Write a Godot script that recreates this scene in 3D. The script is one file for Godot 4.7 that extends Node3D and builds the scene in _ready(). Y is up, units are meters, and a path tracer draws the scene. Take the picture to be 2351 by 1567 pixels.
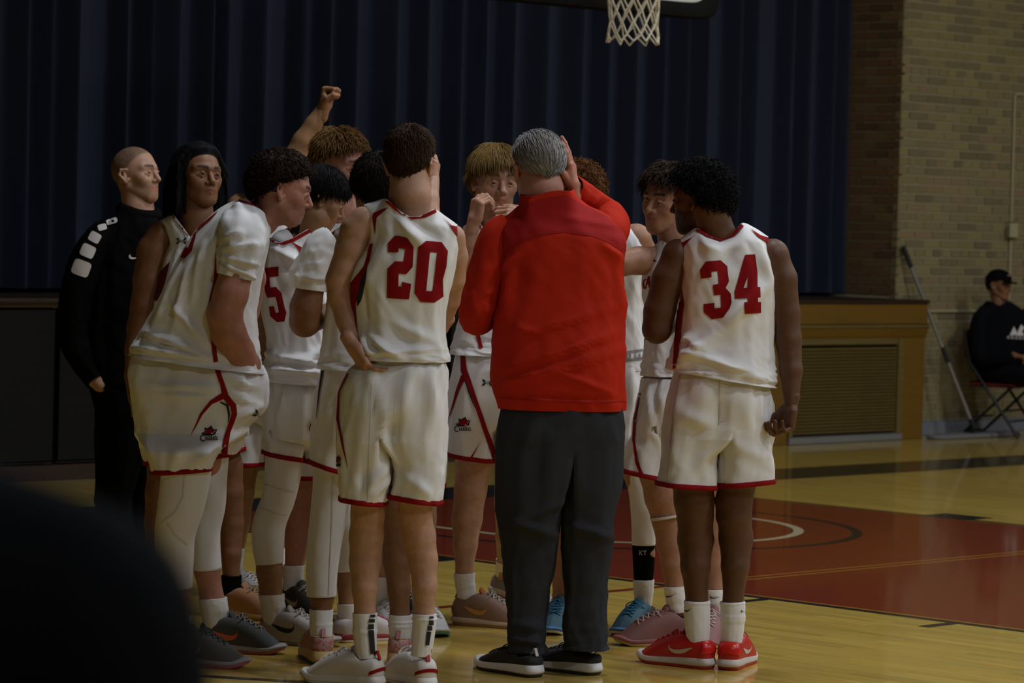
extends Node3D
# A basketball team huddled round its coach on a gym floor, a stage curtain and a brick wall behind.
# Measurements were taken in the 2351 x 1567 frame; at() turns such a reading and a distance into a point of the place.
const W := 2351.0
const H := 1567.0
const F := 7400.0        # focal length in pixels
const EYE := 1.6         # height of the lens
const PITCH := 0.0359
const ROLL := 0.0264
const YAW := 0.7686      # how the court is turned against the line of sight
const STAGE_V := -15.37  # court axes: u runs along the end wall, v away from it into the hall
const BRICK_V := -15.65
const CURTAIN_V := -16.1
const STAGE_H := 1.10

var M := {}
var noise_a := FastNoiseLite.new()
var noise_b := FastNoiseLite.new()
var rng := RandomNumberGenerator.new()
var head_mesh: MB
var cR := cos(ROLL)
var sR := sin(ROLL)
var cP := cos(PITCH)
var sP := sin(PITCH)
var cY := cos(YAW)
var sY := sin(YAW)
var names := {}

class MB:
	var v := PackedVector3Array()
	var n := PackedVector3Array()
	var c := PackedColorArray()
	var uv := PackedVector2Array()
	var i := PackedInt32Array()
	func quad(a: int, b: int, cc: int, d: int) -> void:
		i.append(a); i.append(b); i.append(cc)
		i.append(a); i.append(cc); i.append(d)
	func add(o: MB, t: Transform3D, flip := false) -> void:
		var at := v.size()
		for k in o.v.size():
			v.append(t * o.v[k])
			n.append((t.basis * o.n[k]).normalized())
		if o.c.size():
			while c.size() < at:
				c.append(Color.WHITE)
			c.append_array(o.c)
		elif c.size():
			while c.size() < v.size():
				c.append(Color.WHITE)
		for k in range(0, o.i.size(), 3):
			i.append(at + o.i[k])
			if flip:
				i.append(at + o.i[k + 2]); i.append(at + o.i[k + 1])
			else:
				i.append(at + o.i[k + 1]); i.append(at + o.i[k + 2])
	# adds vertices with a flat or smooth normal worked out later
	func point(p: Vector3, q := Vector2.ZERO) -> int:
		v.append(p)
		uv.append(q)
		return v.size() - 1
	func smooth(from_v := 0, from_i := 0) -> void:
		n.resize(v.size())
		for k in range(from_v, v.size()):
			n[k] = Vector3.ZERO
		for k in range(from_i, i.size(), 3):
			var a := i[k]
			var b := i[k + 1]
			var d := i[k + 2]
			var m := (v[b] - v[a]).cross(v[d] - v[a])
			n[a] += m
			n[b] += m
			n[d] += m
		for k in range(from_v, v.size()):
			n[k] = n[k].normalized() if n[k].length_squared() > 1e-20 else Vector3.UP

# ---- camera geometry ----
func at(px: float, py: float, d: float) -> Vector3:
	var r := ray(px, py)
	return Vector3(r.x * d / r.z, EYE + r.y * d / r.z, -d)

func ray(px: float, py: float) -> Vector3:
	var x := (px - W / 2) / F
	var y := -(py - H / 2) / F
	var yr := x * sR + y * cR
	return Vector3(x * cR - y * sR, yr * cP - sP, yr * sP + cP)

func on_floor(px: float, py: float) -> Vector3:
	var r := ray(px, py)
	var t := -EYE / r.y
	return Vector3(r.x * t, 0, -r.z * t)

func on_wall(px: float, py: float, wall_v: float) -> Vector3:
	var r := ray(px, py)
	var t := wall_v / (r.x * cY - r.z * sY)
	return Vector3(r.x * t, EYE + r.y * t, -r.z * t)

func seen(p: Vector3) -> Vector2:
	var d := -p.z
	var y := (p.y - EYE) / d
	var z := cP - y * sP
	var yr := (y * cP + sP) / z
	var xr := p.x / d / z
	return Vector2(W / 2 + (xr * cR + yr * sR) * F, H / 2 - (yr * cR - xr * sR) * F)

func court(u: float, v: float, y := 0.0) -> Vector3:
	return Vector3(u * sY + v * cY, y, -(u * cY - v * sY))

func u_of(p: Vector3) -> float:
	return p.x * sY - p.z * cY

func v_of(p: Vector3) -> float:
	return p.x * cY + p.z * sY

func court_basis() -> Basis:   # local x along u, y up, z along v
	return Basis(court(1, 0), Vector3.UP, court(0, 1))

# ---- nodes ----
func numbered(called: String) -> String:
	names[called] = names.get(called, -1) + 1
	return called if names[called] == 0 else "%s_%03d" % [called, names[called]]

func tag(o: Node, label: String, category: String, group := "", kind := "") -> void:
	if label: o.set_meta("label", label)
	if category: o.set_meta("category", category)
	if group: o.set_meta("group", group)
	if kind: o.set_meta("kind", kind)

func thing(called: String, label: String, category: String, where := Vector3.ZERO, group := "") -> Node3D:
	var o := Node3D.new()
	o.name = numbered(called)
	add_child(o)
	o.position = where
	tag(o, label, category, group)
	return o

func origin_of(o: Node3D) -> Vector3:
	var p := Vector3.ZERO
	var k: Node = o
	while k is Node3D and k != self:
		p += k.position
		k = k.get_parent()
	return p

# commits a mesh whose points are in the axes of the hall under a parent that is only moved, never turned
func put(mb: MB, called: String, mat: Material, parent: Node3D = self, label := "") -> MeshInstance3D:
	if mb.n.size() != mb.v.size():
		mb.smooth()
	var o := origin_of(parent) if parent != self else Vector3.ZERO
	var a := []
	a.resize(Mesh.ARRAY_MAX)
	var vv := PackedVector3Array()
	vv.resize(mb.v.size())
	for k in mb.v.size():
		vv[k] = mb.v[k] - o
	var ii := PackedInt32Array()
	ii.resize(mb.i.size())
	for k in range(0, mb.i.size(), 3):
		ii[k] = mb.i[k]
		ii[k + 1] = mb.i[k + 2]
		ii[k + 2] = mb.i[k + 1]
	a[Mesh.ARRAY_VERTEX] = vv
	a[Mesh.ARRAY_NORMAL] = mb.n
	a[Mesh.ARRAY_INDEX] = ii
	if mb.uv.size() == vv.size():
		a[Mesh.ARRAY_TEX_UV] = mb.uv
	if mb.c.size() == vv.size():
		a[Mesh.ARRAY_COLOR] = mb.c
	var mesh := ArrayMesh.new()
	mesh.add_surface_from_arrays(Mesh.PRIMITIVE_TRIANGLES, a)
	mesh.surface_set_material(0, mat)
	var node := MeshInstance3D.new()
	node.mesh = mesh
	node.name = numbered(called) if parent == self else called
	parent.add_child(node, true)
	if label: node.set_meta("label", label)
	return node

# ---- simple solids ----
func box(mb: MB, t: Transform3D, size: Vector3, bevel := 0.0) -> void:
	var h := size / 2
	var faces := [[Vector3.RIGHT, Vector3.UP, Vector3.BACK], [Vector3.LEFT, Vector3.UP, Vector3.FORWARD], [Vector3.UP, Vector3.BACK, Vector3.RIGHT], [Vector3.DOWN, Vector3.FORWARD, Vector3.RIGHT], [Vector3.BACK, Vector3.UP, Vector3.LEFT], [Vector3.FORWARD, Vector3.UP, Vector3.RIGHT]]
	if bevel <= 0.0:
		for f in faces:
			var nn: Vector3 = f[0]
			var aa: Vector3 = f[1]
			var bb: Vector3 = nn.cross(aa)
			var s := mb.v.size()
			for q in [[-1, -1], [1, -1], [1, 1], [-1, 1]]:
				mb.v.append(t * ((nn + aa * q[0] + bb * q[1]) * h))
				mb.n.append((t.basis * nn).normalized())
				mb.uv.append(Vector2(q[0], q[1]) * 0.5 + Vector2(0.5, 0.5))
			mb.quad(s, s + 1, s + 2, s + 3)
		return
	# bevelled: the six faces drawn in and the edges and corners joined
	var idx := {}
	for f in faces:
		var nn: Vector3 = f[0]
		var aa: Vector3 = f[1]
		var bb: Vector3 = nn.cross(aa)
		var s := mb.v.size()
		var q4 := [[-1, -1], [1, -1], [1, 1], [-1, 1]]
		for q in q4:
			var corner: Vector3 = nn + aa * q[0] + bb * q[1]
			var p: Vector3 = corner * h - (aa * q[0] + bb * q[1]) * bevel
			mb.v.append(t * p)
			mb.n.append((t.basis * nn).normalized())
			mb.uv.append(Vector2(q[0], q[1]) * 0.5 + Vector2(0.5, 0.5))
			idx[[corner.round(), nn.round()]] = mb.v.size() - 1
		mb.quad(s, s + 1, s + 2, s + 3)
	for ax in 3:
		var e1 := Vector3.ZERO
		e1[ax] = 1
		var e2 := Vector3.ZERO
		e2[(ax + 1) % 3] = 1
		var e3 := Vector3.ZERO
		e3[(ax + 2) % 3] = 1
		for s2 in [-1, 1]:
			for s3 in [-1, 1]:
				var c0: Vector3 = -e1 + e2 * s2 + e3 * s3
				var c1: Vector3 = e1 + e2 * s2 + e3 * s3
				var a0: int = idx[[c0.round(), (e2 * s2).round()]]
				var a1: int = idx[[c1.round(), (e2 * s2).round()]]
				var b0: int = idx[[c0.round(), (e3 * s3).round()]]
				var b1: int = idx[[c1.round(), (e3 * s3).round()]]
				if s2 * s3 > 0: mb.quad(a0, a1, b1, b0)
				else: mb.quad(a0, b0, b1, a1)
	for sx in [-1, 1]:
		for sy in [-1, 1]:
			for sz in [-1, 1]:
				var cc := Vector3(sx, sy, sz)
				var a: int = idx[[cc, Vector3(sx, 0, 0)]]
				var b: int = idx[[cc, Vector3(0, sy, 0)]]
				var d: int = idx[[cc, Vector3(0, 0, sz)]]
				if sx * sy * sz > 0: mb.i.append_array([a, b, d])
				else: mb.i.append_array([a, d, b])

func boxed(a: Vector3, b: Vector3, width: float, depth: float, mb: MB, bevel := 0.0, up := Vector3.UP) -> void:
	var y := (b - a).normalized()
	var x := y.cross(up)
	if x.length() < 0.01:
		x = y.cross(Vector3.RIGHT)
	x = x.normalized()
	box(mb, Transform3D(Basis(x, y, x.cross(y)), (a + b) / 2), Vector3(width, a.distance_to(b), depth), bevel)

func tube(mb: MB, pts: PackedVector3Array, radii: Variant, sides := 8, caps := true) -> void:
	var s := mb.v.size()
	var up := Vector3(0.123, 0.97, 0.21).normalized()
	var count := pts.size()
	for k in count:
		var d := (pts[mini(k + 1, count - 1)] - pts[maxi(k - 1, 0)]).normalized()
		var x := up.cross(d)
		if x.length() < 0.05:
			x = Vector3.RIGHT.cross(d)
		x = x.normalized()
		var y := d.cross(x)
		up = y
		var r: float = radii if radii is float else radii[k]
		for j in sides:
			var a := TAU * j / sides
			var m := x * cos(a) + y * sin(a)
			mb.v.append(pts[k] + m * r)
			mb.n.append(m)
			mb.uv.append(Vector2(float(j) / sides, float(k) / count))
	for k in count - 1:
		for j in sides:
			var j2 := (j + 1) % sides
			mb.quad(s + k * sides + j, s + k * sides + j2, s + (k + 1) * sides + j2, s + (k + 1) * sides + j)
	if caps:
		for e in [0, count - 1]:
			var d := (pts[1] - pts[0]).normalized() * -1.0 if e == 0 else (pts[count - 1] - pts[count - 2]).normalized()
			var c := mb.v.size()
			mb.v.append(pts[e]); mb.n.append(d); mb.uv.append(Vector2.ZERO)
			for j in sides:
				mb.v.append(mb.v[s + e * sides + j]); mb.n.append(d); mb.uv.append(Vector2.ZERO)
			for j in sides:
				if e == 0: mb.i.append_array([c, c + 1 + (j + 1) % sides, c + 1 + j])
				else: mb.i.append_array([c, c + 1 + j, c + 1 + (j + 1) % sides])

func ball(mb: MB, at_p: Vector3, r: Vector3, basis := Basis(), rings := 8, sides := 12) -> void:
	var s := mb.v.size()
	for k in rings + 1:
		var b := PI * k / rings
		for j in sides + 1:
			var a := TAU * j / sides
			var m := Vector3(sin(b) * cos(a), cos(b), sin(b) * sin(a))
			mb.v.append(at_p + basis * (m * r))
			mb.n.append((basis * (m / r)).normalized())
			mb.uv.append(Vector2(float(j) / sides, float(k) / rings))
	for k in rings:
		for j in sides:
			var a := s + k * (sides + 1) + j
			mb.quad(a, a + 1, a + sides + 2, a + sides + 1)

# rows of points, each row going once round; outward is found from the middle of each row
func sheet(mb: MB, rows: Array, closed := true, cap_low := false, cap_high := false) -> void:
	var s := mb.v.size()
	var s_i := mb.i.size()
	var cols: int = rows[0].size()
	for k in rows.size():
		for j in cols:
			mb.v.append(rows[k][j])
			mb.uv.append(Vector2(float(j) / cols, float(k) / rows.size()))
	var last := cols if closed else cols - 1
	for k in rows.size() - 1:
		for j in last:
			var j2 := (j + 1) % cols
			mb.quad(s + k * cols + j, s + k * cols + j2, s + (k + 1) * cols + j2, s + (k + 1) * cols + j)
	for e in 2:
		if (e == 0 and cap_low) or (e == 1 and cap_high):
			var kk := 0 if e == 0 else rows.size() - 1
			var mid := Vector3.ZERO
			for j in cols: mid += rows[kk][j]
			var c := mb.point(mid / cols)
			for j in cols:
				var j2 := (j + 1) % cols
				if e == 0: mb.i.append_array([c, s + kk * cols + j2, s + kk * cols + j])
				else: mb.i.append_array([c, s + kk * cols + j, s + kk * cols + j2])
	if closed:   # turn the faces outwards
		var score := 0.0
		for k in rows.size() - 1:
			var mid := Vector3.ZERO
			for j in cols: mid += rows[k][j]
			mid /= cols
			for j in range(0, cols, 4):
				var a: Vector3 = rows[k][j]
				var m: Vector3 = (rows[k][(j + 1) % cols] - a).cross(rows[k + 1][j] - a)
				score += m.dot(a - mid)
		if score < 0:
			for q in range(s_i, mb.i.size(), 3):
				var hold := mb.i[q + 1]
				mb.i[q + 1] = mb.i[q + 2]
				mb.i[q + 2] = hold
	mb.smooth(s, s_i)

# ---- implicit bodies: tapered bones joined by a smooth minimum, meshed as surface nets ----
# bone: [a, b, ra, rb] a tapered capsule; ["e", centre, radii, basis] an ellipsoid; ["-", centre, radius, k] a hollow
func net(bones: Array, cell: float, k: float) -> MB:
	return net_core(bones, cell, k, 100000, k)

func net_core(bones: Array, cell: float, k_first: float, change_at: int, k_then: float) -> MB:
	var lo := Vector3(1e9, 1e9, 1e9)
	var hi := -lo
	for b in bones:
		if b[0] is String:
			if b[0] == "e":
				var rr: Vector3 = b[2]
				var m := maxf(rr.x, maxf(rr.y, rr.z))
				lo = lo.min(b[1] - Vector3.ONE * m)
				hi = hi.max(b[1] + Vector3.ONE * m)
		else:
			var m2: float = maxf(b[2], b[3])
			lo = lo.min(b[0].min(b[1]) - Vector3.ONE * m2)
			hi = hi.max(b[0].max(b[1]) + Vector3.ONE * m2)
	lo -= Vector3.ONE * cell * 3
	hi += Vector3.ONE * cell * 3
	var nx := int((hi.x - lo.x) / cell) + 2
	var ny := int((hi.y - lo.y) / cell) + 2
	var nz := int((hi.z - lo.z) / cell) + 2
	var d := PackedFloat32Array()
	d.resize(nx * ny * nz)
	d.fill(1.0)
	var nxy := nx * ny
	var k := k_first
	for turn in bones.size():
		var b: Array = bones[turn]
		if turn >= change_at: k = k_then
		var reach := cell * 2.0 + k
		if b[0] is String:
			var c: Vector3 = b[1]
			var hollow: bool = b[0] == "-"
			var r: Vector3 = Vector3.ONE * b[2] if hollow else b[2]
			var inv: Basis = Basis() if hollow or b.size() < 4 else b[3].inverse()
			var m := maxf(r.x, maxf(r.y, r.z)) + reach
			var g0 := ((c - Vector3.ONE * m - lo) / cell).floor().max(Vector3.ZERO)
			var g1 := ((c + Vector3.ONE * m - lo) / cell).ceil().min(Vector3(nx - 1, ny - 1, nz - 1))
			var rk: float = b[3] if hollow else k
			for z in range(int(g0.z), int(g1.z) + 1):
				for y in range(int(g0.y), int(g1.y) + 1):
					var row := z * nxy + y * nx
					for x in range(int(g0.x), int(g1.x) + 1):
						var p := inv * (lo + Vector3(x, y, z) * cell - c)
						var q := p / r
						var k0 := q.length()
						var k1 := (q / r).length()
						var e := k0 * (k0 - 1.0) / k1 if k1 > 1e-6 else -r.x
						var o := d[row + x]
						if hollow:
							var h := clampf(0.5 - 0.5 * (o + e) / rk, 0, 1)
							d[row + x] = lerpf(o, -e, h) + rk * h * (1.0 - h)
						elif o > 0.9:
							d[row + x] = e
						else:
							var h2 := clampf(0.5 + 0.5 * (o - e) / k, 0, 1)
							d[row + x] = lerpf(o, e, h2) - k * h2 * (1.0 - h2)
		else:
			var a: Vector3 = b[0]
			var ra: float = b[2]
			var ab: Vector3 = b[1] - a
			var dr: float = b[3] - ra
			var l2 := maxf(ab.length_squared(), 1e-9)
			var m3 := maxf(ra, b[3]) + reach
			var g2: Vector3 = ((a.min(b[1]) - Vector3.ONE * m3 - lo) / cell).floor().max(Vector3.ZERO)
			var g3: Vector3 = ((a.max(b[1]) + Vector3.ONE * m3 - lo) / cell).ceil().min(Vector3(nx - 1, ny - 1, nz - 1))
			for z in range(int(g2.z), int(g3.z) + 1):
				for y in range(int(g2.y), int(g3.y) + 1):
					var row := z * nxy + y * nx
					var base := lo + Vector3(0, y, z) * cell - a
					for x in range(int(g2.x), int(g3.x) + 1):
						base.x = lo.x + x * cell - a.x
						var t := clampf(base.dot(ab) / l2, 0.0, 1.0)
						var e := (base - ab * t).length() - ra - dr * t
						var o := d[row + x]
						if o > 0.9:
							d[row + x] = e
						elif e - o < k:
							var h := clampf(0.5 + 0.5 * (o - e) / k, 0, 1)
							d[row + x] = lerpf(o, e, h) - k * h * (1.0 - h)
	var mb := MB.new()
	var ids := {}
	var near := cell * 1.8
	var corner := [0, 1, nx, nx + 1, nxy, nxy + 1, nxy + nx, nxy + nx + 1]
	var edges := [[0, 1], [2, 3], [4, 5], [6, 7], [0, 2], [1, 3], [4, 6], [5, 7], [0, 4], [1, 5], [2, 6], [3, 7]]
	var off := [Vector3(0, 0, 0), Vector3(1, 0, 0), Vector3(0, 1, 0), Vector3(1, 1, 0), Vector3(0, 0, 1), Vector3(1, 0, 1), Vector3(0, 1, 1), Vector3(1, 1, 1)]
	var val := PackedFloat32Array()
	val.resize(8)
	for z in nz - 1:
		for y in ny - 1:
			var row := z * nxy + y * nx
			for x in nx - 1:
				var g := row + x
				if absf(d[g]) > near:
					continue
				var neg := 0
				for q in 8:
					val[q] = d[g + corner[q]]
					if val[q] < 0: neg += 1
				if neg == 0 or neg == 8:
					continue
				var sum := Vector3.ZERO
				var count := 0
				for e in edges:
					var d0 := val[e[0]]
					var d1 := val[e[1]]
					if (d0 < 0) != (d1 < 0):
						sum += off[e[0]].lerp(off[e[1]], d0 / (d0 - d1))
						count += 1
				ids[g] = mb.v.size()
				mb.v.append(lo + (Vector3(x, y, z) + sum / count) * cell)
				mb.n.append(Vector3(val[1] + val[3] + val[5] + val[7] - val[0] - val[2] - val[4] - val[6], val[2] + val[3] + val[6] + val[7] - val[0] - val[1] - val[4] - val[5], val[4] + val[5] + val[6] + val[7] - val[0] - val[1] - val[2] - val[3]).normalized())
	for g in ids:
		var d0 := d[g]
		for ax in 3:
			var step: int = [1, nx, nxy][ax]
			var s1: int = [nx, nxy, 1][ax]
			var s2: int = [nxy, 1, nx][ax]
			var d1 := d[g + step]
			if (d0 < 0) == (d1 < 0):
				continue
			var b0 = ids.get(g - s1)
			var c0 = ids.get(g - s1 - s2)
			var e0 = ids.get(g - s2)
			if b0 == null or c0 == null or e0 == null:
				continue
			if d0 < 0: mb.quad(ids[g], b0, c0, e0)
			else: mb.quad(ids[g], e0, c0, b0)
	return mb

# ---- heads, hair and hands ----
func make_head() -> MB:
	var b := [["e", Vector3(0, 0.03, -0.012), Vector3(0.075, 0.088, 0.097)], ["e", Vector3(0, -0.028, 0.026), Vector3(0.06, 0.086, 0.062)]]
	for s in [-1.0, 1.0]:
		b.append([Vector3(0.05 * s, -0.05, -0.005), Vector3(0.018 * s, -0.094, 0.06), 0.02, 0.019])
		b.append([Vector3(0.045 * s, -0.016, 0.052), Vector3(0.04 * s, -0.028, 0.056), 0.02, 0.018])
		b.append([Vector3(0.01 * s, 0.024, 0.082), Vector3(0.045 * s, 0.024, 0.064), 0.0085, 0.0085])
	b.append([Vector3(0, -0.1, 0.064), Vector3(0, -0.098, 0.066), 0.017, 0.017])
	b.append(["e", Vector3(0, -0.062, 0.062), Vector3(0.031, 0.03, 0.026)])
	b.append([Vector3(0, -0.05, -0.028), Vector3(0, -0.1, -0.022), 0.049, 0.042])
	for s in [-1.0, 1.0]:
		b.append(["-", Vector3(0.0315 * s, 0.001, 0.0965), 0.0185, 0.014])
	var fine := [[Vector3(0, 0.014, 0.082), Vector3(0, -0.028, 0.104), 0.0075, 0.0115]]
	for s in [-1.0, 1.0]:
		fine.append([Vector3(0.012 * s, -0.033, 0.091), Vector3(0.013 * s, -0.034, 0.09), 0.0085, 0.0085])
		# lids round the eyeballs
		fine.append([Vector3(0.017 * s, 0.0, 0.0795), Vector3(0.031 * s, 0.0068, 0.0842), 0.0032, 0.0052])
		fine.append([Vector3(0.031 * s, 0.0068, 0.0842), Vector3(0.046 * s, -0.001, 0.0745), 0.0052, 0.0032])
		fine.append([Vector3(0.018 * s, -0.003, 0.079), Vector3(0.031 * s, -0.0088, 0.0805), 0.003, 0.0034])
		fine.append([Vector3(0.031 * s, -0.0088, 0.0805), Vector3(0.045 * s, -0.003, 0.0745), 0.0034, 0.003])
		# ear: rim, lobe and bowl
		fine.append([Vector3(0.071 * s, -0.02, 0.004), Vector3(0.077 * s, -0.03, -0.004), 0.007, 0.0075])
		fine.append([Vector3(0.077 * s, -0.03, -0.004), Vector3(0.087 * s, 0.002, -0.026), 0.0068, 0.0052])
		fine.append([Vector3(0.087 * s, 0.002, -0.026), Vector3(0.086 * s, 0.022, -0.018), 0.0052, 0.0052])
		fine.append([Vector3(0.086 * s, 0.022, -0.018), Vector3(0.075 * s, 0.02, 0.002), 0.0052, 0.0048])
		fine.append([Vector3(0.074 * s, -0.012, -0.008), Vector3(0.075 * s, 0.014, -0.012), 0.0065, 0.006])
	fine.append([Vector3(-0.023, -0.0605, 0.0765), Vector3(-0.004, -0.0565, 0.0865), 0.004, 0.0055])
	fine.append([Vector3(0.023, -0.0605, 0.0765), Vector3(0.004, -0.0565, 0.0865), 0.004, 0.0055])
	fine.append([Vector3(-0.02, -0.067, 0.077), Vector3(0.0, -0.069, 0.085), 0.0045, 0.0065])
	fine.append([Vector3(0.02, -0.067, 0.077), Vector3(0.0, -0.069, 0.085), 0.0045, 0.0065])
	return net_two(b, fine, 0.0028, 0.022, 0.005)

# two sets of bones joined with different softness on one grid
func net_two(b: Array, fine: Array, cell: float, k: float, kf: float) -> MB:
	return net_core(b + fine, cell, k, b.size(), kf)

func hairline(z: float, low: float) -> float:
	if z < -0.03: return lerpf(low, -0.005, clampf((z + 0.1) / 0.07, 0, 1))
	if z < 0.02: return lerpf(-0.005, 0.04, (z + 0.03) / 0.05)
	return lerpf(0.04, 0.082, clampf((z - 0.02) / 0.06, 0, 1))

func head_frame(px: float, py: float, d: float, tall_px: float, yaw: float, pitch: float, roll := 0.0) -> Transform3D:
	var s := tall_px / (F / d) / 0.236
	var bs := Basis(Vector3.UP, deg_to_rad(yaw)) * Basis(Vector3.RIGHT, deg_to_rad(pitch)) * Basis(Vector3.BACK, deg_to_rad(roll))
	return Transform3D(bs * Basis.from_scale(Vector3.ONE * s), at(px, py, d))

func add_head(mb: MB, t: Transform3D, o: Dictionary) -> void:
	var skin: Color = o.skin
	var brow: Color = o.get("brow", Color(0.03, 0.02, 0.015))
	var beard: float = o.get("beard", 0.0)
	var wide: float = o.get("wide", 1.0)
	var jaw: float = o.get("jaw", 1.0)
	var h := MB.new()
	h.i = head_mesh.i
	h.n = head_mesh.n
	for k in head_mesh.v.size():
		var p := head_mesh.v[k]
		var c := skin
		var ax := absf(p.x)
		if p.z > 0.05:
			var lip := exp(-pow((p.y + 0.063) / 0.0095, 2.0) - pow(p.x / 0.026, 4.0)) * smoothstep(0.072, 0.082, p.z)
			c = c.lerp(Color(skin.r * 0.85, skin.g * 0.5, skin.b * 0.5), lip)
			var cheek := exp(-pow((ax - 0.042) / 0.016, 2.0) - pow((p.y + 0.03) / 0.016, 2.0))
			c = c.lerp(Color(skin.r * 0.97, skin.g * 0.72, skin.b * 0.7), cheek * 0.35)
			var by := 0.03 - 60.0 * pow(ax - 0.034, 2.0) * 0.12
			var br := exp(-pow((p.y - by) / 0.0058, 4.0)) * smoothstep(0.008, 0.014, ax) * (1.0 - smoothstep(0.046, 0.055, ax))
			c = c.lerp(brow, br * 0.95)
		if beard > 0.0:
			var m := smoothstep(-0.03, -0.05, p.y + 0.25 * maxf(0.0, 0.05 - p.z) - 0.012) * smoothstep(-0.02, 0.01, p.z) * smoothstep(-0.135, -0.112, p.y)
			var speck := 0.7 + 0.5 * noise_a.get_noise_3d(p.x * 9000, p.y * 9000, p.z * 9000)
			var mouth := exp(-pow((p.y + 0.063) / 0.009, 2.0) - pow(p.x / 0.02, 4.0))
			c = c.lerp(brow, clampf(m * beard * speck, 0, 1) * (1.0 - mouth))
		if o.has("buzz"):
			var over: float = p.y - hairline(p.z, -0.08) - 0.012 * smoothstep(0.0, 0.07, p.z)
			var grain := 0.8 + 0.35 * noise_a.get_noise_3d(p.x * 14000, p.y * 14000, p.z * 14000)
			if absf(p.x) < 0.078: c = c.lerp(o.buzz, clampf(smoothstep(-0.004, 0.016, over) * grain, 0, 1) * 0.8)
		p.x *= wide
		if p.y < -0.04 and p.z > -0.02: p.x *= lerpf(1.0, jaw, smoothstep(-0.04, -0.09, p.y))
		h.v.append(p)
		h.c.append(c)
	mb.add(h, t)
	var gaze: Vector3 = o.get("gaze", Vector3(0, -0.25, 1)).normalized()
	for s in [-1.0, 1.0]:
		var e := MB.new()
		ball(e, Vector3(0.0315 * s * wide, 0.0, 0.0712), Vector3.ONE * 0.0132, Basis(), 14, 18)
		for k in e.v.size():
			var f := (e.v[k] - Vector3(0.0315 * s * wide, 0.0, 0.0712)).normalized().dot(gaze)
			e.c.append(Color(0.01, 0.01, 0.01) if f > 0.955 else (o.get("iris", Color(0.05, 0.03, 0.02)) if f > 0.86 else Color(0.34, 0.3, 0.28)))
		mb.add(e, t)

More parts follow.
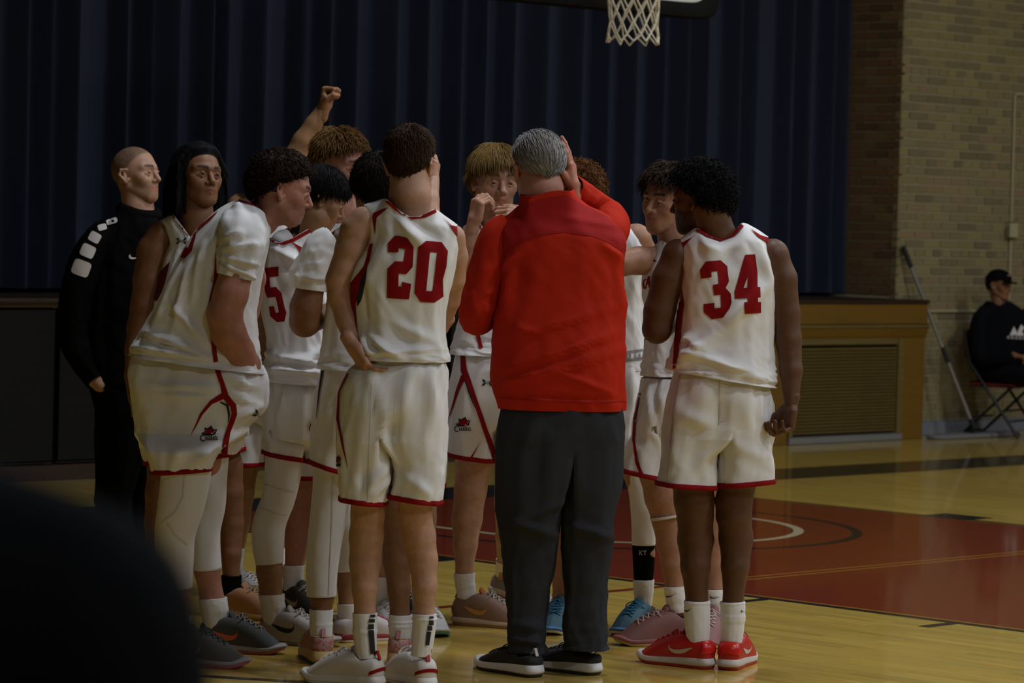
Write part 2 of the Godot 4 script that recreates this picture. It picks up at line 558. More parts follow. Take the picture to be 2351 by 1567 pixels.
# hair: a cap lifted from the scalp and locks growing out of it
func hair(parent: Node3D, t: Transform3D, o: Dictionary, called := "hair") -> MeshInstance3D:
	var style: String = o.style
	var low: float = o.get("low", -0.075)
	var thick: float = o.get("thick", 0.01)
	var lift: float = o.get("front", 0.0)   # raises or lowers the line at the forehead
	var wide: float = o.get("wide", 1.0)
	var mb := MB.new()
	var ids := {}
	var scalp := PackedInt32Array()
	for k in head_mesh.v.size():
		var p := head_mesh.v[k]
		if absf(p.x) > 0.0765 and p.y < 0.03: continue
		var over := p.y - hairline(p.z, low) - lift * smoothstep(0.0, 0.07, p.z)
		if over > 0:
			var nn := head_mesh.n[k]
			var fade := smoothstep(0.0, o.get("fade", 0.025), over)
			var th := 0.0015 + thick * fade
			if style == "flat": th += o.get("top", 0.0) * smoothstep(0.04, 0.1, p.y)
			if o.has("lump"):
				th += thick * fade * o.lump * noise_a.get_noise_3d(p.x * 2600, p.y * 2600, p.z * 2600)
			ids[k] = mb.v.size()
			mb.v.append(Vector3(p.x * wide, p.y, p.z) + nn * th)
			mb.n.append(nn)
			if over > 0.008: scalp.append(k)
	for k in range(0, head_mesh.i.size(), 3):
		if ids.has(head_mesh.i[k]) and ids.has(head_mesh.i[k + 1]) and ids.has(head_mesh.i[k + 2]):
			mb.i.append(ids[head_mesh.i[k]]); mb.i.append(ids[head_mesh.i[k + 1]]); mb.i.append(ids[head_mesh.i[k + 2]])
	mb.uv.clear()
	mb.smooth()
	var r := RandomNumberGenerator.new()
	r.seed = o.get("seed", 5)
	var count: int = o.get("locks", 300)
	var long: float = o.get("long", 0.03)
	var fat: float = o.get("fat", 0.004)
	var lm := MB.new()
	for q in count:
		var k := scalp[r.randi() % scalp.size()]
		var p := head_mesh.v[k]
		p.x *= wide
		var nn := head_mesh.n[k]
		var root: Vector3 = p + nn * thick * 0.4 if style in ["curly", "afro", "long"] else mb.v[ids[k]] - nn * fat * 0.6
		var pts := PackedVector3Array()
		var rad := PackedFloat32Array()
		var ll := long * r.randf_range(0.7, 1.25)
		match style:
			"curly", "afro":
				var side := nn.cross(Vector3(r.randf() - 0.5, r.randf() - 0.5, r.randf() - 0.5)).normalized()
				var side2 := nn.cross(side)
				var turns := r.randf_range(1.0, 1.9)
				var cr: float = o.get("coil", 0.008) * r.randf_range(0.7, 1.3)
				var lean := Vector3(r.randf() - 0.5, r.randf() - 0.5, r.randf() - 0.5) * 0.5
				for m in 9:
					var f := m / 8.0
					var a := TAU * turns * f
					pts.append(root + (nn + lean * f).normalized() * ll * f + (side * (cos(a) - 1.0) + side2 * sin(a)) * cr + Vector3.DOWN * 0.01 * f * f * o.get("sag", 0.3))
					rad.append(fat * (1.0 - 0.45 * f))
			"long" when p.z > 0.04:
				continue
			"long":
				var out := Vector3(nn.x, 0, minf(nn.z, 0.1)).normalized()
				var end_y: float = o.get("end", -0.15) + r.randf_range(-0.035, 0.045)
				var start := p + nn * thick * 0.7
				for m in 9:
					var f := m / 8.0
					var y := lerpf(start.y, minf(end_y, start.y - 0.03), f)
					var bulge: float = sin(minf(f * 1.5, 1.0) * PI * 0.5) * o.get("spread", 0.025)
					var body := maxf(0.0, 0.085 - Vector2(start.x, start.z).length()) * smoothstep(0.0, 0.35, f)
					var q2: Vector3 = start + out * (bulge + body)
					if q2.z > 0.03: q2.z = lerpf(q2.z, 0.02, smoothstep(0.05, 0.5, f))
					q2.x = signf(q2.x if absf(q2.x) > 0.001 else 1.0) * maxf(absf(q2.x), 0.07 * smoothstep(0.1, 0.5, f) * float(p.z > -0.06))
					pts.append(Vector3(q2.x, y, q2.z) + Vector3(sin(f * 9 + q), 0, cos(f * 8 + q * 2.0)) * 0.003)
					rad.append(fat * (1.0 - 0.4 * f))
			_:
				# lying along a flow: from the crown outwards, or combed the way "flow" says
				var flow: Vector3 = o.get("flow", Vector3.ZERO)
				var crown := Vector3(0, 0.12, o.get("crown", -0.05))
				var dir := (p - crown) + flow * 0.1
				if o.has("part"):   # swept to the two sides of a line over the head
					dir = Vector3(signf(p.x - o.part) * 0.8, -0.35, flow.z)
				dir = (dir - nn * dir.dot(nn)).normalized()
				dir = (dir + Vector3(r.randf() - 0.5, r.randf() - 0.5, r.randf() - 0.5) * o.get("mess", 0.5)).normalized()
				var rise: float = o.get("rise", 0.35)
				var pos := root
				var d2 := (dir + nn * rise).normalized()
				var wave: float = o.get("wave", 0.0)
				var sd := d2.cross(nn).normalized()
				for m in 5:
					var f := m / 4.0
					pts.append(pos + sd * sin(f * 7.0 + q) * wave)
					rad.append(fat * (1.0 - 0.75 * f * f))
					pos += d2 * ll / 4.0
					d2 = (d2 - nn * o.get("settle", 0.12) + Vector3.DOWN * o.get("fall", 0.05)).normalized()
		tube(lm, pts, rad, 3, false)
	lm.uv.clear()
	mb.add(lm, Transform3D())
	var out_mb := MB.new()
	out_mb.add(mb, t)
	return put(out_mb, called, o.mat, parent, o.get("label", ""))

# a hand: wrist at the origin, fingers along y, palm facing z; s mirrors it
func hand(curl: Array, thumb: Array, s := 1.0, spread := 0.0) -> MB:
	var b := []
	var xs := [0.03, 0.0105, -0.01, -0.029]
	var ls := [[0.043, 0.026, 0.021], [0.047, 0.03, 0.022], [0.044, 0.028, 0.021], [0.034, 0.021, 0.018]]
	b.append([Vector3(0.0, -0.035, 0), Vector3(0, 0.012, 0), 0.026, 0.025])
	for f in 4:
		b.append([Vector3(xs[f] * 0.55 * s, 0.01, 0.001), Vector3(xs[f] * s, 0.084 - absf(f - 1.2) * 0.004, -0.001), 0.0155, 0.0115])
	b.append([Vector3(0.024 * s, 0.02, 0.01), Vector3(0.03 * s, 0.05, 0.012), 0.016, 0.012])
	b.append([Vector3(-0.022 * s, 0.02, 0.007), Vector3(-0.024 * s, 0.06, 0.006), 0.014, 0.011])
	var fine := []
	for f in 4:
		var p := Vector3(xs[f] * s, 0.086 - absf(f - 1.2) * 0.004, 0)
		var a := 0.0
		var r := [0.0098, 0.0102, 0.0096, 0.0084][f] as float
		var cu = curl[f]
		for j in 3:
			a += deg_to_rad(cu[j])
			var sp := spread * (1.2 - f) * 0.12
			var q: Vector3 = p + Vector3(sin(sp) * s, cos(a), sin(a)).normalized() * ls[f][j]
			fine.append([p, q, r * (1.0 - 0.07 * j), r * (0.93 - 0.07 * j)])
			p = q
	var tp := Vector3(0.026 * s, 0.022, 0.01)
	for j in 3:
		var q2: Vector3 = tp + Vector3(thumb[j].x * s, thumb[j].y, thumb[j].z).normalized() * [0.036, 0.031, 0.026][j]
		fine.append([tp, q2, [0.014, 0.0115, 0.0105][j], [0.0115, 0.0105, 0.009][j]])
		tp = q2
	return net_two(b, fine, 0.0034, 0.012, 0.004)

# ---- bodies ----
func px_m(px: float, d: float) -> float:
	return px * d / F

func bones_of(chain: Array) -> Array:
	var out := []
	for k in chain.size() - 1:
		var a: Array = chain[k]
		var b: Array = chain[k + 1]
		out.append([at(a[0], a[1], a[2]), at(b[0], b[1], b[2]), px_m(a[3] - 1.2, a[2]), px_m(b[3] - 1.2, b[2])])
	return out

# chains of [px, py, distance, radius in px]; one continuous skin, head and hands added to it
func body(root: Node3D, chains: Array, skin: Color, heads: Array, hands: Array, cell := 0.012, called := "body") -> MeshInstance3D:
	var b := []
	for c in chains:
		b.append_array(bones_of(c))
	var mb := net(b, cell, 0.014)
	for k in mb.v.size():
		mb.c.append(skin)
	for h in heads:
		add_head(mb, h[0], h[1])
	for h in hands:
		var hm: MB = h[0]
		hm.c.clear()
		for k in hm.v.size():
			hm.c.append(Color(skin.r, skin.g * 0.94, skin.b * 0.92))
		mb.add(hm, h[1])
	mb.uv.clear()
	return put(mb, called, M.skin, root)

# places a hand: wrist point, where the fingers point, where the palm faces
func hand_at(wrist: Vector3, fingers: Vector3, palm: Vector3, size := 1.0) -> Transform3D:
	var y := fingers.normalized()
	var z := (palm - y * palm.dot(y)).normalized()
	return Transform3D(Basis(y.cross(z), y, z) * Basis.from_scale(Vector3.ONE * size), wrist)

# ---- clothes ----
class Cloth:
	var mb: MB
	var node: MeshInstance3D
	var p2 := PackedVector2Array()
	var bins := {}

func spline(keys: Array, rows: int) -> Array:
	var out := []
	var n := keys.size()
	for k in rows:
		var f := float(k) / (rows - 1) * (n - 1)
		var q := mini(int(f), n - 2)
		var t := f - q
		var a: Array = keys[maxi(q - 1, 0)]
		var b: Array = keys[q]
		var c: Array = keys[q + 1]
		var d: Array = keys[mini(q + 2, n - 1)]
		var r := []
		for j in b.size():
			var m0: float = (c[j] - a[j]) * 0.5
			var m1: float = (d[j] - b[j]) * 0.5
			var t2 := t * t
			var t3 := t2 * t
			r.append((2 * t3 - 3 * t2 + 1) * b[j] + (t3 - 2 * t2 + t) * m0 + (-2 * t3 + 3 * t2) * c[j] + (t3 - t2) * m1)
		out.append(r)
	return out

func full(keys: Array) -> Array:   # [xl, yl, xr, yr, half depth, distance shift]
	var out := []
	for k in keys:
		var r: Array = k.duplicate()
		if r.size() < 5: r.append(0.11)
		if r.size() < 6: r.append(0.0)
		out.append(r)
	return out

func sup(x: float, e: float) -> float:
	return signf(x) * pow(absf(x), 2.0 / e)

# creases measured on the cloth: [x1, y1, x2, y2, half width px, height m]
func crease(q: Vector2, folds: Array) -> float:
	var s := 0.0
	for f in folds:
		var a := Vector2(f[0], f[1])
		var ab := Vector2(f[2], f[3]) - a
		var t := clampf((q - a).dot(ab) / ab.length_squared(), 0, 1)
		var g := (q - a - ab * t).length() / float(f[4])
		if g < 2.5: s += f[5] * 2.7 * exp(-g * g) * sin(PI * clampf(0.08 + t * 0.84, 0, 1))
	return s

func drape(o: Dictionary, ring: float, angle: float, height: float, low: float, seed_v: float) -> float:
	# ring: radius the angle is laid out on, so that the cloth closes on itself without a step
	var a: float = o.get("amp", 0.006) * 2.3
	var x := cos(angle) * ring
	var z := sin(angle) * ring
	var fx: float = o.get("fx", 900.0)
	var s := a * noise_a.get_noise_3d(x * fx, height * o.get("fy", 260.0) + seed_v, z * fx)
	s += a * 0.28 * noise_b.get_noise_3d(x * 2000.0 + height * 900.0, height * 900.0 - x * 500.0 + seed_v, z * 2000.0)
	if o.has("bunch"):
		var w := exp(-pow(low / o.get("bunch_h", 0.07), 2.0))
		s += o.bunch * w * (1.5 - absf(noise_b.get_noise_3d(x * 420.0, height * 2600.0 + seed_v, z * 420.0)) * 2.2)
	return s

func cloth(root: Node3D, mb: MB, called: String, mat: Material, label := "") -> Cloth:
	var g := Cloth.new()
	g.mb = mb
	g.node = put(mb, called, mat, root, label)
	return g

func fill_bins(g: Cloth) -> void:
	g.p2.resize(g.mb.v.size())
	for k in g.mb.v.size():
		g.p2[k] = seen(g.mb.v[k])
	for k in range(0, g.mb.i.size(), 3):
		var a := g.p2[g.mb.i[k]]
		var b := g.p2[g.mb.i[k + 1]]
		var c := g.p2[g.mb.i[k + 2]]
		var lo := a.min(b).min(c) / 16.0
		var hi := a.max(b).max(c) / 16.0
		for y in range(int(floorf(lo.y)), int(floorf(hi.y)) + 1):
			for x in range(int(floorf(lo.x)), int(floorf(hi.x)) + 1):
				var key := y * 1000 + x
				if not g.bins.has(key): g.bins[key] = []
				g.bins[key].append(k)

func hit(g: Cloth, q: Vector2) -> Array:
	var best := []
	var near := 1e9
	for k in g.bins.get(int(floorf(q.y / 16.0)) * 1000 + int(floorf(q.x / 16.0)), []):
		var ia := g.mb.i[k]
		var ib := g.mb.i[k + 1]
		var ic := g.mb.i[k + 2]
		var a := g.p2[ia]
		var e1 := g.p2[ib] - a
		var e2 := g.p2[ic] - a
		var den := e1.cross(e2)
		if absf(den) < 1e-9: continue
		var d := q - a
		var s := d.cross(e2) / den
		var t := e1.cross(d) / den
		if s < -0.001 or t < -0.001 or s + t > 1.001: continue
		var p := g.mb.v[ia] * (1 - s - t) + g.mb.v[ib] * s + g.mb.v[ic] * t
		if -p.z < near:
			near = -p.z
			best = [p, (g.mb.n[ia] * (1 - s - t) + g.mb.n[ib] * s + g.mb.n[ic] * t).normalized()]
	return best

# print or sewn-on trim lying on a cloth: outlines (and holes) are laid on its surface
func patch(g: Cloth, shapes: Array, called: String, mat: Material, holes := [], lift := 0.004, step := 6.0, label := "") -> void:
	if g.bins.is_empty(): fill_bins(g)
	var mb := MB.new()
	for poly in shapes:
		var pg := PackedVector2Array(poly)
		var lo := pg[0]
		var hi := pg[0]
		for q in pg:
			lo = lo.min(q)
			hi = hi.max(q)
		var y := floorf(lo.y / step) * step
		while y < hi.y:
			var x := floorf(lo.x / step) * step
			while x < hi.x:
				var cellp := PackedVector2Array([Vector2(x, y), Vector2(x + step, y), Vector2(x + step, y + step), Vector2(x, y + step)])
				var bits := Geometry2D.intersect_polygons(pg, cellp)
				for ho in holes:
					var left := []
					for bt in bits: left.append_array(Geometry2D.clip_polygons(bt, PackedVector2Array(ho)))
					bits.assign(left)
				for bt in bits:
					var tri := Geometry2D.triangulate_polygon(bt)
					if tri.is_empty(): continue
					var idx := []
					for q in bt:
						var h := hit(g, q)
						if h.is_empty():
							idx.append(-1)
						else:
							var nn: Vector3 = h[1]
							if nn.z < 0: nn = -nn
							idx.append(mb.v.size())
							mb.v.append(h[0] + nn * lift)
							mb.n.append(nn)
					for k in range(0, tri.size(), 3):
						var a: int = idx[tri[k]]
						var b: int = idx[tri[k + 1]]
						var c: int = idx[tri[k + 2]]
						if a < 0 or b < 0 or c < 0: continue
						var m := (mb.v[b] - mb.v[a]).cross(mb.v[c] - mb.v[a])
						if m.dot(mb.n[a]) >= 0: mb.i.append_array([a, b, c])
						else: mb.i.append_array([a, c, b])
				x += step
			y += step
	if mb.i.size(): put(mb, called, mat, g.node, label)

func stroke(pts: Array, width: Variant) -> Array:   # outline of a line drawn with a pen; width may change along it
	var up := []
	var down := []
	for k in pts.size():
		var a: Vector2 = pts[maxi(k - 1, 0)]
		var b: Vector2 = pts[mini(k + 1, pts.size() - 1)]
		var m := (b - a).normalized().orthogonal()
		var w: float = width if width is float else width[k]
		up.append(pts[k] + m * w / 2)
		down.push_front(pts[k] - m * w / 2)
	return up + down

func v2(flat: Array) -> Array:
	var out := []
	for k in range(0, flat.size(), 2): out.append(Vector2(flat[k], flat[k + 1]))
	return out

func curve_y(c: Array, x: float) -> float:
	if x <= c[0].x: return c[0].y
	for k in c.size() - 1:
		if x <= c[k + 1].x: return lerpf(c[k].y, c[k + 1].y, (x - c[k].x) / (c[k + 1].x - c[k].x))
	return c[-1].y

func smooth_curve(c: Array) -> Array:
	var rows := []
	for p in c: rows.append([p.x, p.y])
	var out := []
	for r in spline(rows, c.size() * 6): out.append(Vector2(r[0], r[1]))
	return out

# a vest, shirt or jacket body: rings from hem to shoulder, cut above by the line of the shoulders and the neck
func shirt(root: Node3D, called: String, keys: Array, top: Array, neck: Array, d: float, mat: Material, o := {}) -> Cloth:
	var rows: int = o.get("rows", 70)
	var cols: int = o.get("cols", 88)
	var ks := spline(full(keys), 60)
	var near_top := smooth_curve(v2(top))
	var far_top := smooth_curve(v2(o.far_top)) if o.has("far_top") else near_top
	var e: float = o.get("e", 2.3)
	var folds: Array = o.get("folds", [])
	var seed_v: float = o.get("seed", 1.0) * 37.0
	var grid := []
	var low := at((ks[0][0] + ks[0][2]) / 2, (ks[0][1] + ks[0][3]) / 2, d).y
	for k in rows: grid.append(PackedVector3Array())
	for j in cols:
		var th := TAU * j / cols
		var ct := sup(cos(th), e)
		var st := sup(sin(th), e)
		var line: Array = near_top if st >= 0 else far_top
		var tt := 1.0
		for q in 60:
			var r: Array = ks[59 - q]
			var x := lerpf(r[0], r[2], ct * 0.5 + 0.5)
			var y := lerpf(r[1], r[3], ct * 0.5 + 0.5)
			var over := y - curve_y(line, x)
			if over >= 0:
				tt = (59 - q) / 59.0
				if q > 0:
					var r2: Array = ks[60 - q]
					var over2: float = lerpf(r2[1], r2[3], ct * 0.5 + 0.5) - curve_y(line, lerpf(r2[0], r2[2], ct * 0.5 + 0.5))
					tt += over / maxf(over - over2, 1e-3) / 59.0
				break
		for k in rows:
			var s := float(k) / (rows - 1)
			s = 1.0 - pow(1.0 - s, 1.15)
			var t := s * tt
			var f := t * 59.0
			var q2 := mini(int(f), 58)
			var w := f - q2
			var r: Array = ks[q2]
			var r2: Array = ks[q2 + 1]
			var dd: float = d + lerpf(r[5], r2[5], w)
			var a := at(lerpf(r[0], r2[0], w), lerpf(r[1], r2[1], w), dd)
			var b := at(lerpf(r[2], r2[2], w), lerpf(r[3], r2[3], w), dd)
			var half: float = lerpf(r[4], r2[4], w)
			var xpx := lerpf(lerpf(r[0], r2[0], w), lerpf(r[2], r2[2], w), ct * 0.5 + 0.5)
			var open := smoothstep(neck[0] - 14.0, neck[0] + 4.0, xpx) * (1.0 - smoothstep(neck[1] - 4.0, neck[1] + 14.0, xpx))
			var zone: float = o.get("round", 0.14)
			var rim := clampf((t - (tt - zone)) / zone, 0, 1)
			half *= lerpf(sqrt(maxf(0.0, 1.0 - rim * rim)), 1.0, open)
			var c := (a + b) * 0.5
			var p := c + (b - a) * 0.5 * ct + Vector3(0, 0, 1) * half * st
			var outw := ((b - a).normalized() * ct + Vector3(0, 0, 1) * st).normalized()
			var dsp := drape(o, 0.17, th, p.y, p.y - low, seed_v) * (1.0 - 0.8 * rim)
			if st > 0 and folds.size(): dsp += crease(seen(p), folds) * smoothstep(0.0, 0.35, st)
			grid[k].append(p + outw * dsp)
	var mb := MB.new()
	sheet(mb, grid, true)
	return cloth(root, mb, called, mat, o.get("label", ""))

# trousers or shorts: rings round the hips, then two legs; leg_a is the half from the front by the near or right-hand side round to the back
func legs_cloth(root: Node3D, called: String, hips: Array, leg_a: Array, leg_b: Array, d: float, facing: float, mat: Material, o := {}) -> Cloth:
	var n := 72
	var half_n := n / 2
	var inner := 18
	var tf := PI / 2 - deg_to_rad(facing)
	var e: float = o.get("e", 2.4)
	var seed_v: float = o.get("seed", 1.0) * 53.0
	var folds: Array = o.get("folds", [])
	var mb := MB.new()
	var hip_rows: int = o.get("hip_rows", 22)
	var leg_rows: int = o.get("leg_rows", 30)
	var hr := spline(full(hips), hip_rows)
	for k in hip_rows:
		for j in n:
			var th := tf + TAU * j / n
			mb.point(ring_at(hr[k], d, th, e, o, folds, seed_v, 0.17, 1.0 - float(k) / hip_rows), Vector2(float(j) / n, 0))
	for k in hip_rows - 1:
		for j in n:
			mb.quad(k * n + j, k * n + (j + 1) % n, (k + 1) * n + (j + 1) % n, (k + 1) * n + j)
	var hems := []
	for side in 2:
		var lr := spline(full(leg_a if side == 0 else leg_b), leg_rows)
		var m := half_n + 1 + inner
		var prev := PackedInt32Array()
		for j in half_n + 1:
			prev.append((hip_rows - 1) * n + (j + side * half_n) % n)
		var back := mb.v[prev[half_n]]
		var front := mb.v[prev[0]]
		for j in inner:
			var f := float(j + 1) / (inner + 1)
			prev.append(mb.point(back.lerp(front, f) + Vector3.DOWN * 0.012 * sin(f * PI)))
		var row_pts := []
		var from_pts := PackedVector3Array()
		for j in m: from_pts.append(mb.v[prev[j]])
		for k in leg_rows:
			var part: float = smoothstep(0.0, o.get("part", 0.5), (k + 1.0) / leg_rows)
			var cur := PackedInt32Array()
			row_pts = []
			for j in m:
				var th: float
				var t0 := tf + PI * side
				if j <= half_n: th = lerpf(t0 - 0.55, t0 + PI + 0.55, float(j) / half_n)
				else: th = lerpf(t0 + PI + 0.55, t0 + TAU - 0.55, float(j - half_n) / (inner + 1))
				var p := ring_at(lr[k], d, th, e, o, folds, seed_v + side * 17.0, 0.1, 0.0, float(k) / leg_rows)
				if part < 1.0:
					var q0 := Vector3(from_pts[j].x, p.y, from_pts[j].z)
					if j > half_n: q0 = q0.lerp(p, 0.35)
					p = q0.lerp(p, part)
				row_pts.append(p)
				cur.append(mb.point(p, Vector2(float(j) / m, 1)))
			for j in m:
				mb.quad(prev[j], prev[(j + 1) % m], cur[(j + 1) % m], cur[j])
			prev = cur
		# closed under the hem
		var mid := Vector3.ZERO
		for p in row_pts: mid += p
		var c := mb.point(mid / m + Vector3.UP * 0.01)
		var ring0 := PackedInt32Array()
		for p in row_pts: ring0.append(mb.point(p))
		for j in m: mb.i.append_array([c, ring0[j], ring0[(j + 1) % m]])
		hems.append(row_pts)
	# faces were laid with the rows going down
	var mid_hip := Vector3.ZERO
	for j in n: mid_hip += mb.v[j]
	mid_hip /= n
	var nn := (mb.v[1] - mb.v[0]).cross(mb.v[n] - mb.v[0])
	if nn.dot(mb.v[0] - mid_hip) < 0:
		for q in range(0, mb.i.size(), 3):
			var hold := mb.i[q + 1]
			mb.i[q + 1] = mb.i[q + 2]
			mb.i[q + 2] = hold
	var g := cloth(root, mb, called, mat, o.get("label", ""))
	if o.has("hem"):
		for side in 2:
			var mid := Vector3.ZERO
			for p in hems[side]: mid += p
			mid /= hems[side].size()
			var rows := []
			for lv in [[-0.0015, -0.004], [0.0, 0.0035], [0.006, 0.0042], [o.get("hem_h", 0.016), 0.0035], [o.get("hem_h", 0.016) + 0.001, -0.003]]:
				var row := PackedVector3Array()
				for p in hems[side]:
					var ou: Vector3 = p - mid
					ou.y = 0
					row.append(p + Vector3.UP * lv[0] + ou.normalized() * lv[1])
				rows.append(row)
			var hb := MB.new()
			sheet(hb, rows, true)
			put(hb, "hem_trim", o.hem, g.node)
	return g

func ring_at(r: Array, d: float, th: float, e: float, o: Dictionary, folds: Array, seed_v: float, around: float, waist := 0.0, down := 0.0) -> Vector3:
	var dd: float = d + r[5]
	var a := at(r[0], r[1], dd)
	var b := at(r[2], r[3], dd)
	var ct := sup(cos(th), e)
	var st := sup(sin(th), e)
	var p := (a + b) * 0.5 + (b - a) * 0.5 * ct + Vector3(0, 0, 1) * float(r[4]) * st
	if o.has("hem_wave"):
		p.y += o.hem_wave * down * down * -maxf(0.0, st)
	var outw := ((b - a).normalized() * ct + Vector3(0, 0, 1) * st).normalized()
	var dsp := drape(o, around, th, p.y, 1.0, seed_v)
	if o.get("gather", 0.0) > 0.0 and waist > 0.78:
		dsp += o.gather * sin(th * 46.0) * smoothstep(0.78, 0.9, waist)
	if o.has("ankle"):
		dsp += o.ankle * smoothstep(0.72, 1.0, down) * noise_b.get_noise_3d(cos(th) * 50.0, p.y * 2600.0 + seed_v, sin(th) * 50.0)
	if st > 0 and folds.size(): dsp += crease(seen(p), folds) * smoothstep(0.0, 0.35, st)
	return p + outw * dsp

# a tube round a limb: sleeve, legging or sock; chain of [px, py, distance, radius px]
func limb_cloth(root: Node3D, called: String, chain: Array, mat: Material, o := {}) -> Cloth:
	var rows: int = o.get("rows", 30)
	var cols: int = o.get("cols", 40)
	var ks := spline(chain, rows)
	var pts := PackedVector3Array()
	for r in ks: pts.append(at(r[0], r[1], r[2]))
	var grid := []
	var flat: float = o.get("flat", 1.0)
	var seed_v: float = o.get("seed", 1.0) * 71.0
	var folds: Array = o.get("folds", [])
	var side := Vector3.ZERO
	var total := 0.0
	for k in rows:
		var dir := (pts[mini(k + 1, rows - 1)] - pts[maxi(k - 1, 0)]).normalized()
		if o.has("level"): dir = dir.lerp(Vector3.DOWN, o.level).normalized()
		var x := dir.cross(Vector3(0, 0, 1))
		if x.length() < 0.2: x = dir.cross(Vector3.RIGHT)
		if k > 0 and x.dot(side) < 0: x = -x
		side = x.normalized()
		var z := side.cross(dir).normalized()
		if z.z < 0: z = -z
		if k > 0: total += pts[k].distance_to(pts[k - 1])
		var row := PackedVector3Array()
		var rad := px_m(ks[k][3] + (1.6 if called == "legging" else 0.0), ks[k][2])
		for j in cols:
			var th := TAU * j / cols
			var m := side * cos(th) + z * sin(th) * flat
			var p := pts[k] + m * rad
			var dsp := drape(o, 0.06, th, total, total, seed_v)
			if o.has("rib"): dsp += o.rib * sin(th * o.get("ribs", 20.0))
			if o.has("rings"):
				for rg in o.rings: dsp += rg[1] * exp(-pow((float(k) / rows - rg[0]) / 0.03, 2.0))
			if o.has("slouch"):
				dsp += o.slouch * noise_b.get_noise_3d(cos(th) * 50.0, total * 3000.0 + seed_v, sin(th) * 50.0)
			if folds.size() and sin(th) > -0.2: dsp += crease(seen(p), folds)
			row.append(p + m.normalized() * dsp)
		grid.append(row)
	# turned-in edges give the cloth an edge
	for e in [0, -1]:
		var row := PackedVector3Array()
		var mid := Vector3.ZERO
		for p in grid[e]: mid += p
		mid /= cols
		for p in grid[e]: row.append(p.lerp(mid, 0.12))
		if e == 0: grid.push_front(row)
		else: grid.append(row)
	var mb := MB.new()
	sheet(mb, grid, true)
	return cloth(root, mb, called, mat, o.get("label", ""))

# ---- shoes ----
var foot_q := [0.0, 0.03, 0.08, 0.2, 0.4, 0.6, 0.75, 0.88, 0.96, 1.0]
var foot_w := [0.0, 0.03, 0.037, 0.041, 0.041, 0.049, 0.053, 0.046, 0.029, 0.0]

func foot_half(q: float) -> float:
	for k in 9:
		if q <= foot_q[k + 1]: return lerpf(foot_w[k], foot_w[k + 1], (q - foot_q[k]) / (foot_q[k + 1] - foot_q[k]))
	return 0.0

func foot_ring(phi: float, l: float, grow := 1.0) -> Vector3:   # phi 0 at the heel, PI at the toe
	var q := 0.5 - 0.5 * cos(phi)
	var w := foot_half(q) * l / 0.3 * grow
	if q < 0.08: w = 0.037 * l / 0.3 * grow * sqrt(clampf(1.0 - pow(1.0 - q / 0.08, 2.0), 0, 1))
	return Vector3(w * (1.0 if phi < PI else -1.0), 0, (q - 0.5) * l * grow + 0.5 * l)

# the same, placed by the ankle: measured column, distance
func shod(root: Node3D, px: float, d: float, yaw: float, l: float, o: Dictionary, pitch := 0.0) -> MeshInstance3D:
	var a := at(px, 1480, d)
	a.y = 0
	return shoe(root, a - Vector3(sin(deg_to_rad(yaw)), 0, cos(deg_to_rad(yaw))) * 0.2 * l, yaw, l, o, pitch)

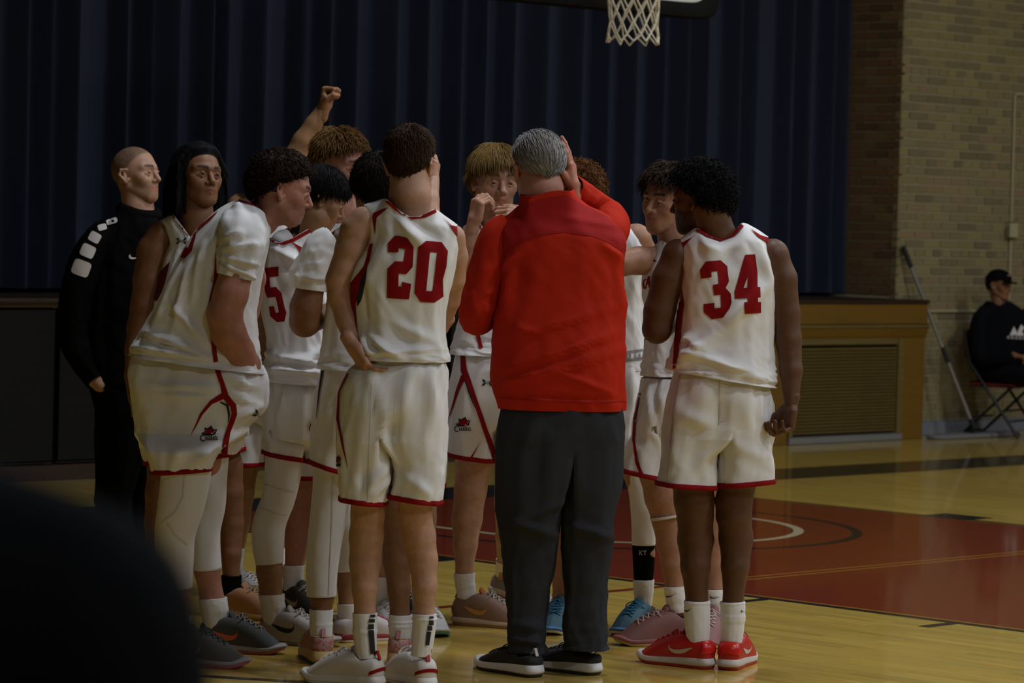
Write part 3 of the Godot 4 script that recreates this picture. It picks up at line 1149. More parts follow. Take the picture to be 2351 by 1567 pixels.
# heel is the floor point under the heel; yaw 0 points the toe at the camera, 90 to the right
func shoe(root: Node3D, heel: Vector3, yaw: float, l: float, o: Dictionary, pitch := 0.0) -> MeshInstance3D:
	var t := Transform3D(Basis(Vector3.UP, deg_to_rad(yaw)) * Basis(Vector3.RIGHT, deg_to_rad(pitch)), heel)
	if pitch > 0.0:   # on the toe, heel lifted
		t.origin.y += sin(deg_to_rad(pitch)) * l * 0.78
	var k := l / 0.3
	var n := 44
	var top: float = o.get("top", 0.1) * k
	var mid_h: float = o.get("mid_h", 0.03) * k
	var up_s := func(s: float, phi: float) -> Vector3:
		var g := foot_ring(phi, l, 0.985)
		var q := g.z / l
		var mt := mid_h * lerpf(1.0, 0.72, smoothstep(0.1, 0.9, q))
		var c := Vector3(0.039 * k * sin(phi), 0, (0.18 - 0.14 * cos(phi)) * l + 0.035 * l)
		var cy: float = top * lerpf(0.86, 1.0, smoothstep(0.1, 0.36, c.z / l)) - (0.012 * k) * exp(-pow((c.z / l - 0.2) / 0.07, 2.0))
		var f := 1.0 - pow(1.0 - s, 1.75)
		var hs := s if q > 0.3 else pow(s, 1.3)
		var p := g.lerp(c, hs)
		p.x += sin(phi) * 0.006 * k * sin(s * PI)
		p.y = lerpf(mt, cy, f)
		if q < 0.12: p.z -= 0.008 * k * sin(s * PI * 1.1)
		return p
	var rows := []
	for s in 15:
		var row := PackedVector3Array()
		for j in n: row.append(t * up_s.call(s / 14.0, TAU * j / n))
		rows.append(row)
	for turn in [[0.86, -0.004], [0.8, -0.03]]:   # rolled collar going down inside
		var row := PackedVector3Array()
		for j in n:
			var p: Vector3 = up_s.call(1.0, TAU * j / n)
			var c := Vector3(0, p.y, 0.22 * l)
			p = c + (p - c) * turn[0]
			p.y += turn[1] * k
			row.append(t * p)
		rows.append(row)
	var um := MB.new()
	sheet(um, rows, true)
	var node := put(um, "shoe", o.upper, root, o.get("label", ""))
	# sole in two layers
	var lay := func(levels: Array, called: String, mat: Material, from_q := -1.0, to_q := 2.0) -> void:
		var rr := []
		for lv in levels:
			var row := PackedVector3Array()
			for j in n:
				var g := foot_ring(TAU * j / n, l, lv[1])
				var q := clampf(g.z / l, 0, 1)
				g.y = lv[0] * k * (lerpf(1.0, 0.74, smoothstep(0.1, 0.9, q)) if lv[0] > 0.012 else 1.0) + 0.014 * k * smoothstep(0.8, 1.0, q)
				row.append(t * g)
			rr.append(row)
		var mb := MB.new()
		sheet(mb, rr, true, true, true)
		put(mb, called, mat, node)
	lay.call([[0.0, 0.93], [0.002, 0.975], [0.009, 1.0], [0.0105, 0.99]], "outsole", o.get("out", o.mid))
	lay.call([[0.0105, 0.99], [0.016, 1.035], [0.024, 1.04], [mid_h / k, 1.0], [mid_h / k + 0.003, 0.96]], "midsole", o.mid)
	# tongue
	if o.get("tongue", true):
		var tg := []
		for s in 7:
			var f := s / 6.0
			var row := PackedVector3Array()
			for j in 9:
				var x := (j / 8.0 - 0.5) * 2.0
				row.append(t * (Vector3(x * 0.024 * k, lerpf(0.07, 0.118, f) * top / 0.1 - x * x * 0.012 * k, (lerpf(0.52, 0.36, f)) * l) ))
			for j in range(8, -1, -1):
				var x := (j / 8.0 - 0.5) * 2.0
				row.append(t * (Vector3(x * 0.022 * k, lerpf(0.062, 0.117, f) * top / 0.1 - x * x * 0.012 * k, (lerpf(0.5, 0.345, f)) * l)))
			tg.append(row)
		var tm := MB.new()
		sheet(tm, tg, true, true, true)
		put(tm, "tongue", o.get("tongue_mat", o.upper), node)
	if o.has("lace"):
		var lm := MB.new()
		for q in 5:
			var s := 0.36 + q * 0.105
			for dirn in [-1.0, 1.0]:
				var a: Vector3 = up_s.call(s, PI - 0.42 * dirn)
				var b: Vector3 = up_s.call(s + 0.1, PI + 0.42 * dirn)
				var m := (a + b) / 2 + Vector3(0, 0.008, 0.003) * k
				tube(lm, PackedVector3Array([t * a, t * (a.lerp(m, 0.6) + Vector3.UP * 0.003), t * m, t * (b.lerp(m, 0.6) + Vector3.UP * 0.003), t * b]), 0.0026 * k, 5)
		for dirn in [-1.0, 1.0]:   # bow and free ends
			var c: Vector3 = up_s.call(0.84, PI) + Vector3(0, 0.012, 0.004) * k
			var loop := PackedVector3Array()
			for q in 9:
				var a := TAU * q / 8.0
				loop.append(t * (c + Vector3(dirn * (0.02 - 0.02 * cos(a)), 0.008 * sin(a) - 0.012 * (1 - cos(a)), 0.012 * sin(a)) * k))
			tube(lm, loop, 0.0024 * k, 5)
			tube(lm, PackedVector3Array([t * c, t * (c + Vector3(dirn * 0.014, -0.01, 0.016) * k), t * (c + Vector3(dirn * 0.03, -0.03, 0.022) * k)]), 0.0024 * k, 5)
		put(lm, "shoelace", o.lace, node)
	if o.has("swoosh"):
		for sd in [-1.0, 1.0]:
			var sw := MB.new()
			var ups := []
			var lows := []
			for q in 15:
				var f := q / 14.0
				var z := lerpf(0.2, 0.66, f)
				var phi := acos(1.0 - 2.0 * z)
				if sd < 0: phi = TAU - phi
				var mid := 0.44 - 0.34 * sin(f * PI * 0.62 + 0.1) + 0.3 * f * f
				var w := 0.11 * sin(PI * pow(1.0 - f, 1.7)) + 0.006
				ups.append([mid + w, phi])
				lows.append([mid - w * 0.8, phi])
			var grid := []
			for q in 15:
				var row := PackedVector3Array()
				for m in 4:
					var s := lerpf(lows[q][0], ups[q][0], m / 3.0)
					var p: Vector3 = up_s.call(s, ups[q][1])
					var cc := Vector3(0, 0.02 * k, p.z)
					row.append(t * (p + (p - cc).normalized() * 0.0022))
				grid.append(row)
			sheet(sw, grid, false)
			put(sw, "swoosh", o.swoosh, node)
	if o.has("heel_mat"):
		var hg := []
		for s in 6:
			var row := PackedVector3Array()
			for j in 15:
				var phi := lerpf(-0.62, 0.62, j / 14.0)
				if phi < 0: phi += TAU
				var p: Vector3 = up_s.call(lerpf(o.get("heel_from", 0.05), o.get("heel_to", 0.5), s / 5.0) + 0.1 * cos((j / 14.0 - 0.5) * PI) * o.get("heel_arch", 1.0), phi)
				var cc := Vector3(0, p.y, 0.15 * l)
				row.append(t * (p + (p - cc).normalized() * 0.003))
			hg.append(row)
		var hm := MB.new()
		sheet(hm, hg, false)
		put(hm, "heel_panel", o.heel_mat, node)
	if o.has("tab"):
		var tb := MB.new()
		var p0: Vector3 = up_s.call(0.75, 0.0) + Vector3(0, 0, -0.004)
		var p1: Vector3 = up_s.call(1.0, 0.0) + Vector3(0, 0.024 * k, -0.006)
		var p2: Vector3 = up_s.call(1.0, 0.0) + Vector3(0, 0.0, 0.012)
		boxed(t * p0, t * p1, 0.014 * k, 0.004, tb, 0.001, t.basis.z)
		boxed(t * p1, t * p2, 0.014 * k, 0.004, tb, 0.001, t.basis.z)
		put(tb, "pull_tab", o.tab, node)
	return node

# ---- materials ----
func mat(c: Color, rough := 0.7, o := {}) -> StandardMaterial3D:
	var m := StandardMaterial3D.new()
	m.albedo_color = c.linear_to_srgb()
	m.roughness = rough
	m.metallic = o.get("metal", 0.0)
	m.metallic_specular = o.get("spec", 0.5)
	if o.has("sheen"):
		m.rim_enabled = true
		m.rim = o.sheen
		m.rim_tint = o.get("tint", 0.5)
	if o.has("coat"):
		m.clearcoat_enabled = true
		m.clearcoat = o.coat
		m.clearcoat_roughness = o.get("coat_rough", 0.08)
	if o.has("bump"):
		m.normal_enabled = true
		m.normal_texture = o.bump
		m.normal_scale = o.get("bump_scale", 0.5)
		m.uv1_triplanar = true
		m.uv1_scale = Vector3.ONE * o.get("uv", 20.0)
	if o.has("tex"):
		m.albedo_texture = o.tex
		m.uv1_triplanar = true
		m.uv1_scale = Vector3.ONE * o.get("uv", 4.0)
	return m

func noise_tex(freq: float, lo: float, hi: float, normal := false, seed_v := 1, octaves := 4, strength := 4.0) -> NoiseTexture2D:
	var t := NoiseTexture2D.new()
	var f := FastNoiseLite.new()
	f.seed = seed_v
	f.frequency = freq
	f.fractal_octaves = octaves
	t.noise = f
	t.width = 256
	t.height = 256
	t.seamless = true
	if normal:
		t.as_normal_map = true
		t.bump_strength = strength
	else:
		var g := Gradient.new()
		g.set_color(0, Color(lo, lo, lo))
		g.set_color(1, Color(hi, hi, hi))
		t.color_ramp = g
	return t

func materials() -> void:
	var weave := noise_tex(0.16, 0, 1, true, 3, 2, 3.0)
	var soft := noise_tex(0.03, 0, 1, true, 8, 4, 4.0)
	var mottle := noise_tex(0.02, 0.86, 1.0, false, 5)
	M.white = mat(Color(0.78, 0.765, 0.775), 0.82, {"sheen": 0.1, "spec": 0.25, "bump": weave, "bump_scale": 0.35, "uv": 14.0})
	M.white_shorts = mat(Color(0.78, 0.765, 0.775), 0.62, {"spec": 0.32, "bump": weave, "bump_scale": 0.3, "uv": 14.0})
	M.tights = mat(Color(0.74, 0.715, 0.72), 0.75, {"spec": 0.25, "bump": weave, "bump_scale": 0.2, "uv": 18.0})
	M.tee = mat(Color(0.78, 0.765, 0.775), 0.7, {"spec": 0.25, "bump": weave, "bump_scale": 0.25, "uv": 16.0})
	M.red = mat(Color(0.25, 0.007, 0.009), 0.75, {"spec": 0.2, "bump": weave, "bump_scale": 0.3, "uv": 14.0})
	M.dark_panel = mat(Color(0.012, 0.01, 0.014), 0.8)
	M.coach = mat(Color(0.46, 0.022, 0.008), 0.75, {"spec": 0.2, "bump": weave, "bump_scale": 0.3, "uv": 12.0})
	M.coach_yoke = mat(Color(0.33, 0.013, 0.013), 0.72, {"spec": 0.22, "bump": weave, "bump_scale": 0.4, "uv": 12.0})
	M.charcoal = mat(Color(0.034, 0.036, 0.043), 0.9, {"spec": 0.15, "sheen": 0.08, "bump": weave, "bump_scale": 0.4, "uv": 10.0})
	M.black_cloth = mat(Color(0.0045, 0.0045, 0.005), 0.9, {"spec": 0.12, "bump": soft, "bump_scale": 0.3, "uv": 4.0})
	M.navy_cloth = mat(Color(0.006, 0.0065, 0.008), 0.9, {"spec": 0.12, "bump": soft, "bump_scale": 0.3, "uv": 4.0})
	M.print_white = mat(Color(0.62, 0.56, 0.54), 0.8)
	M.print_black = mat(Color(0.01, 0.01, 0.01), 0.8)
	M.print_grey = mat(Color(0.25, 0.24, 0.24), 0.8)
	M.seam = mat(Color(0.52, 0.47, 0.46), 0.8)
	M.inside = mat(Color(0.3, 0.28, 0.3), 0.8)
	M.sock = mat(Color(0.77, 0.75, 0.755), 0.9, {"spec": 0.2, "bump": weave, "bump_scale": 0.5, "uv": 24.0})
	M.skin = mat(Color(1, 1, 1), 0.52, {"tex": mottle, "uv": 5.0, "spec": 0.42})
	M.skin.vertex_color_use_as_albedo = true
	M.skin.subsurf_scatter_enabled = true
	M.skin.subsurf_scatter_strength = 0.12
	var tones := {"hair_black": Color(0.006, 0.005, 0.006), "hair_dark": Color(0.012, 0.0085, 0.007), "hair_brown": Color(0.05, 0.027, 0.014), "hair_curl": Color(0.024, 0.0125, 0.008), "hair_blond": Color(0.22, 0.135, 0.045), "hair_sand": Color(0.17, 0.088, 0.03), "hair_grey": Color(0.30, 0.285, 0.275), "hair_red": Color(0.11, 0.042, 0.012), "hair_wave": Color(0.03, 0.017, 0.01), "hair_buzz": Color(0.075, 0.048, 0.033)}
	for h in tones:
		M[h] = mat(tones[h], 0.6, {"spec": 0.2})
	M.maple = maple()
	M.court_red = mat(Color(0.2, 0.027, 0.009), 0.3, {"coat": 0.72, "spec": 0.35, "coat_rough": 0.07})
	M.court_black = mat(Color(0.012, 0.012, 0.014), 0.3, {"coat": 0.72, "spec": 0.35, "coat_rough": 0.07})
	M.court_cream = mat(Color(0.62, 0.52, 0.33), 0.3, {"coat": 0.72, "spec": 0.35, "coat_rough": 0.07})
	M.court_yellow = mat(Color(0.46, 0.21, 0.03), 0.3, {"coat": 0.72, "spec": 0.35, "coat_rough": 0.07})
	M.curtain = mat(Color(0.026, 0.032, 0.053), 0.85, {"sheen": 0.35, "tint": 0.5, "spec": 0.1, "bump": soft, "bump_scale": 0.25, "uv": 3.0})
	M.pad = mat(Color(0.006, 0.006, 0.0056), 0.5, {"spec": 0.3, "bump": soft, "bump_scale": 0.15, "uv": 2.0})
	M.wood = wood_mat(Color(0.23, 0.112, 0.0105))
	M.wood_dark = wood_mat(Color(0.045, 0.019, 0.007))
	M.wood_grille = wood_mat(Color(0.20, 0.135, 0.035))
	M.steel = mat(Color(0.45, 0.45, 0.47), 0.35, {"metal": 0.9})
	M.steel_dull = mat(Color(0.3, 0.3, 0.3), 0.5, {"metal": 0.6})
	M.vent_dark = mat(Color(0.01, 0.008, 0.006), 0.9)
	M.mortar = mat(Color(0.38, 0.32, 0.19), 0.95)
	M.brick = []
	for c in [Color(0.27, 0.21, 0.09), Color(0.25, 0.195, 0.09), Color(0.285, 0.205, 0.1), Color(0.215, 0.17, 0.085), Color(0.295, 0.235, 0.1), Color(0.19, 0.145, 0.078), Color(0.255, 0.21, 0.1)]:
		M.brick.append(mat(c, 0.9, {"tex": mottle, "uv": 8.0}))
	M.brick_shaded = []  # brick tones darkened and browned: shade of the return put into the colour
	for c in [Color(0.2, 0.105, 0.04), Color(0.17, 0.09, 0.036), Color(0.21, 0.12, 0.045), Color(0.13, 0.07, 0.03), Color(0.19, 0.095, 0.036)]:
		M.brick_shaded.append(mat(c, 0.9, {"tex": mottle, "uv": 8.0}))
	M.plaster = mat(Color(0.2, 0.18, 0.14), 0.95, {"tex": mottle, "uv": 0.7})
	M.ceiling = mat(Color(0.14, 0.135, 0.125), 0.95, {"tex": mottle, "uv": 0.5})
	M.base_grey = mat(Color(0.17, 0.18, 0.21), 0.6)
	M.conduit = mat(Color(0.4, 0.36, 0.2), 0.6)
	M.cord = mat(Color(0.56, 0.5, 0.36), 0.85)
	M.orange = mat(Color(0.5, 0.1, 0.02), 0.45)
	M.board_white = mat(Color(0.5, 0.52, 0.48), 0.25)
	M.board_pad = mat(Color(0.006, 0.006, 0.005), 0.7, {"spec": 0.15})
	M.seat_red = mat(Color(0.18, 0.015, 0.012), 0.6)
	M.black_metal = mat(Color(0.012, 0.012, 0.012), 0.45, {"metal": 0.3})
	M.rubber = mat(Color(0.012, 0.012, 0.012), 0.7)
	M.mop = mat(Color(0.16, 0.155, 0.15), 0.9, {"bump": weave, "bump_scale": 1.0, "uv": 6.0})
	M.glass_frame = mat(Color(0.02, 0.018, 0.016), 0.3)

func wood_mat(c: Color) -> StandardMaterial3D:
	var im := Image.create(256, 256, false, Image.FORMAT_RGB8)
	var f := FastNoiseLite.new()
	f.seed = 12
	f.frequency = 0.01
	for y in 256:
		for x in 256:
			var g := f.get_noise_2d(x * 0.6, y * 9.0) * 0.5 + f.get_noise_2d(x * 2.0, y * 30.0 + 99.0) * 0.35
			var k := 0.86 + 0.18 * g
			im.set_pixel(x, y, Color(k, k, k))
	var m := mat(c, 0.42)
	m.albedo_texture = ImageTexture.create_from_image(im)
	m.uv1_triplanar = true
	m.uv1_scale = Vector3(1.3, 1.3, 1.3)
	return m

func maple() -> StandardMaterial3D:   # strips of hardwood, 57 mm wide, of uneven tone
	var n := 1024
	var im := Image.create(n, n, false, Image.FORMAT_RGB8)
	var f := FastNoiseLite.new()
	f.seed = 4
	f.frequency = 0.012
	var r := RandomNumberGenerator.new()
	r.seed = 21
	var strips := 36
	var tone := []
	for s in strips:
		var cuts := []
		var y := r.randf() * 300.0
		while y < n:
			cuts.append([y, r.randf_range(-1, 1), r.randf_range(-1, 1)])
			y += r.randf_range(120, 420)
		tone.append(cuts)
	for x in n:
		var s := x * strips / n
		var edge := float(x * strips % n) / n
		var cuts: Array = tone[s]
		var at_c := 0
		for y in n:
			if at_c + 1 < cuts.size() and y >= cuts[at_c + 1][0]: at_c += 1
			var t: Array = cuts[at_c] if y >= cuts[0][0] else cuts[-1]
			var g := f.get_noise_2d(x * 4.0 + s * 71.0, y * 0.35) * 0.07
			var k: float = 0.9 + t[1] * 0.055 + g
			if edge < 0.03: k *= 0.86
			im.set_pixel(x, y, Color(k, k * (0.985 + 0.02 * t[2]), k * (0.97 + 0.05 * t[2])))
	var m := mat(Color(0.66, 0.46, 0.095), 0.34, {"coat": 0.72, "spec": 0.35, "coat_rough": 0.07})
	m.albedo_texture = ImageTexture.create_from_image(im)
	m.uv1_scale = Vector3(0.5, 0.5, 1)
	m.clearcoat_texture = null
	return m

# ---- light and lens ----
func eye_and_light() -> void:
	var cam := Camera3D.new()
	cam.name = "camera"
	cam.fov = rad_to_deg(2.0 * atan(H / 2 / F))
	cam.near = 0.1
	cam.far = 120.0
	cam.transform = Transform3D(Basis(Vector3(cR, sR * cP, -sR * sP), Vector3(-sR, cR * cP, -cR * sP), Vector3(0, sP, cP)), Vector3(0, EYE, 0))
	var ca := CameraAttributesPhysical.new()
	ca.frustum_focal_length = 12.0 / (H / 2 / F)
	ca.frustum_focus_distance = 11.7
	ca.exposure_aperture = 5.4
	cam.attributes = ca
	add_child(cam)
	cam.current = true
	var we := WorldEnvironment.new()
	we.name = "environment"
	var e := Environment.new()
	e.background_mode = Environment.BG_COLOR
	e.background_color = Color.BLACK
	e.tonemap_mode = Environment.TONE_MAPPER_LINEAR
	e.tonemap_exposure = EXPOSURE
	e.sdfgi_enabled = true
	e.ssao_enabled = true
	e.ssil_enabled = true
	we.environment = e
	add_child(we)
	# rows of flat lamps under the roof; those over the team are lit, the outer rows are off
	var glow := mat(Color(0.8, 0.8, 0.8), 0.5)
	glow.emission_enabled = true
	glow.emission = Color(0.95, 0.975, 1.0)
	glow.emission_energy_multiplier = 3.0
	var off := mat(Color(0.5, 0.5, 0.48), 0.4)
	var house := mat(Color(0.35, 0.35, 0.35), 0.5)
	var bs := court_basis()
	for u in [4.0, 9.5, 15.0, 20.5]:
		for v in [-13.0, -8.0, -3.0, 2.0, 7.0]:
			var lit: bool = v > -12.0 and v < 5.0 and (u > 5.0 or v > 0.0)
			var where := court(u, v, 7.05)
			var l := thing("ceiling_lamp", "flat rectangular gym lamp hanging under the ceiling, " + ("lit" if lit else "switched off"), "lamp", where, "lit gym ceiling lamps" if lit else "unlit gym ceiling lamps")
			var hb := MB.new()
			box(hb, Transform3D(bs, where + Vector3.UP * 0.06), Vector3(0.7, 0.1, 1.4), 0.01)
			put(hb, "housing", house, l)
			var gb := MB.new()
			box(gb, Transform3D(bs, where), Vector3(0.62, 0.02, 1.3), 0.0)
			put(gb, "light_panel", glow if lit else off, l)
			for s in [-0.6, 0.6]:
				var cb := MB.new()
				tube(cb, PackedVector3Array([where + bs * Vector3(0, 0.1, s), where + bs * Vector3(0, 0.95, s)]), 0.006, 5)
				put(cb, "hanger", house, l)
			if lit:
				var a := AreaLight3D.new()
				a.name = "lamp_light"
				a.area_size = Vector2(0.62, 1.3)
				a.light_energy = LAMP
				a.light_color = Color(0.95, 0.975, 1.0)
				a.shadow_enabled = true
				l.add_child(a)
				a.transform = Transform3D(Basis(bs.x, bs.z, -bs.y) , Vector3(0, -0.02, 0))
				a.global_basis = Basis(bs.x, -bs.z, Vector3.UP)

const EXPOSURE := 1.0
const LAMP := 15.5

# ---- hall ----
func slab(called: String, u0: float, u1: float, v0: float, v1: float, y0: float, y1: float, m: Material, parent: Node3D = self, bevel := 0.0) -> MeshInstance3D:
	var mb := MB.new()
	box(mb, Transform3D(court_basis(), court((u0 + u1) / 2, (v0 + v1) / 2, (y0 + y1) / 2)), Vector3(u1 - u0, y1 - y0, v1 - v0), bevel)
	var o := put(mb, called, m, parent)
	if parent == self: o.set_meta("kind", "structure")
	return o

func flat_on_floor(pts: Array, called: String, m: Material, parent: Node3D, y: float, hole := []) -> void:   # pts in u, v
	var mb := MB.new()
	var shapes := [PackedVector2Array(pts)]
	for sh in shapes:
		var tri := Geometry2D.triangulate_polygon(sh)
		var s := mb.v.size()
		for p in sh:
			mb.v.append(court(p.x, p.y, y))
			mb.n.append(Vector3.UP)
			mb.uv.append(p)
		for k in range(0, tri.size(), 3):
			var a: int = s + tri[k]
			var b: int = s + tri[k + 1]
			var c: int = s + tri[k + 2]
			if (mb.v[b] - mb.v[a]).cross(mb.v[c] - mb.v[a]).y >= 0: mb.i.append_array([a, b, c])
			else: mb.i.append_array([a, c, b])
	put(mb, called, m, parent)

func strip_on_floor(path: Array, width: float, called: String, m: Material, parent: Node3D, y: float) -> void:
	var mb := MB.new()
	for k in path.size():
		var a: Vector2 = path[maxi(k - 1, 0)]
		var b: Vector2 = path[mini(k + 1, path.size() - 1)]
		var nn := (b - a).normalized().orthogonal() * width / 2
		for s in [-1.0, 1.0]:
			var p: Vector2 = path[k] + nn * s
			mb.v.append(court(p.x, p.y, y))
			mb.n.append(Vector3.UP)
			mb.uv.append(p)
		if k > 0:
			var q := mb.v.size() - 4
			if (mb.v[q + 1] - mb.v[q]).cross(mb.v[q + 2] - mb.v[q]).y >= 0: mb.i.append_array([q, q + 1, q + 2, q + 1, q + 3, q + 2])
			else: mb.i.append_array([q, q + 2, q + 1, q + 1, q + 2, q + 3])
	put(mb, called, m, parent)

func hall() -> void:
	var uc := 12.91       # the basket's line
	var lane0 := 10.95
	var lane1 := 14.90
	# floor
	var fm := MB.new()
	box(fm, Transform3D(court_basis(), court(10, -1, -0.06)), Vector3(30, 0.12, 34))
	fm.uv.clear()
	for p in fm.v: fm.uv.append(Vector2(u_of(p), v_of(p)))
	var floor_o := put(fm, "floor", M.maple)
	floor_o.set_meta("kind", "structure")
	floor_o.set_meta("label", "glossy yellow maple gym floor with painted court lines")
	flat_on_floor([Vector2(lane0, -13.24), Vector2(lane1, -13.24), Vector2(lane1, -6.9), Vector2(lane0, -6.9)], "painted_lane", M.court_red, floor_o, 0.0006)
	flat_on_floor([Vector2(-3, -13.86), Vector2(23, -13.86), Vector2(23, -13.24), Vector2(-3, -13.24)], "painted_baseline", M.court_black, floor_o, 0.0007)
	strip_on_floor([Vector2(lane0 - 0.045, -13.24), Vector2(lane0 - 0.045, -6.9)], 0.055, "lane_line", M.court_black, floor_o, 0.0009)
	strip_on_floor([Vector2(lane0 - 0.005, -13.24), Vector2(lane0 - 0.005, -6.9)], 0.022, "lane_line", M.court_yellow, floor_o, 0.0011)
	strip_on_floor([Vector2(lane1 + 0.045, -13.24), Vector2(lane1 + 0.045, -6.9)], 0.055, "lane_line", M.court_black, floor_o, 0.0009)
	strip_on_floor([Vector2(-3, -9.52), Vector2(lane0 - 0.08, -9.52)], 0.055, "court_line", M.court_red, floor_o, 0.0008)
	strip_on_floor([Vector2(lane1 + 0.08, -9.52), Vector2(23, -9.52)], 0.055, "court_line", M.court_red, floor_o, 0.0008)
	for s in [-0.036, 0.036]:
		strip_on_floor([Vector2(lane0, -9.52 + s), Vector2(lane1, -9.52 + s)], 0.02, "court_line", M.court_yellow, floor_o, 0.001)
	for ring in [[0.966, M.court_cream], [1.28, M.court_black]]:
		var path := [Vector2(uc - ring[0], -11.64 - 0.75)]
		for k in 61:
			var a := PI - PI * k / 60.0
			path.append(Vector2(uc + cos(a) * ring[0], -11.64 + sin(a) * ring[0]))
		path.append(Vector2(uc + ring[0], -11.64 - 0.75))
		strip_on_floor(path, 0.055, "arc_line", ring[1], floor_o, 0.0012)
	# marks along the lane
	for m in [[1008.0, 1278.0, 0.3], [1745.0, 1376.0, 0.055], [2180.0, 1431.0, 0.055]]:
		var v := v_of(on_floor(m[0], m[1]))
		flat_on_floor([Vector2(lane0 - 0.07, v - m[2] / 2), Vector2(lane0 - 0.28, v - m[2] / 2), Vector2(lane0 - 0.28, v + m[2] / 2), Vector2(lane0 - 0.07, v + m[2] / 2)], "lane_mark", M.court_black, floor_o, 0.001)
	for m in [[2190.0, 1186.0, 0.34]]:
		var v := v_of(on_floor(m[0], m[1]))
		flat_on_floor([Vector2(lane1 + 0.0, v - m[2] / 2), Vector2(lane1 + 0.28, v - m[2] / 2), Vector2(lane1 + 0.28, v + m[2] / 2), Vector2(lane1 + 0.0, v + m[2] / 2)], "lane_mark", M.court_black, floor_o, 0.001)
	# three-point line
	var pt := on_floor(540, 1556)
	var far := Vector2(u_of(pt) - uc, v_of(pt) + 11.64).length()
	var arc := []
	for k in 81:
		var a := PI - PI * k / 80.0
		arc.append(Vector2(uc + cos(a) * far, -11.64 + sin(a) * far))
	strip_on_floor(arc, 0.05, "arc_line", M.court_black, floor_o, 0.0013)
	# shell
	slab("ceiling", -4.3, 24.3, -20.3, 15.3, 8.0, 8.3, M.ceiling)
	slab("wall_left", -4.3, -4.0, -20.3, 15.3, -0.12, 8.0, M.plaster)
	slab("wall_right", 24.0, 24.3, -20.3, 15.3, -0.12, 8.0, M.plaster)
	slab("wall_back", -4.0, 24.0, 15.0, 15.3, -0.12, 8.0, M.plaster)
	slab("wall_stage_back", -4.0, 24.0, -20.3, -20.0, -0.12, 8.0, M.plaster)
	slab("wall_over_stage", -4.0, u_of(on_wall(2065, 300, BRICK_V)), BRICK_V - 0.35, BRICK_V, 6.0, 8.0, M.plaster)
	bricks()
	stage()
	curtain()

func bricks() -> void:
	var u0 := u_of(on_wall(2066, 300, BRICK_V))
	var course := 0.0728
	var long := 0.232
	var joint := 0.012
	var wall := slab("wall_end", u0 + 0.012, 24.0, BRICK_V - 0.5, BRICK_V - 0.004, -0.12, 8.0, M.mortar)
	wall.set_meta("label", "tan brick end wall of the gym with pale mortar joints")
	var r := RandomNumberGenerator.new()
	r.seed = 77
	var shapes := {}
	var bs := court_basis()
	var make := func(l: float) -> ArrayMesh:
		var key := int(l * 1000)
		if not shapes.has(key):
			var mb := MB.new()
			box(mb, Transform3D(), Vector3(l, course - joint, 0.05), 0.002)
			var hold := Node3D.new()
			var n := put(mb, "x", M.brick[0], hold)
			shapes[key] = n.mesh
			n.free()
			hold.free()
		return shapes[key]
	var made := 0
	var rest := [MB.new(), MB.new(), MB.new()]
	for row in 110:
		var y := 0.12 + course * (row + 0.5)
		if y > 7.98: break
		var header: bool = row % 10 == 8
		var l := (long - joint) / 2 if header else long - joint
		var u := u0 + (0.0 if row % 2 == 0 else (long / 4 if header else long / 2))
		if row % 2 == 1:   # closer at the corner
			var l2 := u - u0 - joint
			made += lay_brick(wall, make.call(l2), u0 + l2 / 2, y, l2, r, rest, made, bs)
		while u < 23.9:
			if u > 22.6:
				break
			made += lay_brick(wall, make.call(l), u + l / 2, y, l, r, rest, made, bs)
			u += l + joint
	for k in 3:
		rest[k].uv.clear()
		var s := put(rest[k], "far_bricks", M.brick[[0, 3, 4][k]], wall)
		s.set_meta("kind", "stuff")
	# the side of the stage opening
	var side := slab("wall_opening", u0 + 0.0121, u0 + 0.3, CURTAIN_V - 1.5, BRICK_V - 0.011, -0.12, 8.0, M.mortar)
	side.set_meta("label", "brick return at the side of the stage opening, shade painted into its brown tone")
	var bt := Basis(-court(0, 1), Vector3.UP, court(-1, 0)) if false else Basis(court(0, 1), Vector3.UP, court(-1, 0))
	var rest2 := MB.new()
	var made2 := 0
	for row in 100:
		var y := STAGE_H + 0.02 + course * (row + 0.5)
		if y > 7.9: break
		var l := long - joint
		var v := BRICK_V - 0.004 - (0.0 if row % 2 == 0 else long / 2)
		if row % 2 == 1:
			var l2 := long / 2 - joint
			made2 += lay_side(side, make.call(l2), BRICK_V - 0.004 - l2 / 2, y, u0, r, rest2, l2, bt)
		while v > CURTAIN_V - 0.3:
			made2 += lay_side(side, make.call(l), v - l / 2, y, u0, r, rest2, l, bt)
			v -= l + joint
	rest2.uv.clear()
	put(rest2, "far_bricks", M.brick_shaded[1], side).set_meta("kind", "stuff")

func lay_brick(wall: Node3D, mesh: ArrayMesh, u: float, y: float, l: float, r: RandomNumberGenerator, rest: Array, made: int, bs: Basis) -> int:
	var p := court(u, BRICK_V - 0.022 + r.randf_range(-0.0015, 0.0015), y)
	var q := seen(p)
	var pick := r.randi() % 14
	if q.x < 2375 and q.x > 2040 and q.y > -12 and q.y < 985 and made < 330 and not (q.y > 700 and q.x < 2110) and (q.y > -5 or made < 330):
		var n := MeshInstance3D.new()
		n.mesh = mesh
		n.name = "brick"
		wall.add_child(n, true)
		n.transform = Transform3D(bs, p)
		n.material_override = M.brick[pick % 7 if pick < 7 else [0, 0, 1, 2, 4, 4, 6][pick - 7]]
		return 1
	box(rest[pick % 3], Transform3D(bs, p), Vector3(l, 0.0608, 0.05))
	return 0

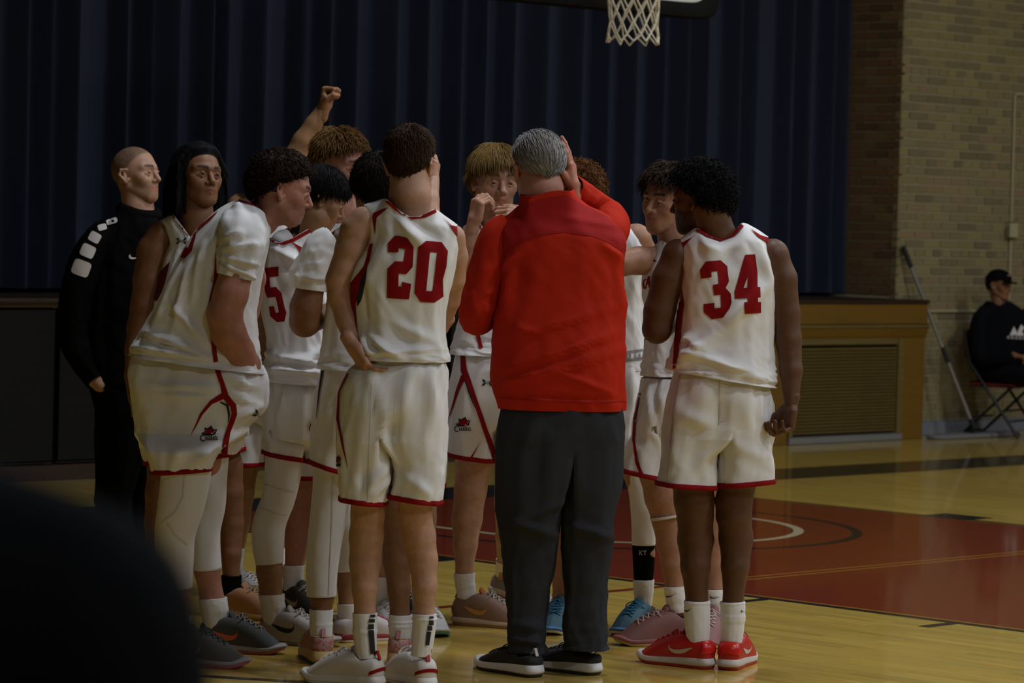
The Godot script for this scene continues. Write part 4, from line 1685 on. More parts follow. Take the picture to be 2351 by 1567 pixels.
func lay_side(wall: Node3D, mesh: ArrayMesh, v: float, y: float, u0: float, r: RandomNumberGenerator, rest: MB, l: float, bt: Basis) -> int:
	var p := court(u0 + 0.025 + r.randf_range(-0.0015, 0.0015), v, y)
	var q := seen(p)
	var pick := r.randi() % 5
	if q.y > -12 and q.y < 720 and v > CURTAIN_V:
		var n := MeshInstance3D.new()
		n.mesh = mesh
		n.name = "brick"
		wall.add_child(n, true)
		n.transform = Transform3D(bt, p)
		n.material_override = M.brick_shaded[pick]
		return 1
	box(rest, Transform3D(bt, p), Vector3(l, 0.0608, 0.05))
	return 0

func stage() -> void:
	var right := u_of(on_wall(2122, 850, STAGE_V))
	var top := slab("floor_stage", -4.0, right + 0.012, -20.0, STAGE_V + 0.03, STAGE_H - 0.03, STAGE_H, M.wood_dark, self, 0.004)
	top.set_meta("label", "wooden stage floor in front of the curtain")
	var yl := func(py: float) -> float: return on_wall(1950, py, STAGE_V).y
	# front: solid below, boards and a heater grille at the right-hand end
	var front := slab("wall_stage_front", -4.0, right, STAGE_V - 0.25, STAGE_V - 0.03, -0.12, STAGE_H - 0.03, M.wood)
	front.set_meta("label", "varnished wooden front of the stage")
	var g0 := u_of(on_wall(1815, 850, STAGE_V))
	var g1 := u_of(on_wall(2068, 850, STAGE_V))
	var left := u_of(on_wall(1745, 850, STAGE_V))
	slab("fascia_board", left, right + 0.004, STAGE_V - 0.03, STAGE_V + 0.016, yl.call(744), STAGE_H - 0.031, M.wood, front, 0.003)
	slab("moulding", left, right + 0.008, STAGE_V - 0.03, STAGE_V + 0.035, yl.call(753), yl.call(744), M.wood_grille, front, 0.004)
	# cornice board leaning in under the moulding
	var cm := MB.new()
	var y0: float = yl.call(775)
	var y1: float = yl.call(753)
	var rows := []
	for e in [left, right + 0.004]:
		rows.append(PackedVector3Array([court(e, STAGE_V - 0.03, y0), court(e, STAGE_V + 0.004, y0), court(e, STAGE_V + 0.028, y1), court(e, STAGE_V - 0.03, y1)]))
	sheet(cm, rows, true, true, true)
	var flat := MB.new()
	for k in range(0, cm.i.size(), 3):
		for m in 3: flat.v.append(cm.v[cm.i[k + m]])
		flat.i.append_array([flat.v.size() - 3, flat.v.size() - 2, flat.v.size() - 1])
	put(flat, "cornice_board", M.wood, front)
	slab("post", g1 + 0.02, right, STAGE_V - 0.03, STAGE_V, 0.0, y0, M.wood, front, 0.004)
	slab("post", left, g0 - 0.02, STAGE_V - 0.03, STAGE_V, 0.0, y0, M.wood, front, 0.004)
	# grille: frame and slats, a dark chamber behind
	var gy0: float = on_wall(1950, 1008, STAGE_V).y
	var gr := thing("heater_grille", "wide tan louvred heater grille set in the wooden stage front", "grille", court((g0 + g1) / 2, STAGE_V, 0))
	slab("backing", g0, g1, STAGE_V - 0.028, STAGE_V - 0.024, gy0, y0, M.vent_dark, gr)
	slab("frame_side", g0 - 0.02, g0 + 0.035, STAGE_V - 0.03, STAGE_V + 0.012, gy0, y0, M.wood_grille, gr, 0.003)
	slab("frame_side", g1 - 0.055, g1 + 0.02, STAGE_V - 0.03, STAGE_V + 0.012, gy0, y0, M.wood_grille, gr, 0.003)
	slab("frame_top", g0 + 0.035, g1 - 0.055, STAGE_V - 0.03, STAGE_V + 0.012, y0 - 0.055, y0, M.wood_grille, gr, 0.003)
	slab("frame_base", g0 - 0.02, g1 + 0.02, STAGE_V - 0.03, STAGE_V + 0.02, maxf(gy0 - 0.02, 0.0), gy0 + 0.035, M.steel_dull, gr, 0.003)
	var n := 26
	for k in n:
		var y := lerpf(gy0 + 0.05, y0 - 0.075, (k + 0.5) / n)
		var mb := MB.new()
		box(mb, Transform3D(court_basis() * Basis(Vector3.RIGHT, 0.6), court((g0 + g1) / 2 - 0.01, STAGE_V - 0.008, y)), Vector3(g1 - g0 - 0.09, 0.006, 0.024))
		put(mb, "slat", M.wood_grille, gr)
	# padded mats along the rest of the front
	var w := 0.66
	var u := left - 0.01
	var pad_end := u_of(on_wall(-60, 850, STAGE_V))
	while u > pad_end:
		var pad := MB.new()
		box(pad, Transform3D(court_basis(), court(u - w / 2, STAGE_V + 0.0, 0.575)), Vector3(w - 0.012, 0.93, 0.06), 0.015)
		var o := put(pad, "wall_pad", M.pad)
		tag(o, "black vinyl safety pad fixed along the stage front", "pad", "black pads along the stage front")
		u -= w
	var tb := slab("baseboard_stage", -4.0, left, STAGE_V - 0.03, STAGE_V + 0.02, 0.0, 0.1, M.wood_dark, self, 0.004)
	tb.set_meta("label", "brown wooden skirting below the black pads")
	# skirting, conduit and switch box on the brick wall
	slab("baseboard_end", right + 0.004, 23.9, BRICK_V - 0.005, BRICK_V + 0.02, 0.0, 0.115, M.base_grey, self, 0.004)
	var cd := thing("conduit", "thin cream electrical conduit running up and across the brick wall", "pipe", on_wall(2325, 700, BRICK_V))
	var path := PackedVector3Array()
	for q in [[2316, 700], [2322, 500], [2330, 222], [2332, 216], [2345, 217], [2440, 228]]:
		var p := on_wall(q[0], q[1], BRICK_V + 0.014)
		path.append(p)
	var cmesh := MB.new()
	tube(cmesh, path, 0.0095, 8)
	put(cmesh, "riser", M.conduit, cd)
	var c2 := MB.new()
	var pa := on_wall(2118, 714, BRICK_V + 0.012)
	var pb := on_wall(2320, 712, BRICK_V + 0.012)
	pb.y = pa.y
	tube(c2, PackedVector3Array([pa, pb]), 0.0115, 8)
	put(c2, "cross_run", M.conduit, cd)
	var sb := thing("switch_box", "small cream switch box on the conduit", "box", on_wall(2324, 528, BRICK_V + 0.0))
	var bm := MB.new()
	box(bm, Transform3D(court_basis(), on_wall(2324, 528, BRICK_V + 0.03)), Vector3(0.1, 0.135, 0.055), 0.006)
	put(bm, "housing", M.conduit, sb)
	var bp := MB.new()
	box(bp, Transform3D(court_basis(), on_wall(2324, 528, BRICK_V + 0.06)), Vector3(0.085, 0.12, 0.006), 0.002)
	put(bp, "cover", M.conduit, sb)
	var sw := MB.new()
	box(sw, Transform3D(court_basis(), on_wall(2324, 528, BRICK_V + 0.066)), Vector3(0.012, 0.024, 0.01), 0.002)
	put(sw, "switch", M.print_white, sb)

func curtain() -> void:
	var folds := []
	for f in [[-190, 12], [-120, 9], [-50, 16], [62, 14], [120, 4], [180, 12], [292, 5], [352, 5], [405, 20], [486, 12], [522, 9], [605, 14], [697, 5], [760, 5], [815, 12], [905, 18], [985, 8], [1059, 5], [1117, 5], [1182, 5], [1252, 16], [1335, 14], [1400, 7], [1463, 5], [1530, 5], [1580, 5], [1628, 5], [1700, 8], [1738, 9], [1822, 6], [1865, 5], [1920, 5], [1948, 8]]:
		var p := on_wall(f[0], 0, CURTAIN_V)
		var p2 := on_wall(f[0] + f[1], 0, CURTAIN_V)
		folds.append([u_of(p), maxf(p.distance_to(p2) * 0.62, 0.018)])
	var u0: float = folds[0][0] - 3.5
	var u1 := u_of(on_wall(1957, 300, CURTAIN_V)) + 0.25
	var prof := []
	var u := u0
	var x := folds[0][0] - 0.3 as float
	while x > u0:
		folds.push_front([x, 0.05])
		x -= 0.3
	while u < u1:
		var dv := 0.0
		for f in folds:
			var g: float = (u - f[0]) / f[1]
			if absf(g) < 4.0: dv = maxf(dv, exp(-g * g) * minf(0.26, 0.17 + f[1]))
		prof.append(Vector2(u, dv + 0.012 * noise_a.get_noise_2d(u * 300.0, 5.0)))
		u += 0.006
	var rows := []
	for y in [1.13, 1.135, 1.6, 2.6, 4.0, 6.4]:
		var row := PackedVector3Array()
		for p in prof:
			var grow := 1.06 if y < 1.2 else 1.0
			row.append(court(p.x + 0.01 * noise_a.get_noise_2d(p.x * 120.0, y * 60.0), CURTAIN_V - 0.16 + p.y * grow, y))
		for k in range(prof.size() - 1, -1, -1):
			var p: Vector2 = prof[k]
			row.append(court(p.x, CURTAIN_V - 0.166 + p.y * 0.98, y))
		rows.append(row)
	var mb := MB.new()
	sheet(mb, rows, true)
	var o := put(mb, "stage_curtain", M.curtain)
	tag(o, "tall dark navy pleated stage curtain hanging behind the team", "curtain")

# ---- the people ----
const CURL_FIST := [[82, 98, 62], [84, 100, 62], [84, 100, 62], [82, 98, 60]]
const CURL_REST := [[22, 32, 18], [28, 38, 20], [34, 42, 22], [40, 46, 24]]
const CURL_FLAT := [[8, 12, 8], [6, 10, 8], [8, 12, 8], [12, 16, 10]]
const CURL_HOOK := [[50, 60, 30], [55, 62, 30], [60, 64, 32], [62, 66, 32]]
const THUMB_REST := [Vector3(0.65, 0.7, 0.25), Vector3(0.3, 0.9, 0.3), Vector3(0.1, 0.95, 0.3)]
const THUMB_FIST := [Vector3(0.55, 0.65, 0.6), Vector3(-0.25, 0.6, 0.75), Vector3(-0.95, 0.15, 0.3)]

const LEAF := [0.05, -1.0, 0.18, -0.78, 0.24, -0.62, 0.62, -0.66, 0.5, -0.36, 0.46, -0.12, 0.1, 0.0, -0.25, 0.02, -0.6, 0.0, -0.95, -0.25, -0.58, -0.4, -0.6, -0.84, -0.32, -0.72, -0.16, -0.84]
const SWOOSH := [-1.0, 0.05, -0.82, 0.62, -0.5, 0.78, -0.1, 0.62, 1.0, -0.62, 0.0, 0.12, -0.45, 0.22, -0.68, 0.1, -0.76, -0.18, -0.7, -0.45]

func placed(shape: Array, cx: float, cy: float, sx: float, sy: float, turn := 0.0) -> Array:
	var out := []
	for p in v2(shape): out.append(Vector2(cx, cy) + Vector2(p.x * sx, p.y * sy).rotated(turn))
	return out

func leaf_logo(g: Cloth, cx: float, cy: float, s: float, squeeze := 1.0) -> void:
	patch(g, [placed(LEAF, cx, cy, s * squeeze, s)], "leaf_emblem", M.print_black, [], 0.003, 6.0)
	patch(g, [placed(LEAF, cx - 0.02 * s, cy - 0.13 * s, s * 0.66 * squeeze, s * 0.66)], "leaf_emblem", M.red, [], 0.0042, 6.0)
	var bits := []
	for b in [[-0.5, -0.62, -0.42, -0.48, -0.5, -0.46], [0.42, -0.55, 0.5, -0.58, 0.3, -0.3, 0.24, -0.3], [0.02, -0.24, 0.12, -0.18, 0.3, -0.14, 0.1, -0.06, 0.02, -0.08], [-0.75, -0.28, -0.5, -0.3, -0.5, -0.22]]:
		bits.append(placed(b, cx, cy, s * squeeze, s))
	patch(g, bits, "leaf_emblem", M.print_white, [], 0.0055, 6.0)
	# script word under the leaf
	var word := []
	var c := Vector2(cx - 0.05 * s, cy + 0.26 * s)
	var big := []
	for k in 9:
		var a := deg_to_rad(40 + 34 * k)
		big.append(c + Vector2((-0.68 + cos(a) * 0.26) * squeeze, sin(a) * -0.3) * s)
	word.append(stroke(big, s * 0.1))
	for k in 7:
		var x := (-0.4 + k * 0.17) * s * squeeze
		var lift := [0.0, 0.0, -0.02, -0.1, 0.0, -0.06, 0.0][k] * s as float
		word.append(stroke([c + Vector2(x + 0.05 * s * squeeze, -0.14 * s + lift), c + Vector2(x - 0.03 * s * squeeze, 0.02 * s), c + Vector2(x + 0.02 * s * squeeze, 0.2 * s), c + Vector2(x + 0.1 * s * squeeze, 0.14 * s)], s * 0.085))
	patch(g, word, "script_word", M.print_black, [], 0.0042, 6.0)

func arch_logo(g: Cloth, cx: float, cy: float, s: float, turn := 0.0, squeeze := 1.0) -> void:
	var polys := []
	for m in [-1.0, 1.0]:
		polys.append(placed([m * 1.0, -0.62, m * 0.5, -0.5, m * 0.32, -0.06, m * 0.72, -0.08], cx, cy, s * squeeze, s, turn))
		polys.append(placed([m * 1.0, 0.62, m * 0.5, 0.5, m * 0.32, 0.06, m * 0.72, 0.08], cx, cy, s * squeeze, s, turn))
	var oval := []
	for k in 13: oval.append(Vector2(cx, cy) + Vector2(cos(TAU * k / 12) * 0.42 * s * squeeze, sin(TAU * k / 12) * 0.17 * s).rotated(turn))
	polys.append(stroke(oval, s * 0.1))
	patch(g, polys, "chest_logo", M.print_black, [], 0.003, 6.0)

func rel(chain: Array, d: float) -> Array:
	var out := []
	for c in chain: out.append([c[0], c[1], d + c[2], c[3]])
	return out

func trunk(keys: Array, d: float) -> Array:   # the body inside the clothes
	var out := []
	for s in [-0.36, 0.36]:
		var c := []
		var all := full(keys)
		for q in all.size():
			var k: Array = all[q]
			var half: float = Vector2(k[0], k[1]).distance_to(Vector2(k[2], k[3])) / 2
			var r := minf(half * 0.48, (k[4] - 0.022) * F / d)
			if q == all.size() - 1: r *= 0.5
			elif q == all.size() - 2: r *= 0.8
			c.append([lerpf(k[0], k[2], 0.5 + s * 0.5 * 0.9), lerpf(k[1], k[3], 0.5 + s * 0.45), d + k[5], maxf(r, 8.0)])
		out.append(c)
	return out

# o: d, skin, keys (trunk), arms, legs, neck, head, hair ...
func figure(root: Node3D, o: Dictionary) -> Transform3D:
	var d: float = o.d
	var chains := trunk(o.keys, d)
	for c in o.get("arms", []): chains.append(rel(c, d))
	for c in o.get("legs", []): chains.append(rel(c, d))
	chains.append(rel(o.neck, d))
	var h: Array = o.head
	var ht := head_frame(h[0], h[1], d + h[6], h[2], h[3], h[4], h[5])
	var ho: Dictionary = o.get("face", {})
	ho.skin = o.skin
	var hands := []
	for q in o.get("hands", []):   # [px, py, dd, fingers, palm, curl, thumb, side, size]
		hands.append([hand(q[5], q[6], q[7]), hand_at(at(q[0], q[1], d + q[2]), q[3], q[4], q[8])])
	body(root, chains, o.skin, [[ht, ho]], hands, o.get("cell", 0.0115))
	if o.has("hair"):
		var hr: Dictionary = o.hair
		hr.wide = ho.get("wide", 1.0)
		hair(root, ht, hr)
	return ht

func sock(root: Node3D, chain: Array, o := {}) -> Cloth:
	var p := {"amp": 0.0012, "rib": 0.0006, "ribs": 26.0, "rows": 34, "level": 0.5, "label": o.get("label", "")}
	p.merge(o, true)
	for c in chain: c[3] += 1.8
	chain[-1][3] *= 0.82
	return limb_cloth(root, "sock", chain, o.get("mat", M.sock), p)

const SHADE := {"pale": Color(0.53, 0.295, 0.195), "rosy": Color(0.5, 0.225, 0.155), "tan": Color(0.27, 0.12, 0.058), "olive": Color(0.36, 0.185, 0.09), "brown": Color(0.125, 0.052, 0.025), "warm": Color(0.42, 0.215, 0.13)}

func person(label: String, feet: Vector3) -> Node3D:
	return thing("person", label, "person", feet)

func people() -> void:
	var t0 := Time.get_ticks_msec()
	for f in [number_34, number_20, coach, curly, long_hair, hooded, number_5, behind_20, tall_blond, raised_arm, hidden_one, blond_front, red_curls, wavy, seated, onlooker]:
		f.call()

func hem_opts(seed_v: float, extra := {}) -> Dictionary:
	var o := {"hem": M.red, "hem_h": 0.017, "amp": 0.008, "fx": 1100.0, "fy": 240.0, "seed": seed_v, "gather": 0.0018, "hem_wave": 0.0}
	o.merge(extra, true)
	return o

func number_34() -> void:
	var d := 11.77
	var root := person("player in white jersey number 34 with dark curly afro, back turned", on_floor(1650, 1532))
	var keys := [[1538, 848, 1772, 888, 0.145], [1542, 822, 1774, 858, 0.14], [1552, 770, 1774, 792, 0.12], [1557, 720, 1777, 735, 0.12], [1561, 660, 1780, 668, 0.125], [1563, 610, 1777, 612, 0.12], [1559, 575, 1768, 568, 0.105], [1553, 545, 1763, 535, 0.09], [1552, 505, 1763, 495, 0.08]]
	var g := shirt(root, "jersey", keys, [1549, 557, 1575, 538, 1602, 521, 1625, 535, 1655, 545, 1685, 533, 1704, 511, 1735, 524, 1765, 543], [1602, 704], d, M.white, {"amp": 0.005, "bunch": 0.012, "bunch_h": 0.09, "seed": 1, "folds": [[1770, 640, 1650, 760, 16, 0.012], [1650, 760, 1560, 838, 14, 0.014], [1690, 560, 1650, 640, 14, -0.008], [1610, 540, 1650, 580, 14, 0.006], [1560, 800, 1765, 870, 10, 0.01], [1570, 770, 1625, 800, 8, 0.008], [1745, 560, 1760, 640, 8, 0.006], [1560, 790, 1600, 765, 7, 0.006]]})
	patch(g, [v2([1620.8, 600.4, 1653.2, 597, 1669.8, 611.4, 1673.6, 645.8, 1666, 660.7, 1677.9, 674, 1680.2, 694.1, 1676.1, 707.8, 1661.2, 728.5, 1634.2, 732.5, 1616.4, 717, 1615, 697.5, 1640, 695.2, 1640.9, 707.3, 1656, 705.5, 1654.3, 675.7, 1639.4, 677.4, 1636.9, 653.9, 1650.6, 651, 1647.1, 621.9, 1633.1, 623.4, 1634.2, 636, 1610.1, 639.3, 1607.8, 619.4])], "numeral", M.red, [], 0.003, 6.0, "red block numeral 3")
	patch(g, [v2([1710.6, 584.9, 1733.6, 583.8, 1738.2, 621.7, 1739.1, 659, 1745.1, 659, 1745.1, 682, 1739.3, 682.6, 1739.3, 692.3, 1745.9, 692.3, 1746.4, 717.6, 1709.2, 719.3, 1709.2, 694.1, 1716.7, 693.5, 1716.7, 683.7, 1687.6, 686, 1686.3, 669.9])], "numeral", M.red, [v2([1716.9, 633.2, 1716.7, 660.2, 1706.9, 661.3])], 0.003, 6.0, "red block numeral 4")
	patch(g, [stroke(v2([1602, 525, 1625, 539, 1655, 549, 1685, 537, 1703, 516]), 13.0)], "neck_trim", M.red)
	patch(g, [v2([1604, 537, 1590, 546, 1572, 566, 1566, 600, 1563, 640, 1560, 600, 1556, 565, 1562, 560, 1580, 551])], "shoulder_flash", M.red)
	patch(g, [v2([1722, 526, 1745, 541, 1762, 546, 1768, 585, 1758, 556, 1740, 545])], "shoulder_flash", M.red)
	patch(g, [v2([1563, 640, 1572, 700, 1560, 800, 1552, 845, 1546, 845, 1550, 780, 1556, 720, 1558, 660])], "side_panel", M.red)
	var hips := [[1558, 815, 1758, 835, 0.11], [1550, 850, 1764, 866, 0.125], [1534, 905, 1770, 908, 0.145], [1527, 950, 1772, 952, 0.14], [1523, 985, 1773, 982, 0.13]]
	var la := [[1651, 1000, 1774, 997, 0.115], [1650, 1035, 1775, 1030, 0.115], [1648, 1075, 1776, 1068, 0.115], [1646, 1117, 1776, 1107, 0.115]]
	var lb := [[1521, 1002, 1652, 1002, 0.115], [1517, 1040, 1652, 1040, 0.115], [1513, 1080, 1648, 1082, 0.115], [1510, 1113, 1645, 1122, 0.115]]
	var sh := legs_cloth(root, "shorts", hips, la, lb, d, -170, M.white_shorts, hem_opts(2, {"folds": [[1652, 900, 1650, 990, 9, -0.012], [1640, 985, 1560, 940, 14, 0.006], [1660, 985, 1740, 1050, 16, 0.007], [1560, 900, 1545, 1080, 14, 0.006], [1640, 1000, 1600, 1080, 12, 0.006]]}))
	patch(sh, [stroke(v2([1562, 860, 1546, 950, 1538, 1040, 1532, 1110]), 2.0)], "seam", M.seam)
	patch(sh, [stroke(v2([1652, 870, 1652, 930, 1651, 975]), 2.0)], "seam", M.seam)
	figure(root, {"d": d, "skin": SHADE.brown, "keys": keys.slice(0, 7), "neck": [[1655, 585, 0.03, 34], [1650, 545, 0.02, 42], [1628, 480, 0.0, 44]],
		"head": [1604, 462, 148, -116, 4, 0, 0.04], "face": {"beard": 1.0, "brow": Color(0.008, 0.006, 0.005)},
		"arms": [[[1600, 590, 0.0, 22], [1556, 585, 0.0, 36], [1534, 640, 0.0, 38], [1514, 715, 0.0, 37], [1508, 755, 0.0, 34], [1540, 735, 0.2, 27], [1575, 690, 0.3, 20]],
			[[1735, 590, 0.0, 24], [1774, 585, 0.0, 37], [1794, 640, 0.0, 37], [1804, 720, 0.0, 34], [1810, 780, -0.01, 31], [1816, 850, -0.03, 27], [1816, 925, -0.06, 19]]],
		"hands": [[1815, 932, -0.06, Vector3(-0.22, -1, 0.12), Vector3(-0.75, 0, 0.65), CURL_HOOK, THUMB_REST, 1.0, 1.02], [1575, 690, 0.3, Vector3(0.3, 1, 0.2), Vector3(0, 0, -1), CURL_REST, THUMB_REST, -1.0, 1.0]],
		"legs": [[[1590, 960, 0, 48], [1590, 1090, 0, 50], [1593, 1150, 0, 46], [1596, 1185, 0.01, 42], [1597, 1240, 0.02, 42], [1597, 1300, 0, 35], [1600, 1380, 0, 26], [1602, 1470, 0, 24]],
			[[1705, 960, 0, 46], [1695, 1090, 0, 46], [1686, 1150, 0, 42], [1686, 1185, 0, 40], [1690, 1235, 0.02, 40], [1688, 1300, 0, 33], [1683, 1380, 0, 24], [1680, 1470, 0, 23]]],
		"hair": {"style": "afro", "mat": M.hair_black, "thick": 0.027, "lump": 0.5, "locks": 2600, "long": 0.034, "fat": 0.0022, "coil": 0.007, "low": -0.07, "front": -0.012, "fade": 0.045, "seed": 34}})
	var s1 := sock(root, [[1600, 1378, d, 28], [1600, 1400, d, 28.5], [1601, 1440, d, 27], [1603, 1490, d, 27]], {"rings": [[0.1, 0.002]]})
	patch(s1, [placed(SWOOSH, 1582, 1399, 9, 5, -0.2)], "sock_mark", M.print_black)
	var s2 := sock(root, [[1681, 1380, d, 27], [1682, 1400, d, 27], [1681, 1440, d, 25], [1678, 1490, d, 26]], {"rings": [[0.1, 0.002], [0.45, 0.003], [0.52, 0.003]]})
	patch(s2, [placed(SWOOSH, 1704, 1402, 4, 5, 0.8)], "sock_mark", M.print_black)
	var o := {"upper": mat(Color(0.50, 0.012, 0.012), 0.4), "mid": mat(Color(0.62, 0.57, 0.53), 0.5), "out": mat(Color(0.4, 0.012, 0.01), 0.5), "swoosh": M.print_white, "heel_mat": mat(Color(0.62, 0.016, 0.012), 0.28), "heel_from": 0.12, "heel_to": 0.85, "lace": mat(Color(0.4, 0.02, 0.02), 0.8), "top": 0.112, "mid_h": 0.036, "label": "bright red basketball shoe with white midsole"}
	shod(root, 1603, d, -126, 0.325, o)
	shod(root, 1679, d, 163, 0.325, o)

func number_20() -> void:
	var d := 11.05
	var root := person("player in white jersey number 20 with short brown hair, hand on hip", on_floor(900, 1575))
	var keys := [[817, 824, 1024, 830, 0.126], [815, 812, 1026, 816, 0.125], [817, 785, 1023, 785, 0.112], [813, 740, 1022, 738, 0.108], [807, 690, 1032, 688, 0.112], [804, 645, 1044, 638, 0.115], [822, 600, 1052, 590, 0.115], [848, 555, 1054, 552, 0.108], [848, 515, 1052, 525, 0.098], [836, 480, 1048, 505, 0.085], [832, 440, 1048, 465, 0.075]]
	var g := shirt(root, "jersey", keys, [832, 470, 858, 463, 887, 456, 912, 478, 945, 497, 975, 492, 998, 480, 1022, 495, 1048, 514], [888, 998], d, M.white, {"amp": 0.005, "bunch": 0.008, "bunch_h": 0.05, "seed": 3, "folds": [[915, 500, 975, 570, 12, 0.009], [940, 505, 1010, 545, 10, -0.006], [850, 770, 920, 822, 8, 0.009], [830, 770, 860, 815, 7, 0.008], [900, 740, 1010, 790, 12, 0.006], [830, 640, 840, 760, 8, -0.006], [820, 810, 1018, 800, 7, 0.006], [1010, 640, 1040, 560, 10, 0.005]]})
	patch(g, [v2([906.4, 541.2, 918.5, 541.8, 936.1, 546.1, 950, 566.1, 947.6, 612.7, 933, 629.1, 915.1, 627.6, 914.6, 657, 922.4, 657.6, 922.4, 646.7, 944.2, 651.5, 939.1, 686.7, 888.2, 683.6, 890, 616.4, 907.6, 599.4, 926.4, 600.6, 930.6, 572.1, 915.5, 569.1, 915.1, 579.6, 890.8, 578.8, 891.2, 557.8])], "numeral", M.red, [], 0.003, 6.0, "red block numeral 2")
	patch(g, [v2([976.7, 553.3, 1013.6, 555.8, 1027.6, 576.4, 1024.5, 610.3, 1016, 641.2, 1016.7, 680, 997.3, 693.9, 965.2, 692.7, 951.5, 672.1, 955.5, 626.7, 960.3, 566.7])], "numeral", M.red, [v2([986.6, 578.2, 1003.3, 579.6, 999.1, 620.6, 992.4, 667.9, 978.1, 667.3])], 0.003, 6.0, "red block numeral 0")
	patch(g, [stroke(v2([886, 458, 912, 482, 945, 500, 975, 496, 999, 484]), 8.0)], "neck_trim", M.red)
	patch(g, [v2([893, 476, 866, 500, 862, 540, 856, 500, 858, 490, 876, 482])], "shoulder_flash", M.red)
	patch(g, [v2([1015, 500, 1035, 518, 1050, 522, 1050, 545, 1030, 516])], "shoulder_flash", M.red)
	patch(g, [v2([858, 560, 850, 600, 840, 625, 828, 645, 818, 700, 824, 780, 816, 780, 808, 720, 806, 650, 820, 632, 838, 610, 850, 560])], "side_panel", M.red)
	patch(g, [v2([845, 612, 840, 650, 830, 690, 822, 704, 820, 680, 828, 645, 838, 628])], "side_panel", M.dark_panel, [], 0.004)
	var hips := [[826, 808, 1016, 812, 0.1], [823, 828, 1019, 832, 0.108], [800, 850, 1025, 852, 0.125], [783, 890, 1026, 888, 0.14], [777, 940, 1026, 935, 0.145], [773, 1000, 1024, 995, 0.14]]
	var la := [[903, 1010, 1023, 1006, 0.11], [900, 1060, 1021, 1055, 0.11], [897, 1110, 1018, 1110, 0.11], [890, 1142, 1014, 1158, 0.108]]
	var lb := [[773, 1012, 908, 1012, 0.115], [773, 1070, 902, 1070, 0.115], [774, 1115, 893, 1118, 0.112], [776, 1148, 886, 1160, 0.11]]
	var sh := legs_cloth(root, "shorts", hips, la, lb, d, 172, M.white_shorts, hem_opts(4, {"gather": 0.003, "folds": [[855, 860, 900, 990, 10, 0.006], [935, 860, 920, 960, 9, 0.006], [905, 960, 905, 1015, 8, -0.014], [890, 1060, 830, 1140, 12, 0.008], [895, 1090, 845, 1150, 8, 0.006], [985, 850, 1000, 1000, 12, 0.005], [840, 1000, 835, 1150, 8, -0.005], [930, 1090, 990, 1140, 12, 0.006]]}))
	patch(sh, [stroke(v2([800, 858, 780, 900, 777, 960, 790, 1030, 800, 1075]), [4.0, 3.0, 6.0, 4.0, 0.8])], "side_stripe", M.red)
	patch(sh, [stroke(v2([853, 880, 850, 960, 846, 1060, 844, 1150]), 1.8)], "seam", M.seam)
	leaf_logo(sh, 779, 1062, 18, 0.45)
	figure(root, {"d": d, "skin": SHADE.pale, "keys": keys.slice(0, 9), "neck": [[942, 540, 0.03, 36], [942, 495, 0.02, 47], [941, 450, 0.01, 48], [941, 405, 0.03, 46]],
		"head": [941, 380, 157, 163, 8, 0, 0.045], "face": {"wide": 0.97},
		"arms": [[[880, 520, 0.0, 24], [835, 508, 0.0, 34], [818, 530, 0.0, 38], [806, 570, 0.0, 37], [790, 615, 0.0, 33], [778, 642, 0.0, 31], [781, 680, 0.0, 30], [795, 735, -0.02, 25], [808, 785, -0.06, 19]],
			[[1000, 540, 0.0, 22], [1038, 545, 0.0, 30], [1046, 590, 0.02, 29], [1043, 640, 0.05, 26], [1034, 690, 0.12, 23], [1018, 745, 0.2, 19]]],
		"hands": [[811, 794, -0.07, Vector3(0.5, -0.8, 0.3), Vector3(0.75, 0.45, -0.45), [[52, 46, 20], [44, 40, 18], [36, 34, 16], [28, 28, 14]], [Vector3(0.7, 0.5, 0.5), Vector3(0.3, 0.5, 0.8), Vector3(0.1, 0.5, 0.8)], -1.0, 1.06], [1018, 745, 0.2, Vector3(-0.4, -0.6, -0.6), Vector3(-0.8, 0, 0.2), CURL_REST, THUMB_REST, 1.0, 1.0]],
		"legs": [[[850, 960, 0, 52], [846, 1110, 0, 45], [844, 1180, 0, 39], [841, 1230, 0.015, 40], [838, 1290, 0.015, 37], [837, 1350, 0, 30], [838, 1410, 0, 25], [840, 1490, 0, 23]],
			[[955, 960, 0, 52], [950, 1110, 0, 46], [952, 1175, 0, 39], [962, 1230, 0.015, 39], [971, 1285, 0.015, 35], [975, 1345, 0, 29], [974, 1410, 0, 24], [972, 1490, 0, 23]]],
		"hair": {"style": "flat", "mat": M.hair_brown, "thick": 0.007, "top": 0.014, "locks": 4200, "long": 0.018, "fat": 0.0017, "low": -0.07, "fade": 0.07, "rise": 0.5, "mess": 0.45, "seed": 20}})
	var s1 := sock(root, [[837, 1406, d, 27], [838, 1430, d, 27], [838, 1470, d, 25], [842, 1510, d, 26]], {"rings": [[0.48, 0.003]]})
	for q in [[849, 1410, 860, 1416], [846, 1420, 859, 1428], [845, 1432, 857, 1443]]:
		patch(s1, [v2([q[0], q[1], q[2], q[1], q[2], q[3], q[0], q[3]])], "sock_stripe", M.print_black)
	patch(s1, [v2([845, 1446, 857, 1446, 860, 1500, 850, 1500])], "sock_stripe", M.print_black)
	var s2 := sock(root, [[974, 1408, d, 26], [974, 1430, d, 26], [971, 1465, d, 24], [966, 1505, d, 26]], {"rings": [[0.2, 0.003]]})
	for q in [[985, 1414, 994, 1420], [984, 1423, 994, 1434], [981, 1436, 991, 1446]]:
		patch(s2, [v2([q[0], q[1], q[2], q[1], q[2], q[3], q[0], q[3]])], "sock_stripe", M.print_black)
	patch(s2, [v2([979, 1449, 989, 1449, 984, 1480, 976, 1480])], "sock_stripe", M.print_black)
